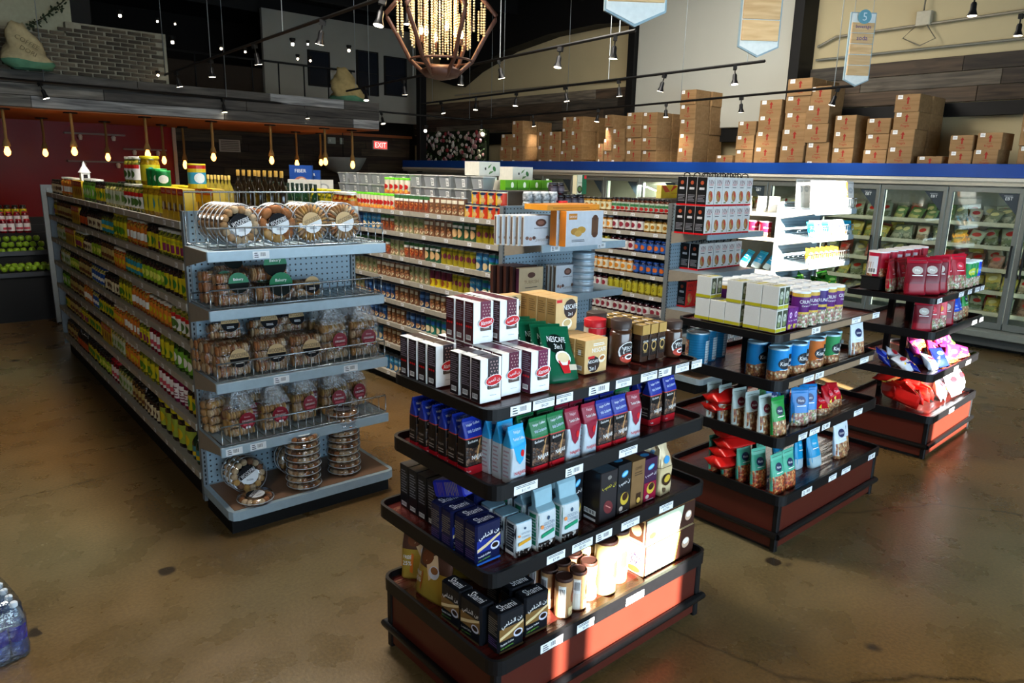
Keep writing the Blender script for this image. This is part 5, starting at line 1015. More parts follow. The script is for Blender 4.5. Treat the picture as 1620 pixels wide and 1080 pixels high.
for k, (x, y, s_) in enumerate(((5.76, 1.98, 0), (5.86, 1.93, 1), (5.98, 1.92, 0), (6.1, 1.9, 1), (5.8, 2.12, 1), (5.93, 2.08, 0), (6.05, 2.06, 1), (5.9, 2.2, 0))): put(PBK if s_ else PWS, x, y, zs + .03, '%s snack bag lying askew, %s near the corner of the third snack shelf' % (('silver white', 'deep blue')[s_], ordn(k + 1)), 'blue and silver bags on the third snack shelf', J(.6), (-.9 + J(.3), J(.3), 0), .85)
for k in range(15): put(PM, 6.14 + (k % 5) * .115 + J(.02), 1.92 + (k // 5) * .10, zs + .02 + (k // 5) * .04, 'magenta and orange sweet bag, %s in the heap on the third snack shelf' % ordn(k + 1), 'magenta bags on the third snack shelf', J(.8), (-.5 + J(.4), J(.4), 0), .8)
put(PGN, 6.72, 1.98, zs + .03, 'green bag at the end of the magenta heap', None, .4, (-.3, .2, 0), .8)
zs = Z0 + .02
for k in range(10): put(PRL, 5.88 + (k % 5) * .10 + J(.02), 1.93 + (k // 5) * .13, zs + .05 + (k // 5) * .03, 'red bakery bag, %s in the base tray heap of the snack table' % ordn(k + 1), 'red bags in the snack tray', 1.2 + J(.4), (-.3 + J(.2), J(.3), 0), .8)
for k in range(6): put(PRL, 5.90 + (k % 3) * .16, 2.2 + (k // 3) * .1, zs + .05 + (k // 3) * .1, 'red bakery bag lying at the back of the snack tray, %s' % ordn(k + 1), 'red bags in the snack tray', J(.3), (1.2 + J(.2), 0, 0))
for k in range(10): put(PWS, 6.36 + (k % 5) * .11 + J(.02), 1.90 + (k // 5) * .15, zs + .02 + (k // 5) * .05, 'silver white snack bag in sunlight, %s in the snack tray' % ordn(k + 1), 'silver white bags in the snack tray', J(.5), (-.35 + J(.2), J(.25), 0))
# left pack of water bottles on the floor
wp = empty('water_pack', (.02, 3.44, 0), math.radians(8), label='shrink-wrapped blue pack of water bottles on the floor', category='water pack')
wb1 = MB().lathe([(.03, 0), (.033, .02), (.033, .17), (.016, .215), (.013, .225)], film('pet_plastic', (.75, .88, .98), .12, .3, 60, .08, .12), 10).mesh('bottle'); wc = MB().lathe([(.015, .222), (.015, .238), (.012, .242)], m('c8d2dc', .35), 10).mesh('cap'); wl = MB().lathe([(.0342, .07), (.0342, .14)], m('2a2a90', .35, n=.5, s=30), 10, cap=False).mesh('label_band')
for i in range(4):
    for k in range(6):
        b_ = place(bpy.data.objects.new('bottle', wb1), wp, (i * .069, k * .069, .012)); place(bpy.data.objects.new('cap', wc), b_); place(bpy.data.objects.new('label_band', wl), b_)
rb = random.Random(4); q = MB(); n = 44; K = 9; vs = []
for j in range(K + 1):
    z = .005 + .252 * j / K
    for i in range(n):
        a = 2 * math.pi * i / n; c, s_ = math.cos(a), math.sin(a); e_ = .35; f_ = 1 + rb.uniform(-.02, .02) - (.05 if j > 6 else 0) - (.25 if j == K else 0)
        vs.append((.103 + .148 * f_ * math.copysign(abs(c) ** e_, c), .172 + .215 * f_ * math.copysign(abs(s_) ** e_, s_), z))
wrapm = film('blue_shrink_wrap', (.10, .38, .9), .10, 1.0, 30, .12, .03); wrapc = film('clear_shrink_wrap', (.9, .95, 1), .12, 1.0, 30, .1)
fs = [(j * n + i, j * n + (i + 1) % n, (j + 1) * n + (i + 1) % n, (j + 1) * n + i) for j in range(K) for i in range(n)]
q.add(vs, fs, [wrapm if (f[0] // n) < 5 + (f[0] % 7 > 3) else wrapc for f in fs], True); q.build('shrink_wrap', wp)
# ================================================================ shelf stock
def G(g, x, y, z):
    a = g.rotation_euler[2]; return (g.location[0] + x * math.cos(a) - y * math.sin(a), g.location[1] + x * math.sin(a) + y * math.cos(a), z)
def jp(name, r_, h, content, lid, label, frc=(), **kw):
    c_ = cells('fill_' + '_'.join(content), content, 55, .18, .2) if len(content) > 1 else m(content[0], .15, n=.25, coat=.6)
    args = (name, 'jar', r_, h, c_, m(lid, .3, .3), m(label, .45) if label else None, frc)
    return (jar(*args, **kw), jar(*args, whole=True, **kw), r_, h)
def cp(name, r_, h, colr, label_art, lid='9aa0a4', cat='can'):
    o = can(name, cat, r_, h, m(colr, .35, .1, n=.25), m(lid, .3, .6), label_art, lidh=.008, span=170, n=12); return (o, o, r_, h)
def bp_(name, r_, h, content, cap, label, fr=()):
    a = (name, 'bottle', r_, h, m(content, .12, n=.2, coat=.6), m(cap, .35), m(label, .45) if label else None, fr)
    return (bottle(*a), bottle(*a, whole=True), r_, h)
def xp(name, w_, d, h, c1, arts, c2=None, cat='box'):
    o = carton(name, cat, w_, d, h, (m(c1, .4), m(c2 or c1, .4)), arts); return (o, o, w_ / 2, h)
Y_, G_, W_, R_, B_ = m('d8b81c', .45), m('3a7a2c', .45), m('e8e6dc', .5), m('b8201c', .4), m('1f5aa8', .4)
OL = ['5a6a1c', '8a8a2c', '3f4a14', 'a8983a']; DKO = ['1c1814', '3a2a20', '261a18', '50382c']; ORG = ['b8501c', 'd87a2c', '9a3414', 'c9a03a']; MIX = ['a8a04a', 'c9b46a', '7a8a3a', 'd8c890']; REDJ = ['8a0c1c', 'b0142c', '6a0814']; BRN = ['5a3a1c', '7a5a2c', '3a2414']
J = globals()['J']
jj = {
 'pickle': jp('pickle_jar', 0.044, 0.171, OL, 'e0ded6', 'd8c41c', [('r', .3, .1, .7, .6, m('8a2a5a', .4)), ('t', 'PICKLES', .5, .8, .14, G_, .5)]),
 'olive': jp('olive_jar', 0.044, 0.177, DKO, '1c1c1c', 'c9b21c', [('e', .5, .5, .2, .3, G_)]),
 'teal': jp('olive_jar', 0.041, 0.160, OL, '2a2a24', '2a8a9a', [('r', .0, .3, 1, .6, Y_)]),
 'lime': jp('olive_jar', 0.044, 0.171, DKO, '22221c', '8aa81c', [('e', .5, .5, .24, .26, m('d8d85a', .4))]),
 'giar': jp('giardiniera_jar', 0.046, 0.182, ORG, 'd8d4c8', 'c96a1c', [('r', .2, .2, .8, .7, W_)]),
 'redw': jp('stuffed_olive_jar', 0.047, 0.188, OL, 'c8c4b4', 'ece8e0', [('r', 0, .75, 1, 1, R_), ('e', .5, .38, .26, .26, m('4a6a2c', .4))]),
 'pale': jp('artichoke_jar', 0.044, 0.177, MIX, '2c3a1c', 'b8bca0', [('e', .5, .5, .2, .25, m('6a8a3a', .4))]),
 'cream': jp('caper_jar', 0.040, 0.148, DKO, '1a1814', 'd8c8a0', [('e', .5, .5, .2, .25, m('5a3a24', .4))]),
 'blue': jp('cheese_jar', 0.044, 0.171, MIX, '18366a', '1c4a9a', [('r', .1, .3, .9, .6, W_)]),
 'redj': jp('beet_jar', 0.044, 0.190, REDJ, 'b81a2a', 'e4dcd8', [('r', .1, .2, .9, .5, m('c84a5a', .4))]),
 'mag': jp('pink_turnip_jar', 0.050, 0.190, ['6a1030', '8a1a44'], '3a1a24', 'e8e0e0', [('l', .2, .1, .8, .8, 4, m('7a2a3a'))]),
 'grn': jp('cucumber_jar', 0.050, 0.190, ['3a5a1c', '5a7a2c', '2c4414'], 'dcdcd4', '6aa02c', [('e', .5, .5, .2, .3, W_)]),
 'yel': jp('pepper_jar', 0.050, 0.190, ['a89a1c', 'c9b62c', '6a701c'], 'c8be30', 'c8b820', [('e', .5, .4, .24, .26, m('4a7a1c', .4))]),
 'bigy': jp('big_pickle_jar', 0.073, 0.235, DKO, 'd2c41e', '9aa83a', [('e', .5, .5, .2, .3, Y_)], neck=.92, lidh=.03),
 'ora': jp('pumpkin_spread_jar', 0.044, 0.160, ORG, 'd8d0c0', 'd87a2a', [('e', .5, .5, .2, .25, Y_)]),
 'brn': jp('eggplant_jar', 0.045, 0.177, BRN, '2a2420', 'b09a5a', [('r', .1, .2, .9, .5, m('6a3a1c', .4))]),
 'honey': jp('ghee_jar', 0.061, 0.190, ['b8860c', 'c9981c'], 'd8c020', 'd8c428', [('e', .38, .5, .2, .35, m('3a9ab8', .4))], neck=.9),
 'kra': xp('cracker_pack', .11, .07, .19, 'c8a01c', [('r', 0, .8, 1, 1, R_), ('t', 'Kracks', .5, .9, .1, W_, .8), ('r', 0, .3, 1, .36, m('7a3a1c')), ('e', .35, .42, .18, .14, m('d8d0c0', .4)), ('e', .7, .45, .16, .12, m('5a3a24', .4))]),
 'ybox': xp('yellow_pack', .09, .06, .16, 'c8a424', [('r', 0, .7, 1, 1, R_), ('t', 'ROYAL', .5, .85, .14, W_, .7), ('e', .5, .4, .3, .2, m('8a4a1c', .4))]),
 'gold': bp_('oil_bottle', .034, .21, 'a8983a', 'b89a3a', 'c9c060'),
 'dark': bp_('sauce_bottle', .032, .20, '1c100c', '1c1c1c', 'b84a1c', [('e', .5, .5, .3, .3, Y_)]),
 'grnb': bp_('oil_bottle', .045, .22, '14301c', '1a2a14', '3a8a9a', [('r', .1, .1, .9, .5, Y_)]),
}
def run(g, side, z, y0, y1, seq, where, what_of, x0=.06, rows=1, pitch=1.06, near=99, rowgap=1.05, gname=None, hi=0):
    """fill a shelf from the end panel backwards with runs of products"""
    y = y0; i = 0; cnt = {}; n_ = 0
    seqn = [(k, c) for k, c in seq]
    while y < y1:
        k, c = seqn[i % len(seqn)]; i += 1
        far_, near_ = what_of[k][1], what_of[k][0]; r_, h = what_of[k][2:4]
        for _ in range(c):
            if y + 2 * r_ > y1: return
            n_ += 1
            for rw in range(rows):
                cx = x0 + r_ + rw * 2.0 * r_ * rowgap; 
                iscart = what_of[k][0].name.startswith(('cracker', 'yellow', 'toast', 'tea', 'sweet'))
                pos = G(g, cx + J(.004), y + r_, z) if not iscart else G(g, x0 + rw * .08, y + 2 * r_, z)
                pr_ = near_ if y < near else far_
                lb = '%s, %s from the end, %s' % (WHAT.get(k, k), ordn(n_), where)
                put(pr_, pos[0], pos[1], pos[2], lb, gname or ('%s on the %s' % (WHAT.get(k, k), where)), g.rotation_euler[2] - math.pi / 2 + (J(.25) if not iscart else J(.02)))
            y += 2 * r_ * pitch
WHAT = dict(pickle='pickle jar with yellow label', olive='dark olive jar', teal='olive jar with teal label', lime='dark jar with lime label', giar='orange pickled vegetable jar', redw='stuffed olive jar with red label', pale='pale artichoke jar', cream='small dark jar with cream label', blue='jar with blue label', redj='red beet jar', mag='magenta turnip jar', grn='green cucumber jar', yel='yellow pepper jar', bigy='big jar with yellow lid', ora='orange spread jar', brn='brown eggplant jar', honey='golden ghee jar', kra='red and yellow cracker pack', ybox='yellow and red pack', gold='golden oil bottle', dark='dark sauce bottle', grnb='dark green oil bottle')
SEQ = [
 [('kra', 4), ('honey', 4), ('redw', 5), ('pale', 7), ('olive', 4), ('grn', 5), ('ybox', 5), ('giar', 6), ('cream', 9)],
 [('pickle', 7), ('olive', 3), ('giar', 6), ('yel', 4), ('teal', 5), ('cream', 7), ('dark', 5), ('ybox', 4), ('brn', 9)],
 [('yel', 2), ('bigy' if 0 else 'olive', 4), ('lime', 6), ('teal', 6), ('ora', 4), ('brn', 5), ('lime', 4), ('cream', 4), ('pickle', 5), ('ybox', 5), ('pale', 6)],
 [('redw', 5), ('ora', 6), ('giar', 5), ('yel', 4), ('cream', 6), ('blue', 6), ('brn', 6), ('lime', 5), ('pale', 6), ('dark', 5)],
 [('grn', 5), ('yel', 3), ('redj', 3), ('pickle', 3), ('giar', 5), ('ora', 4), ('olive', 6), ('blue', 3), ('giar', 4), ('brn', 8)],
 [('olive', 3), ('mag', 3), ('redj', 4), ('yel', 5), ('ora', 5), ('pale', 5), ('ybox', 4), ('olive', 7), ('pickle', 4), ('brn', 6)],
 [('grnb', 3), ('bigy', 5), ('cream', 5), ('brn', 4), ('pale', 5), ('redj', 3), ('lime', 5), ('olive', 6), ('dark', 8), ('brn', 6)]]
GLN = ['top shelf', 'second shelf', 'third shelf', 'fourth shelf', 'fifth shelf', 'sixth shelf', 'bottom shelf']
for k, (z, sq) in enumerate(zip(GL, SEQ)):
    run(gond1, 0, z + .001, .05, 4.8, sq, GLN[k].replace(' shelf', ' jar shelf'), jj, .03, rows=1, near=2.2)
    if k in (0, 6): run(gond1, 0, z + .001, .06, 2.6, sq, 'rear row, ' + GLN[k].replace(' shelf', ' jar shelf'), jj, .20, rows=1, near=0, gname='back row jars on the jar gondola', pitch=1.1)
# stacked on the top shelf
for i in range(4): p_ = G(gond1, .10, .70 + i * .10, 1.77 + .19); put(jj['honey'][0] if i == 3 else can('green_tin', 'tin', .045, .10, m('1c7a3a', .35), m('2a9a4a', .35, .3), [('e', .5, .5, .2, .3, W_)]) if i == 0 else GT0, p_[0], p_[1], p_[2] - .0, 'green tin stacked over the ghee jars, %s from the end panel' % ordn(i + 1) if i < 3 else 'ghee jar stacked on the top row of jars', 'tins stacked over the ghee jars', J(.3)) if i != 99 and not (i == 0 and globals().update(GT0=can('green_tin', 'tin', .05, .11, m('1c7a3a', .35), m('2a9a4a', .35, .3), [('e', .5, .5, .2, .3, W_)]))) else None
tcan = can('malt_drink_tin', 'tin', .06, .17, m('3a9ab8', .35), m('c8b020', .35), [('r', 0, .7, 1, 1, Y_), ('r', 0, .86, 1, 1, R_), ('r', 0, 0, 1, .2, Y_), ('e', .5, .45, .18, .22, W_)], span=200)
p_ = G(gond1, .16, .20, 1.77 + .192); put(tcan, p_[0], p_[1], p_[2], 'tall tin with blue middle and red-yellow top stacked over the cracker packs', None, 0, None, .85)
for i in range(3): p_ = G(gond1, .11, 1.35 + i * .11, 1.77 + .189); put(jj['redw'][0], p_[0], p_[1], p_[2], 'stuffed olive jar stacked on the top row, %s past the green tins' % ordn(i + 1), 'jars stacked on the top row', -1.6)
wd_ = empty('lantern_jar', G(gond1, .12, 3.4, 1.77 + .155), label='small white lantern-shaped jar on top of the far jars', category='ornament'); wd_.scale = (.6, .6, .8)
MB().box(-.06, .06, -.06, .06, 0, .10, WHT).build('house_body', wd_); MB().lathe([(.09, .10), (.05, .15), (.02, .19), (.005, .23)], WHT, 6).build('pointed_roof', wd_); MB().box(-.03, .03, -.062, -.06, .02, .08, BLK).build('doorway', wd_)
gc = bp_('gold_cap_bottle', .034, .30, '1a1208', 'b0883c', None); gb_ = bp_('green_bottle', .030, .22, '14301c', '1c2a20', 'a8a890'); go_ = bp_('oil_bottle', .03, .25, '8a7a2c', 'c8a858', None)
for i in range(9): q = PX(376 + 9.0 * i - (3 if i > 3 else 0), 272, 2.05 + .07 * (i % 2)); put(gc[0], q.x, q.y, 1.772, 'dark bottle with gold cap, %s on the far side of the top shelf' % ordn(i + 1), 'gold-capped bottles on the jar gondola')
for i in range(8): q = PX(324 + 5.5 * i, 286, 2.12 + .06 * (i % 2)); put(go_[0], q.x, q.y, 1.772, 'pale oil bottle with gold cap, %s beside the dark bottles' % ordn(i + 1), 'pale oil bottles on the jar gondola')
for i in range(15): q = PX(398 + 7.2 * i, 297, 2.22 + .06 * (i % 2)); put(gb_[0], q.x, q.y, 1.772, 'small green bottle with pale cap, %s along the right half of the top shelf'.replace('right half', 'far half') % ordn(i + 1), 'green bottles on the jar gondola')
yj = jj['honey'][0]; tub = None
for i in range(7): q = PX(503 + 8.5 * i, 296, 2.30); put(jj['yel'][0] if i < 4 else jj['giar'][0], q.x, q.y, 1.772, '%s lidded jar behind the gold-topped platters, %s' % ('yellow' if i < 4 else 'orange', ordn(i + 1)), 'yellow and orange jars behind the platters')
# ---------------------------------------------------------------- canned goods
cc = {
 'bluc': cp('bean_can', .040, .155, '256a9e', [('e', .5, .28, .26, .2, m('cdb890', .4)), ('r', .1, .6, .9, .85, m('3a9ac8', .4)), ('t', 'DELTA', .5, .74, .12, W_, .5)]),
 'tea': cp('hummus_can', .040, .155, '1c8a7a', [('e', .5, .3, .26, .2, m('e0cfa8', .4)), ('r', .1, .6, .9, .85, m('2a68b0', .4))]),
 'yelc': cp('chickpea_can', .040, .155, 'a8991c', [('e', .35, .5, .14, .16, m('6a2a3a', .4)), ('e', .7, .5, .14, .16, m('6a2a3a', .4)), ('r', 0, .8, 1, .9, m('7a7a1c', .4))]),
 'purc': cp('tomato_can', .040, .155, '5a1c34', [('r', 0, .0, 1, .5, m('c8b020', .4)), ('e', .5, .3, .2, .2, m('7a3a1c', .4))]),
 'crmc': cp('lentil_can', .040, .155, '98946f', [('e', .5, .25, .3, .2, nutm), ('e', .5, .68, .22, .12, m('5a6a3a', .4))]),
 'orgc': cp('fava_can', .040, .155, '80573c', [('e', .5, .35, .3, .25, nutm), ('r', .2, .7, .8, .9, m('e0d8c0', .4))]),
 'redc': cp('soup_can', .040, .155, '844c38', [('e', .5, .4, .3, .25, nutr), ('r', .0, .8, 1, 1, m('3a6a3a', .4)), ('r', .2, .65, .8, .8, W_)]),
 'grnc': cp('okra_can', .040, .155, '2a5a3c', [('e', .5, .4, .28, .25, m('c8a070', .4)), ('r', .2, .7, .8, .85, W_)]),
 'dbc': cp('tuna_can', .040, .155, '1c4276', [('e', .5, .25, .28, .18, nutm), ('r', .15, .6, .85, .8, m('5a8ac8', .4))]),
 'gcap': (lambda o: (o, o, .03, .15))(can('sauce_carton', 'sauce bottle', .03, .15, m('d8cdb8', .4, n=.2), m('6ac82a', .35), [('r', 0, 0, 1, .2, m('c86a3a', .4)), ('e', .5, .5, .3, .18, m('b0201c', .4)), ('e', .5, .2, .3, .12, m('d8a040', .4))], lidh=.02, n=10)),
 'ypot': cp('cup_soup', .048, .115, 'd8d0b0', [('r', 0, .0, .4, .9, m('d8b020', .4)), ('r', .6, 0, 1, .9, m('c83a1c', .4)), ('e', .5, .3, .18, .2, m('c8a060', .4)), ('e', .5, .8, .2, .1, m('1c2a4a', .4))], '1c2440', 'cup'),
}
WHAT.update(bluc='blue bean can', tea='teal bean can', yelc='yellow chickpea can', purc='maroon and yellow can', crmc='cream labelled can', orgc='orange bean can', redc='red and orange can', grnc='dark green can', dbc='deep blue can', gcap='green-capped sauce bottle', ypot='yellow and white soup cup')
S2 = [
 [('ypot', 5), ('orgc', 6), ('redc', 7), ('gcap', 14), ('crmc', 20)],
 [('yelc', 4), ('grnc', 4), ('orgc', 5), ('crmc', 6), ('redc', 3), ('bluc', 4), ('dbc', 4), ('redc', 12)],
 [('tea', 2), ('bluc', 2), ('yelc', 6), ('grnc', 3), ('redc', 4), ('crmc', 3), ('redc', 12)],
 [('tea', 3), ('bluc', 2), ('yelc', 3), ('purc', 4), ('crmc', 4), ('orgc', 7), ('crmc', 12)],
 [('dbc', 8), ('orgc', 4), ('dbc', 2), ('orgc', 5), ('dbc', 7), ('crmc', 14)],
 [('tea', 4), ('dbc', 4), ('orgc', 4), ('dbc', 9), ('bluc', 6), ('orgc', 12)],
 [('dbc', 9), ('orgc', 4), ('bluc', 9), ('crmc', 12)],
 [('bluc', 12), ('dbc', 8), ('bluc', 12)]]
N2 = ['top shelf', 'second shelf', 'third shelf', 'fourth shelf', 'fifth shelf', 'sixth shelf', 'seventh shelf', 'bottom shelf']
for k, (z, sq) in enumerate(zip(G2L, S2)):
    run(gond2, 0, z + .001, .05 if k < 5 else (.8 if k < 7 else 1.2), 3.0 if k else 4.9, sq, N2[k].replace(' shelf', ' can shelf'), cc, .03, near=99)
    if k in (2, 3): run(gond2, 0, z + .001, .08, 2.6, sq, 'rear row, ' + N2[k].replace(' shelf', ' can shelf'), cc, .12, near=99, gname='back row cans on the can gondola')
# clear food tubs with lids in two layers on top
tubm = film('clear_tub', (.82, .82, .8), .10, .3, 30, .15, .35)
tb = MB(); tb.add([(-.075, -.05, 0), (.075, -.05, 0), (.075, .05, 0), (-.075, .05, 0), (-.09, -.065, .10), (.09, -.065, .10), (.09, .065, .10), (-.09, .065, .10)], [(3, 2, 1, 0), (0, 1, 5, 4), (1, 2, 6, 5), (2, 3, 7, 6), (3, 0, 4, 7)], tubm)
tbl = MB().rbox(-.095, .095, -.07, .07, .10, .112, m('a8aaa6', .3), .004); tbf = MB().box(-.07, .07, -.045, .045, .004, .085, m('6a665e', .6, n=.4, s=60)); tbt = MB(); art(tbt, plane_surf((.02, -.056, .015), (.045, -.002, 0), (0, -.010, .07)), [('r', 0, 0, 1, 1, WHT), ('l', .1, .5, .9, .9, 3, INK), ('b', .15, .1, .85, .4)])
tub = proto('food_tub', 'food tub', tb, [('lid', tbl), ('contents', tbf), ('label', tbt)])
for lay in range(2):
    for i in range(11):
        q = PX(782 - i * 23, 300, 3.98); put(tub, 3.99, 4.98 + i * .24, 1.722 + (lay + 1) * .1125, 'clear lidded food tub, %s layer, %s along the top of the can gondola' % (('lower', 'upper')[lay], ordn(i + 1)), 'clear food tubs on the can gondola', -1.57 + J(.06))
for i in range(11): 
    if not 3 < i < 7 or 1: put(tub, 3.99, 4.98 + i * .24, 1.722 - .0, 'clear lidded food tub at the very bottom, %s along the top shelf' % ordn(i + 1), 'clear food tubs on the can gondola', -1.57)
for i in range(5): put(cc['gcap'][0], 3.85, 5.95 + i * .09, 1.722 + .152, 'green-capped sauce bottle stacked in the upper row, %s' % ordn(i + 1), 'stacked sauce bottles', -1.5)
for i in range(4): put(cc['ypot'][0], 3.80 + .0 * i, 4.50 + i * .105, 1.722 + .117, 'yellow and white soup cup in the upper layer, %s from the end panel' % ordn(i + 1), 'stacked soup cups', -1.2)
spice = jj['brn'][0]; dkj = jp('dark_jam_jar', .04, .10, ['1a1014', '2c1a20'], '2a2a30', '3a3038', [('r', .1, .3, .9, .7, m('5a5058', .4))])
for i in range(5):
    for lay in range(3): put(dkj[0], 4.38 + i * .084 + (.0 if lay < 2 else 0), 4.52, 1.722 + lay * .101, 'dark jam jar, %s layer, %s along the end of the can gondola top' % (('bottom', 'middle', 'top')[lay], ordn(i + 1)), 'dark jars stacked on the can gondola') if not (lay == 2 and i > 1) else None
clj = jp('clear_candy_tub', .045, .075, ['a8b0b4', 'c8ccd0'], 'dfe4e6', None, [])
for i in range(4):
    for lay in range(3): put(clj[0], 4.08 + i * .095, 4.50, 1.722 + lay * .076, 'clear round candy tub, %s layer, %s from the soup cups' % (('bottom', 'middle', 'top')[lay], ordn(i + 1)), 'clear candy tubs on the can gondola')
put(mate, 4.42, 4.43, 1.722, 'small jar with red lid above the sweet boxes', None, 0, None, .8)
gbx = carton('green_tea_box', 'tea box', .13, .07, .085, (m('5a9a1c', .4),), [('e', .6, .5, .12, .3, m('dfe8d0', .4)), ('r', 0, 0, 1, .25, m('3a7a14', .4))])
for i in range(4): put(gbx, 4.02 + i * .14, 4.72, 1.722 + .23, 'green tea box with white drop, %s on the can gondola top' % ordn(i + 1), 'green tea boxes on the can gondola', J(.04))
MB().box(3.98, 4.70, 4.66, 4.82, 1.722, 1.722 + .229, m('5a5248', .6)).rbox(3.97, 4.71, 4.65, 4.83, 1.722 + .22, 1.722 + .2295, m('6a6258', .6), .002).build('display_riser', label='low grey riser under the green tea boxes', category='riser')
wbx = carton('white_carton', 'carton', .30, .25, .15, (m('cfccc0', .6),), [('e', .3, .5, .04, .1, m('3a3a34')), ('e', .72, .5, .07, .2, m('3a6a3a', .5), .5), ('p', [(.4, .5), (.5, .6), (.6, .85), (.45, .7)], m('5a7a4a', .5)), ('p', [(.45, .1), (.6, .2), (.7, .35), (.5, .3)], m('5a7a4a', .5))])
for x, y, z, lb in ((4.0, 5.05, 2.065, 'white carton with a leaf drawing on top of the food tubs'), (4.35, 5.05, 1.722, 'white carton with leaf drawing on the gondola top behind the tea boxes'), (4.35, 5.05, 1.875, 'second white leaf carton stacked in the middle'), (4.37, 5.03, 2.028, 'small white carton on the very top of the leaf cartons')): put(wbx, x, y, z, lb, None, J(.06), None, 1 if z < 2.02 else .8)
soup = carton('soup_mix_box', 'box', .11, .06, .165, (m('1c5a34', .4), m('c8c0a0', .4)), [('r', 0, 0, .5, 1, m('c9c4a8', .4)), ('e', .28, .25, .26, .2, m('3a2a1c', .4)), ('e', .28, .27, .18, .12, m('4a6a2c', .4)), ('r', .7, .8, .95, .98, REDP), ('t', 'Noodles', .3, .6, .07, INKD, .4)])
put(soup, 4.655, 4.50, 1.722 + .204, 'green and cream noodle box standing highest on the can gondola', None, -.1)
# ---------------------------------------------------------------- jam gondola
aa = {
 'hon': jp('honey_jar', .037, .14, ['8a5a14', 'a87a2c'], '20201c', 'd8cfa8', [('e', .5, .5, .2, .25, m('a8701c', .4))]),
 'jam': jp('jam_jar', .040, .155, ['2a0c14', '4a1420'], '1a1a24', 'd8d4d0', [('e', .5, .5, .24, .3, m('8a2a3a', .4))]),
 'yjar': jp('mustard_jar', .040, .155, ['8a7a1c', 'b8a83a'], '16161a', 'b5aa2c', [('t', '5', .5, .5, .4, INKD, .2)]),
 'bjar': jp('blueberry_jar', .040, .14, ['101c3a', '1c2c5a'], '1a4a9a', '2a5aa8', [('e', .5, .5, .26, .3, m('c8642a', .4))]),
 'ojar': jp('marmalade_jar', .040, .145, ['b86a14', 'd8882c'], 'c8ccd0', 'e0d8c0', [('e', .5, .5, .24, .3, m('d88a2a', .4))]),
 'sal': jp('salsa_bottle', .03, .15, ['7a1c14', '5a2a14'], '16161a', 'b8c0b0', [('r', .1, .5, .9, .8, m('3a7a4a', .4)), ('e', .5, .25, .3, .2, m('b81c1c', .4))]),
}
WHAT.update(hon='small honey jar', jam='dark jam jar with white label', yjar='yellow labelled jar with black numeral', bjar='blue labelled jam jar', ojar='marmalade jar with cream label', sal='sauce bottle with red and green label')
S3 = [[('sal', 12), ('hon', 10)], [('hon', 4), ('jam', 5), ('ojar', 4), ('yjar', 4)], [('bjar', 5), ('jam', 4), ('yjar', 6)], [('bjar', 5), ('ojar', 8)], [('yjar', 9), ('jam', 6)], [('jam', 14)], [('hon', 14)]]
for k, (z, sq) in enumerate(zip(G3L[:7], S3)): run(gond3, 0, z + .001, .05, 1.5 if k else 3.2, sq, N2[k].replace(' shelf', ' jam shelf'), aa, .03, near=99)
run(gond3, 0, G3L[5] + .001, .05, 1.4, [('jam', 14)], 'rear row, sixth jam shelf', aa, .12, near=99, gname='back row jars on the jam gondola')
swy = carton('sweet_gift_box', 'sweet box', .36, .06, .13, (m('d8c01c', .4), m('e8dc80', .4)), [('p', [(.0, 1), (.2, 1), (.45, .5), (.2, .45)], m('c84a1c', .4)), ('t', 'Gandour', .66, .4, .18, m('b8781c', .4), .4), ('p', [(.45, .5), (.55, .6), (.8, .95), (.6, 1)], m('c8341c', .4))])
swe = carton('sweet_gift_box', 'sweet box', .05, .3, .13, (m('e0d470', .4), m('e8dc80', .4)), [])
MB().rbox(6.12, 7.0 - .05, 4.66, 5.0, 1.722, 1.722 + .15, m('4a4440', .6), .004).rbox(6.11, 6.96, 4.65, 5.01, 1.86, 1.873, m('5a544c', .6), .002).build('display_riser', label='dark riser under the yellow gift boxes', category='riser')
for i in range(2): put(swy, 6.14 + .37 * i - .0, 4.68 + (.0 if i else .05), 1.874, 'yellow gift sweet box with red ribbon, %s above the sauce bottles' % ('one nearer the can gondola', 'one nearer the toast cartons')[i], None, .05)
for i in range(1): pass
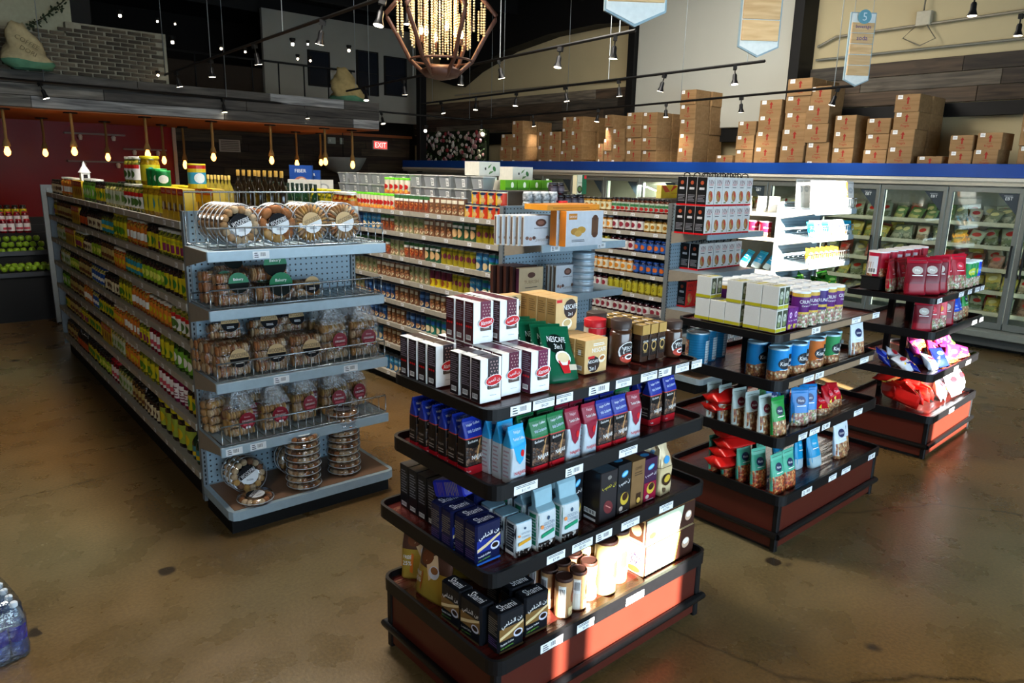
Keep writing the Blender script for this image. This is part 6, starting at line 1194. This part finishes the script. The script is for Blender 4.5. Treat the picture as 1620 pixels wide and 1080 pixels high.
# ---------------------------------------------------------------- cookies on the pegboard end
bisc = {k: m(c, .7, n=.35, s=80, bump=.4) for k, c in dict(tan='b58a5c', gold='c99a58', brown='a86a3c', pale='cdb08a', dark='7a5238').items()}
clear = film('tray_plastic', (.97, .98, 1), .10, .1, 20, .06)
def tray(kind, c, style, r_=.105, th=.042, n=14, seed=1, tcol='a8825a'):
    r = random.Random(seed); RX = Matrix.Rotation(math.radians(90), 4, 'X') if style == 'stand' else Matrix()
    off = Matrix.Translation((0, 0, r_)) @ RX if style == 'stand' else Matrix()
    sh = MB().lathe([(r_ * .93, 0), (r_, th * .25), (r_, th * .8), (r_ * .96, th), (0.001, th)], clear, 24, T=off, cap=False); sh.lathe([(.001, .001), (r_ * .93, .001)], clear, 24, T=off, cap=False)
    sh.lathe([(r_ * .985, th * .45), (r_ * 1.02, th * .5), (r_ * .985, th * .55)], m('c8d0d4', .2), 24, T=off, cap=False)
    bi = MB()
    if kind == 'ring': 
        for k in range(n):
            a = 2 * math.pi * k / n; bi.ball((math.cos(a) * r_ * .72, math.sin(a) * r_ * .72, th * .5), (.021, .021, th * .42), bisc[r.choice(c)], 7, 5, T=off)
        bi.cyl(0, 0, .004, th * .7, r_ * .42, bisc[c[0]], 12, T=off)
    elif kind == 'big':
        for k in range(8):
            a = 2 * math.pi * k / 8; Rz = Matrix.Rotation(a, 4, 'Z'); bi.ball((r_ * .70, 0, th * .5), (.024, .036, th * .42), bisc[r.choice(c)], 8, 5, T=off @ Rz)
        bi.cyl(0, 0, .004, th * .7, r_ * .42, bisc[c[0]], 12, T=off)
    else:
        for k in range(26):
            a = 2 * math.pi * k / 26; Rz = Matrix.Rotation(a, 4, 'Z'); bi.ball((r_ * .68, 0, th * .5), (.030, .0085, th * .43), bisc[r.choice(c)], 7, 4, T=off @ Rz)
        bi.cyl(0, 0, .004, th * .7, r_ * .36, bisc[c[0]], 12, T=off)
    lb = MB(); s_ = r_ * .52
    if style == 'stand': S = plane_surf((-s_, -th - .0008, r_ - s_), (2 * s_, 0, 0), (0, 0, 2 * s_))
    else: S = plane_surf((-s_, -s_, th + .0008), (2 * s_, 0, 0), (0, 2 * s_, 0))
    ang = r.choice((.5, .35)); pt = [(.5 + .5 * math.cos(ang + math.pi * i / 10), .5 + .5 * math.sin(ang + math.pi * i / 10)) for i in range(11)]
    dk = m('0c0c10', .8) if kind != 'thin' else m('c8a878', .5)
    art(lb, S, [('e', .5, .5, .5, .5, m('dfe2e4', .4)), ('p', pt, dk), ('t', 'WOODFIRE', .5 - .12 * math.sin(ang) + .02, .5 + .12, .21, WHT if kind != 'thin' else INKD, .84, ang), ('l', .35, .2, .7, .3, 2, INK)])
    o = proto('cookie_platter', 'cookie platter', sh, [('biscuits', bi), ('round_label', lb)]); return o
TA, TB_, TC_, TD = tray('ring', ['pale', 'tan', 'pale'], 'stand', seed=1), tray('big', ['brown', 'brown', 'gold'], 'stand', seed=2), tray('thin', ['gold', 'tan'], 'stand', seed=3), tray('thin', ['tan', 'pale', 'brown'], 'stand', seed=4)
TE, TF = tray('ring', ['gold', 'dark', 'pale'], 'stand', seed=5), tray('ring', ['tan', 'dark', 'pale', 'brown'], 'flat', seed=6)
zc = 1.662
def trays(pr, px, py, n, dy, lean, what):
    q = PY(px, py, 4.06)
    for k in range(n): put(pr, q.x - .008 * k, 4.045 + k * dy, zc, '%s, %s in its slanted row on the top end shelf' % (what, ordn(k + 1)), 'cookie platters on the top end shelf', 0, (-lean, 0, 0), 1.12)
trays(TA, 378, 383, 6, .046, .12, 'round platter of white cookies'); trays(TB_, 437, 378, 2, .055, .1, 'round platter of fat brown cookies'); trays(TC_, 489, 374, 4, .046, .12, 'round platter of thin golden biscuits'); trays(TD, 540, 370, 5, .046, .12, 'round platter of small seeded biscuits')
put(TB_, 1.66, 4.20, zc, 'fat brown cookie platter peeking out between its neighbours', 'cookie platters on the top end shelf', 0, (-.1, 0, 0))
bagf = film('cookie_bag_film', (1, 1, 1), .06, 1.0, 38, .08); crinkle = film('crinkled_bag_top', (1, 1, 1), .26, 1.0, 70, .12, .03)
def cbag(w_, d, h, rows, c, label, seed=1, tied=False):
    r = random.Random(seed); bi = MB(); layers = max(1, int(h / .05)); nx = int((w_ - .02) / .0155); rd = .5 * (h if layers == 1 else h / layers)
    for L_ in range(layers):
        for dd in range(rows):
            for i in range(nx): bi.ball((.012 + i * .0155 + r.uniform(-.002, .002), d * (dd + .5) / rows + r.uniform(-.004, .004), rd * (2 * L_ + 1) + .003), (.0078, d / rows * .47, rd * .97), bisc[r.choice(c)], 7, 4)
    top = .13 if tied else .02
    pf = [(0, .96, .95, 0), (.05, 1, 1, 0), (h / (h + top) * .92, 1, 1, 0), (h / (h + top), .92, .9, 0), (.96, .45 if tied else .8, .4 if tied else .7, 0), (1, .55 if tied else .75, .45 if tied else .6, 0)]
    fo = bag('x', 'x', w_ + .012, d + .012, h + top, pf, 4.5, [(h / (h + top) if tied else 1, bagf), (1, crinkle)], wob=.09, seed=seed); me = fo.data
    b = MB(); b.v = [(v.co.x - .006, v.co.y - .006, v.co.z) for v in me.vertices]; b.f = [list(p_.vertices) for p_ in me.polygons]; b.mi = [p_.material_index for p_ in me.polygons]; b.sm = [False] * len(b.f); b.mats = list(me.materials)
    lb = MB(); S = plane_surf((w_ * .28, -.020, h * .30), (w_ * .52, 0, 0), (0, 0, w_ * .52))
    if label == 'green': S = plane_surf((w_ * .25, -.020, h * .35), (w_ * .6, 0, 0), (0, 0, w_ * .6)); art(lb, S, [('e', .5, .5, .5, .5, m('06100c', .8)), ('p', [(.5 + .5 * math.cos(math.pi * i / 8), .5 + .5 * math.sin(math.pi * i / 8)) for i in range(9)], m('14754a', .35)), ('t', 'Bakery', .5, .66, .16, WHT, .7)])
    elif label == 'kraft': art(lb, S, [('e', .5, .5, .5, .5, m('c9a878', .5)), ('p', [(.5 + .5 * math.cos(math.pi + math.pi * i / 8), .5 + .5 * math.sin(math.pi + math.pi * i / 8)) for i in range(9)], m('0c0c10', .8)), ('t', 'WOODFIRE', .5, .65, .21, INKD, .86), ('l', .3, .2, .7, .35, 2, WHT)])
    else: art(lb, S, [('e', .5, .5, .5, .5, m('8a1024', .4)), ('t', 'Bakery', .5, .72, .12, m('e8b0b8', .4), .5), ('t', 'ORGANIC', .5, .5, .12, WHT, .7), ('r', .2, .22, .8, .34, m('c8505c', .4)), ('r', .36, .03, .64, .16, WHT)])
    o = proto('cookie_bag', 'cookie bag', b, [('biscuits', bi), ('round_label', lb)]); o['dim'] = (w_, d, h)
    for k in KIDS[o.name]:
        if k.name.startswith('biscuits'): k['kind'] = 'stuff'
    return o
CG = cbag(.20, .12, .19, 2, ['tan', 'brown'], 'green', 1); CGL = cbag(.24, .16, .09, 2, ['tan', 'brown', 'dark'], 'none' and 'green', 2)
CK = cbag(.215, .13, .19, 2, ['pale', 'tan', 'brown'], 'kraft', 3); CKL = cbag(.20, .14, .10, 2, ['tan', 'pale', 'brown'], 'kraft', 4); CR = cbag(.20, .13, .22, 2, ['pale', 'tan', 'gold'], 'red', 5, True); CRL = cbag(.19, .13, .16, 2, ['pale', 'gold', 'tan'], 'red', 6, True)
z = 1.322
for x, y, a, t_, pr, lb in ((1.40, 4.09, .05, -.18, CG, 'cookie bag with round green label, standing at the shelf bracket'), (1.36, 4.20, .1, -.1, CG, 'cookie bag behind the one with green label at the bracket'), (1.62, 4.10, .0, 0, CGL, 'long cookie bag lying at the bottom beside the green-labelled bag'), (1.60, 4.24, .0, 0, CGL, 'long cookie bag lying at the rear of the second end shelf')): put(pr, x, y, z, lb, 'cookie bags on the second end shelf', a, (t_, 0, 0))
put(CGL, 1.60, 4.12, z + .115, 'cookie bag resting on the long bag, green label tilted up', 'cookie bags on the second end shelf', .03, (.0, 0, 0)); put(CGL, 1.44, 4.22, z + .16, 'cookie bag lying across the green-labelled bags', 'cookie bags on the second end shelf', .1, (-.5, 0, 0), .8)
put(CKL, 1.85, 4.12, z, 'short pack of stacked biscuits at the end of the bag row', 'cookie bags on the second end shelf', .0)
z = .912
for i, x in enumerate((1.35, 1.57, 1.79)):
    for k in range(3): put(CK, x - .02 * k, 4.05 + k * .115, z, 'cookie bag with kraft label, %s column, %s' % (('bracket side', 'centre', 'inner')[i], ('front', 'middle', 'rear')[k]), 'cookie bags on the third end shelf', J(.08), (-.10, 0, 0))
for i, (x, y, zz_) in enumerate(((1.38, 4.22, .20), (1.60, 4.18, .20), (1.80, 4.22, .19))): put(CKL, x, y, z + zz_, 'cookie bag lying on the kraft-labelled row, %s' % ('over the bracket side', 'in the centre with its label up', 'nearest the tied bags')[i], 'cookie bags on the third end shelf', J(.15), (-.35, 0, 0))
for i, x in enumerate((2.0, 2.20)):
    for k in range(2): put(CR, x - .01 * k, 4.06 + k * .14, z, 'tied clear cookie bag with dark red label, %s, %s' % (('beside the kraft-labelled bags', 'at the open shelf end')[i], ('front', 'rear')[k]), 'cookie bags on the third end shelf', J(.08), (-.06, 0, 0), (1, 1, 1.05))
z = .532
for i, (x, y, a) in enumerate(((1.40, 4.08, .05), (1.60, 4.08, -.05), (1.82, 4.12, .1), (2.02, 4.13, -.05), (2.20, 4.17, .1))): put(CRL, x, y, z, 'red-labelled cookie bag, %s from the bracket on the fourth end shelf' % ordn(i + 1), 'cookie bags on the fourth end shelf', a, (-.12, 0, 0), (1, 1, 1 + .1 * (i > 1)))
for i, (x, y, a) in enumerate(((1.35, 4.22, .3), (1.52, 4.24, -.2), (1.72, 4.24, .2), (1.90, 4.26, -.1), (2.10, 4.27, .1))): put(CR, x, y, z, 'tied cookie bag in the rear row, %s from the bracket on the fourth end shelf' % ordn(i + 1), 'cookie bags on the fourth end shelf', a, (-.1, 0, 0), .9)
z = .1585
q = P(398, 781, z)
for k in range(3): put(TE, q.x - .006 * k, q.y + .03 + k * .045, z, 'cookie platter leaning on the pegboard above the base deck, %s' % ordn(k + 1), 'cookie platters on the base deck', -.15, (-.28, 0, 0), 1.05)
q = P(411, 797, z); put(TF, q.x, q.y + .06, z, 'single cookie platter lying flat at the front of the base deck', 'cookie platters on the base deck', .3)
for k in range(2): put(TE, 1.83, 4.22 + .05 * k, z, 'cookie platter standing behind the shorter platter tower, %s' % ('front', 'rear')[k], 'cookie platters on the base deck', .1, (-.2, 0, 0))
for (px, py, n, nm_) in ((486, 771, 8, 'shorter'), (549, 748, 10, 'taller')):
    q = P(px, py, z)
    for k in range(n): put(TF, q.x + J(.004), q.y + .04 + J(.004), z + k * .0435, 'cookie platter, %s from the bottom of the %s tower' % (ordn(k + 1), nm_), 'stacked cookie platters', J(1.5), None, 1.0)
# ---------------------------------------------------------------- sweets on the can gondola end
sw = carton('sweets_box', 'sweet box', .34, .03, .22, (m('c9ced4', .5), m('d8d2c4', .5)), [('e', .5, .76, .16, .13, m('5a3a30', .4)), ('e', .5, .76, .10, .07, m('8a6050', .4)), ('t', 'Sweets', .52, .2, .14, m('9a9088', .4), .4), ('l', .3, .56, .7, .6, 1, INK)] + [('e', .1 + .1 * i, .26 - .03 * (i % 2), .05, .06, m(('7a5a4c', 'a87a6a', '5a4038')[i % 3], .5)) for i in (0, 1, 2, 6, 7, 8)], [('r', .2, .05, .8, .95, m('6a5648', .5))])
sdk = carton('sweets_box', 'sweet box', .25, .035, .23, (m('2c1814', .4), m('4a2c24', .4)), [])
stn = carton('sweets_box', 'sweet box', .25, .04, .22, (m('c9b08c', .5), m('5a2c44', .4)), [('e', .5, .74, .16, .1, m('5a3a30', .4)), ('t', 'TURKISH', .5, .5, .12, m('8a6a4a', .4), .8), ('l', .25, .28, .75, .34, 1, INKD), ('e', .25, .1, .15, .05, m('7a4a40', .4))])
spo = carton('assorted_sweets_box', 'sweet box', .40, .07, .26, (m('d0d4da', .5), m('d88a28', .4), m('c98a30', .4)), [('r', .06, .76, .28, .93, m('c88028', .4)), ('t', 'GHOROUR', .17, .84, .06, WHT, .18), ('e', .24, .42, .12, .1, m('b8863c', .5)), ('e', .40, .46, .12, .1, m('c9983c', .5)), ('e', .32, .36, .10, .09, m('d0a050', .5)), ('r', .68, .3, .86, .8, m('6a4a34', .4)), ('e', .77, .8, .07, .08, m('5a3c2c', .4)), ('e', .77, .3, .07, .08, m('5a3c2c', .4)), ('l', .15, .12, .5, .2, 2, INK)], [('r', .1, .0, .9, 1, m('d07a1c', .4))])
sor = carton('orange_sweets_box', 'sweet box', .56, .25, .04, (m('d8902c', .4), None, m('c87a20', .4)), [('l', .1, .3, .8, .6, 2, m('8a4a10'))])
q = P(831, 389, 1.575)
for k in range(6): put(sw, q.x - .03 - .024 * k + .024, q.y + .015 + .0 * k + .033 * k, 1.572, 'pale sweets box, %s counting back from the front one with dessert pictures' % ordn(k + 1), 'sweets boxes on the upper end shelf', J(.02))
q2 = P(893, 390, 1.575); put(spo, q2.x + .01, q2.y, 1.572, 'white assorted sweets box with orange side', None, 0); put(spo, q2.x - .01, q2.y + .08, 1.572, 'second assorted sweets box behind the white and orange one', None, 0)
put(sor, q2.x - .12, q2.y + .07, 1.572 + .262, 'flat orange sweets box lying across the standing ones')
q = P(822, 470, 1.175)
for k in range(5): put(stn if k == 0 else sdk, q.x - .026 * k, q.y + .01 + .046 * k, 1.172, 'turkish delight box with tan front' if k == 0 else 'dark brown sweets box, %s behind the tan one' % ordn(k), 'sweets boxes on the lower end shelf', 0)
q = P(880, 464, 1.175); 
for k in range(3): put(sw, q.x, q.y + .01 + .045 * k, 1.172, 'white sweets box on the lower end shelf, %s' % ('front one with oval emblem', 'middle one', 'rear one')[k], 'sweets boxes on the lower end shelf', 0, None, (.76, 1, 1))
tin = MB().lathe([(.085, 0), (.088, .004), (.088, .034), (.085, .036)], m('b9c6d0', .3, .2), 20); tinl = MB().lathe([(.092, .034), (.092, .048), (.088, .052), (.05, .052)], m('9db4c4', .3, .2), 20); tinp = proto('round_tin', 'tin', tin, [('lid', tinl)])
q = P(930, 464, 1.175)
for k in range(6): put(tinp, q.x + .06, q.y + .12, 1.172 + k * .0535, 'round pale tin, %s from the bottom of the tin stack' % ordn(k + 1), 'stacked round tins')
# ---------------------------------------------------------------- toast cartons with handles
def toast(c1, c2, nm_='toast_carton'):
    h1 = MB().tube([(.062, .02, .262), (.062, .025, .29), (.062, .054, .30), (.062, .083, .29), (.062, .088, .262)], .006, BLK, 5)
    return carton(nm_, 'food carton', .124, .108, .262, (m(c1, .4), m('141416', .4)), [('r', 0, 0, 1, .06, REDP), ('t', 'VIN', .5, .84, .14, m('6a1424', .4), .7), ('t', 'TOAST', .5, .74, .07, REDP, .7), ('l', .25, .62, .75, .68, 1, INK), ('e', .5, .34, .28, .2, m('b8784a', .5), .2), ('e', .42, .3, .12, .1, m(c2, .5)), ('e', .6, .4, .12, .1, m('c8493c', .5)), ('r', .2, .1, .5, .14, m('6a8a3a', .5))], [('r', 0, 0, 1, .06, REDP), ('e', .5, .8, .17, .07, m('a84a2c', .4)), ('r', .25, .56, .75, .64, m('c8c8cc', .4)), ('l', .15, .14, .85, .4, 5, m('8a8a90'))], extra=[('carry_handle', h1)])
T1 = toast('e6e4e0', 'c8a060'); T2 = toast('c81c18', 'd8a050')
for lay in range(2):
    for i in range(6):
        for k in range(3):
            if i > 0 and k > 1: continue
            q = P(1114, 372, 1.575); put(T1, q.x + i * .127, q.y + .01 + k * .111, 1.572 + lay * .264, 'white and black toast carton, %s layer, %s along the front, %s' % (('lower', 'upper')[lay], ordn(i + 1), ('front row', 'second row', 'third row')[k]), 'toast cartons on the top end shelf', J(.02))
q = P(1106, 428, 1.195)
for i in range(6):
    for k in range(2): put(T1, q.x + i * .127, q.y + .02 + k * .111, 1.192, 'white and black toast carton on the second end shelf, %s, %s' % (ordn(i + 1), ('front row', 'second row')[k]), 'toast cartons on the second end shelf', J(.02))
q = P(1090, 487, .805)
for i in range(3):
    for k in range(2): put(T2, q.x + i * .13, q.y + .05 + k * .111, .802, 'red and black toast carton on the third end shelf, %s, %s' % (ordn(i + 1), ('front row', 'second row')[k]), 'red toast cartons', J(.03))
for lv, z in enumerate((.551, .301)):
    for i in range(7): put(T1, 5.93 + i * .135, 4.02, z, 'toast carton on the %s end shelf, %s' % (('fourth', 'fifth')[lv], ordn(i + 1)), 'low toast cartons', J(.05), None, (1, 1, .72))
# ---------------------------------------------------------------- sunlit end of the last gondola
WPK = doy('e0e2e0', m('d8dad4', .4), 'b8c0c4', seed=21, w_=.13, h=.27, name='white_snack_pouch', bandh=.2, txt='Chips'); OPK = doy('d87a3a', m('d8d0c0', .4), 'e8e0d0', seed=22, w_=.13, h=.26, name='orange_snack_pouch', txt='Crisps')
for i in range(9): put(OPK if i == 7 else WPK, 7.98 + i * .105, 4.02 + .01 * (i % 2), 1.77, ('orange' if i == 7 else 'white') + ' snack pouch, %s in the sunlit top basket' % ordn(i + 1), 'pouches in the sunlit top basket', J(.12) - .2, (-.12, 0, 0), (1, 1, 1.2))
for i in range(8): put(WPK, 7.98 + i * .115, 4.2, 1.77, 'white snack pouch in the rear of the sunlit top basket, %s' % ordn(i + 1), 'pouches in the sunlit top basket', J(.12) - .2, (-.1, 0, 0), (1, 1, 1.25))
for i in range(10): put(DP if i % 3 else DBS, 7.97 + i * .095, 4.01, 1.46, 'silver snack pouch, %s in the second sunlit basket' % ordn(i + 1), 'silver pouches in the second basket', -.5 + J(.3), (-.4, 0, 0), (.8, .8, .8))
for i in range(6): put(PYL, 7.99 + i * .12, 4.01, 1.15, 'yellow corn snack bag, %s in the third basket' % ordn(i + 1), 'yellow corn snack bags', -.35, (-.3, .15, 0))
for i in range(8): put(PGN, 7.96 + (i % 4) * .2 + (.1 if i > 3 else 0), 4.02 + .12 * (i // 4), .845 + .03 * (i // 4), 'bright green leafy bag, %s on the lowest shelf of the sunlit gondola end' % ordn(i + 1), 'green bags', J(.6), (-.6 + J(.3), J(.3), 0), .9)
for k, (z, n_) in enumerate(((1.702, 6), (1.412, 2), (1.022, 6), (.702, 8))):
    for i in range(n_): put([WPK, canR, DBS, PBK][k], 8.02 + .02 * (i % 2), 4.6 + i * .17, z + (.03 if k > 1 else 0), '%s, %s from the end panel on shelf level %s facing the jam gondola' % (('white pouch', 'red can', 'pale blue pouch', 'deep blue bag')[k], ordn(i + 1), ('one', 'two', 'three', 'four')[k]), 'goods facing the jam gondola, level %d' % (k + 1), -1.57 + J(.4), None if k < 2 else (-.5, .2, 0), 1 if k else (1, 1, .7))
# ---------------------------------------------------------------- frozen goods
def frz(c1, c2, seed, name='frozen_bag'):
    return bag(name, 'frozen bag', .18, .06, .215, pprof, 2.2, [(.45, cells('frozen_' + c2, (c2, c1, c2), 50, .35)), (1, m(c1, .25, bump=.5))], [('e', .5, .7, .3, .14, m('e8e0a0' if seed % 2 else 'c82a1c', .4), .2), ('r', .2, .2, .8, .35, m(c2, .4))], (), wob=.14, seed=seed)
FZ = [frz('6f8f58', 'b8b46a', 31), frz('a3ac94', '6f7a54', 32), frz('c9b456', '8f9c5a', 33), frz('97705c', 'b8937c', 34), frz('c4c4b4', '9ca684', 35), frz('a8574a', 'c08a74', 36), frz('848f76', 'b4b49c', 37), frz('d4c9b0', 'a89478', 38)]
fw = [(0, 1, 4, 2, 6), (0, 0, 2, 1, 6), (3, 5, 7, 3, 4), (2, 4, 6, 7, 1), (6, 1, 2, 0, 4)]
for k, z in enumerate((.45, .73, 1.02, 1.31, 1.6)):
    y = 1.9; n_ = 0
    while y < 7.2:
        n_ += 1; dr = int((y - 1) / .86); c_ = FZ[(fw[k][(dr * 3 + k) % 5] + (n_ % 2 if RND.random() < .5 else 0)) % 8]
        put(FZ[(n_ * 3 + k) % 8], FX + .40 + J(.03), y + .05, z + .002, 'frozen food bag in the rear row, %s along the %s freezer shelf' % (ordn(n_), ('lowest', 'second', 'middle', 'fourth', 'top')[k]), 'rear frozen bags', -1.57 + J(.5), (-.1, J(.2), 0), 1.0)
        put(c_, FX + .24 + J(.03), y, z + .002, 'frozen food bag, %s from the corner nearest the camera on the %s freezer shelf' % (ordn(n_), ('lowest', 'second', 'middle', 'fourth', 'top')[k]), 'frozen bags on the %s freezer shelf' % ('lowest', 'second', 'middle', 'fourth', 'top')[k], -1.57 + J(.5), (-.35 + J(.25), J(.2), 0), RND.uniform(.85, 1.1))
        y += RND.uniform(.16, .23)
# ---------------------------------------------------------------- cartons on the freezer
KR = wood('cardboard', '86663f', '9a7850', 1, 3, .8, .12); KRD = m('8a6a46', .8)
def kbox(w_, h, d=.42):
    b = MB().rbox(0, d, 0, w_, 0, h, KR, .006); F = MB()
    S = plane_surf((-.0005, w_, 0), (0, -w_, 0), (0, 0, h)); rd = m('96281c', .7)
    art(F, S, [('p', [(.49, .45), (.56, .45), (.56, .72), (.49, .72)], rd), ('p', [(.44, .70), (.61, .70), (.525, .88)], rd), ('t', 'Fragile', .5, .20, .17, rd, .62), ('l', .4, .33, .62, .38, 1, rd)])
    T_ = MB(); art(T_, plane_surf((-.0015, w_, 0), (0, -w_, 0), (0, 0, h)), [('r', .10, .74, .30, .97, WHT), ('l', .13, .8, .27, .94, 3, m('9aa0a8'))])
    tp = MB(); tp.box(0.004, d - .004, w_ * .5 - .025, w_ * .5 + .025, h, h + .0012, m('b09468', .3))
    return proto('shipping_carton', 'carton', b, [('printed_marks', F), ('shipping_label', T_), ('packing_tape', tp)])
KB_ = {}
cols = [(791, 808.5, 212, 0), (808.5, 826, 191, 0), (850, 867, 208.5, 0), (867, 884.5, 208.5, 0), (885.5, 902, 185, 0), (902, 919.5, 185, 0), (944, 953, 227, 0), (953, 966, 182, 0), (966, 985, 204, 0), (987, 1011, 178, 0), (1012, 1035.5, 178, 0), (1069, 1094, 143, 0), (1131, 1158, 246, 0), (1161, 1189, 192, 0), (1192, 1226, 159, 0), (1232, 1270, 126, 0), (1272, 1308, 137, .02), (1312, 1346, 183, 0), (1361, 1399, 187, 0), (1401, 1441, 150, 0), (1449, 1489, 248, 0), (1496, 1534, 214, 0), (1537, 1577, 210, 0), (1604, 1650, 137, 0)]
XF = 10.80; nb_ = 0
for ci, (a, b_, top, tl) in enumerate(cols):
    ya, yb = PX(a, 262, XF).y, PX(b_, 262, XF).y; zt_ = PX((a + b_) / 2, top, XF).z; w_ = ya - yb - .01
    n_ = max(1, round((zt_ - 2.1) / .245)); 
    h = (zt_ - 2.1) / n_; 
    if h > .3: n_ += 1; h = (zt_ - 2.1) / n_
    key = (round(w_, 2), round(h, 2))
    if key not in KB_: KB_[key] = kbox(*key)
    pr = KB_[key]
    for k in range(n_):
        put(pr, XF + J(.02), yb + J(.012) + tl * k, 2.101 + k * h, 'cardboard carton marked Fragile, %s from the bottom in stack %s from the flower panel' % (ordn(k + 1), ordn(ci + 1)), 'cardboard cartons on the freezer', J(.025))
        if ci in (1, 5, 8, 10, 11, 14, 15, 19) and k < n_: put(pr, XF + .45, yb + J(.01), 2.101 + k * h, 'cardboard carton in the rear row behind stack %s from the flower panel, %s up' % (ordn(ci + 1), ordn(k + 1)), 'rear cardboard cartons', J(.02))
# ---------------------------------------------------------------- apple stand
st_ = empty('produce_stand', (.2, 11.45, 0), label='dark stepped produce stand with green apples near the end board', category='produce stand')
MB().box(-1.5, 1.75, 0, .9, 0, .58, BLK).box(-1.5, 1.75, .0, .9, .58, .62, DK).build('cabinet', st_)
MB().box(-1.5, 1.75, -.04, .0, .60, .66, m('3a3a3c', .3, .4)).box(-1.5, 1.75, .38, .42, .84, .90, m('4a4a4c', .3, .4)).build('metal_lips', st_)
MB().box(-1.5, 1.75, .42, .95, .62, .86, BLK).box(-1.5, 1.75, .95, 1.06, .62, 1.10, BLK).box(-1.5, 1.75, 1.06, 1.16, .62, 1.20, BLK).box(-1.5, 1.75, 1.16, 1.3, .62, 1.30, BLK).build('steps', st_)
ap = MB().lathe([(.004, .010), (.022, .0), (.036, .018), (.041, .042), (.036, .064), (.02, .076), (.004, .068)], m('7a9a24', .3, n=.2, s=12), 12, cap=False); stm = MB().tube([(0, 0, .066), (.004, 0, .086)], .0025, m('3a2a14'), 4); APL = proto('green_apple', 'apple', ap, [('stem', stm)])
na = 0
for row in range(3):
    for i in range(9): na += 1; put(APL, .95 + i * .088 + (.04 if row % 2 else 0), 11.90 + row * .08, .865 + row * .075, 'green apple, %s row up on the upper step, %s along' % (ordn(row + 1), ordn(i + 1)), 'green apples on the stand', J(3), (J(.3), J(.3), 0))
for row in range(2):
    for i in range(10): put(APL, .93 + i * .083 + (.04 if row else 0), 11.50 + row * .07, .665 + row * .03, 'green apple on the lower step, %s row, %s along' % (('front', 'rear')[row], ordn(i + 1)), 'green apples on the stand', J(3), (J(.3), J(.3), 0))
for row in range(3):
    for i in range(8):
        put(jj['redj'][1] if row < 2 else jj['olive'][1], .95 + i * .095, 12.455 + row * .10, 1.101 + .1 * row, 'dark red jar behind the apples, %s row, %s along' % (ordn(row + 1), ordn(i + 1)), 'red jars behind the apples', J(2))
# far boxes on the top of the gondolas
fx = carton('white_multipack', 'box', .20, .14, .20, (m('b8b6ae', .5),), [('e', .5, .6, .3, .22, m('8a8c8c', .5)), ('e', .5, .6, .2, .14, m('c8c8c4', .5)), ('l', .3, .2, .7, .3, 1, INK)])
for i in range(3): q = PY(463 + i * 20, 285, 7.4); put(fx, q.x - .1, 7.3, 1.775, 'white multipack box with round grey emblem, %s of three behind the green bottles' % ordn(i + 1), 'white multipack boxes', -.5)
bl = carton('blue_cereal_box', 'box', .22, .08, .27, (m('1c4a9a', .4),), [('t', 'FIBER', .5, .8, .12, WHT, .6), ('e', .5, .4, .3, .2, m('a86a5a', .5)), ('e', .55, .45, .15, .1, m('d8c8b0', .5))])
q = PY(545, 290, 6.6)
MB().rbox(3.78, 4.55, 8.3, 8.75, 1.722, 1.80, m('5a564c', .6), .004).build('display_riser', label='thin grey riser under the blue boxes at the back of the can gondola', category='riser')
put(bl, 3.80, 8.45, 1.80, 'blue cereal box standing alone at the back of the can gondola', None, -.6, None, 1.2); put(bl, 4.0, 8.55, 1.80, 'second blue box partly hidden behind the first', None, -.6)
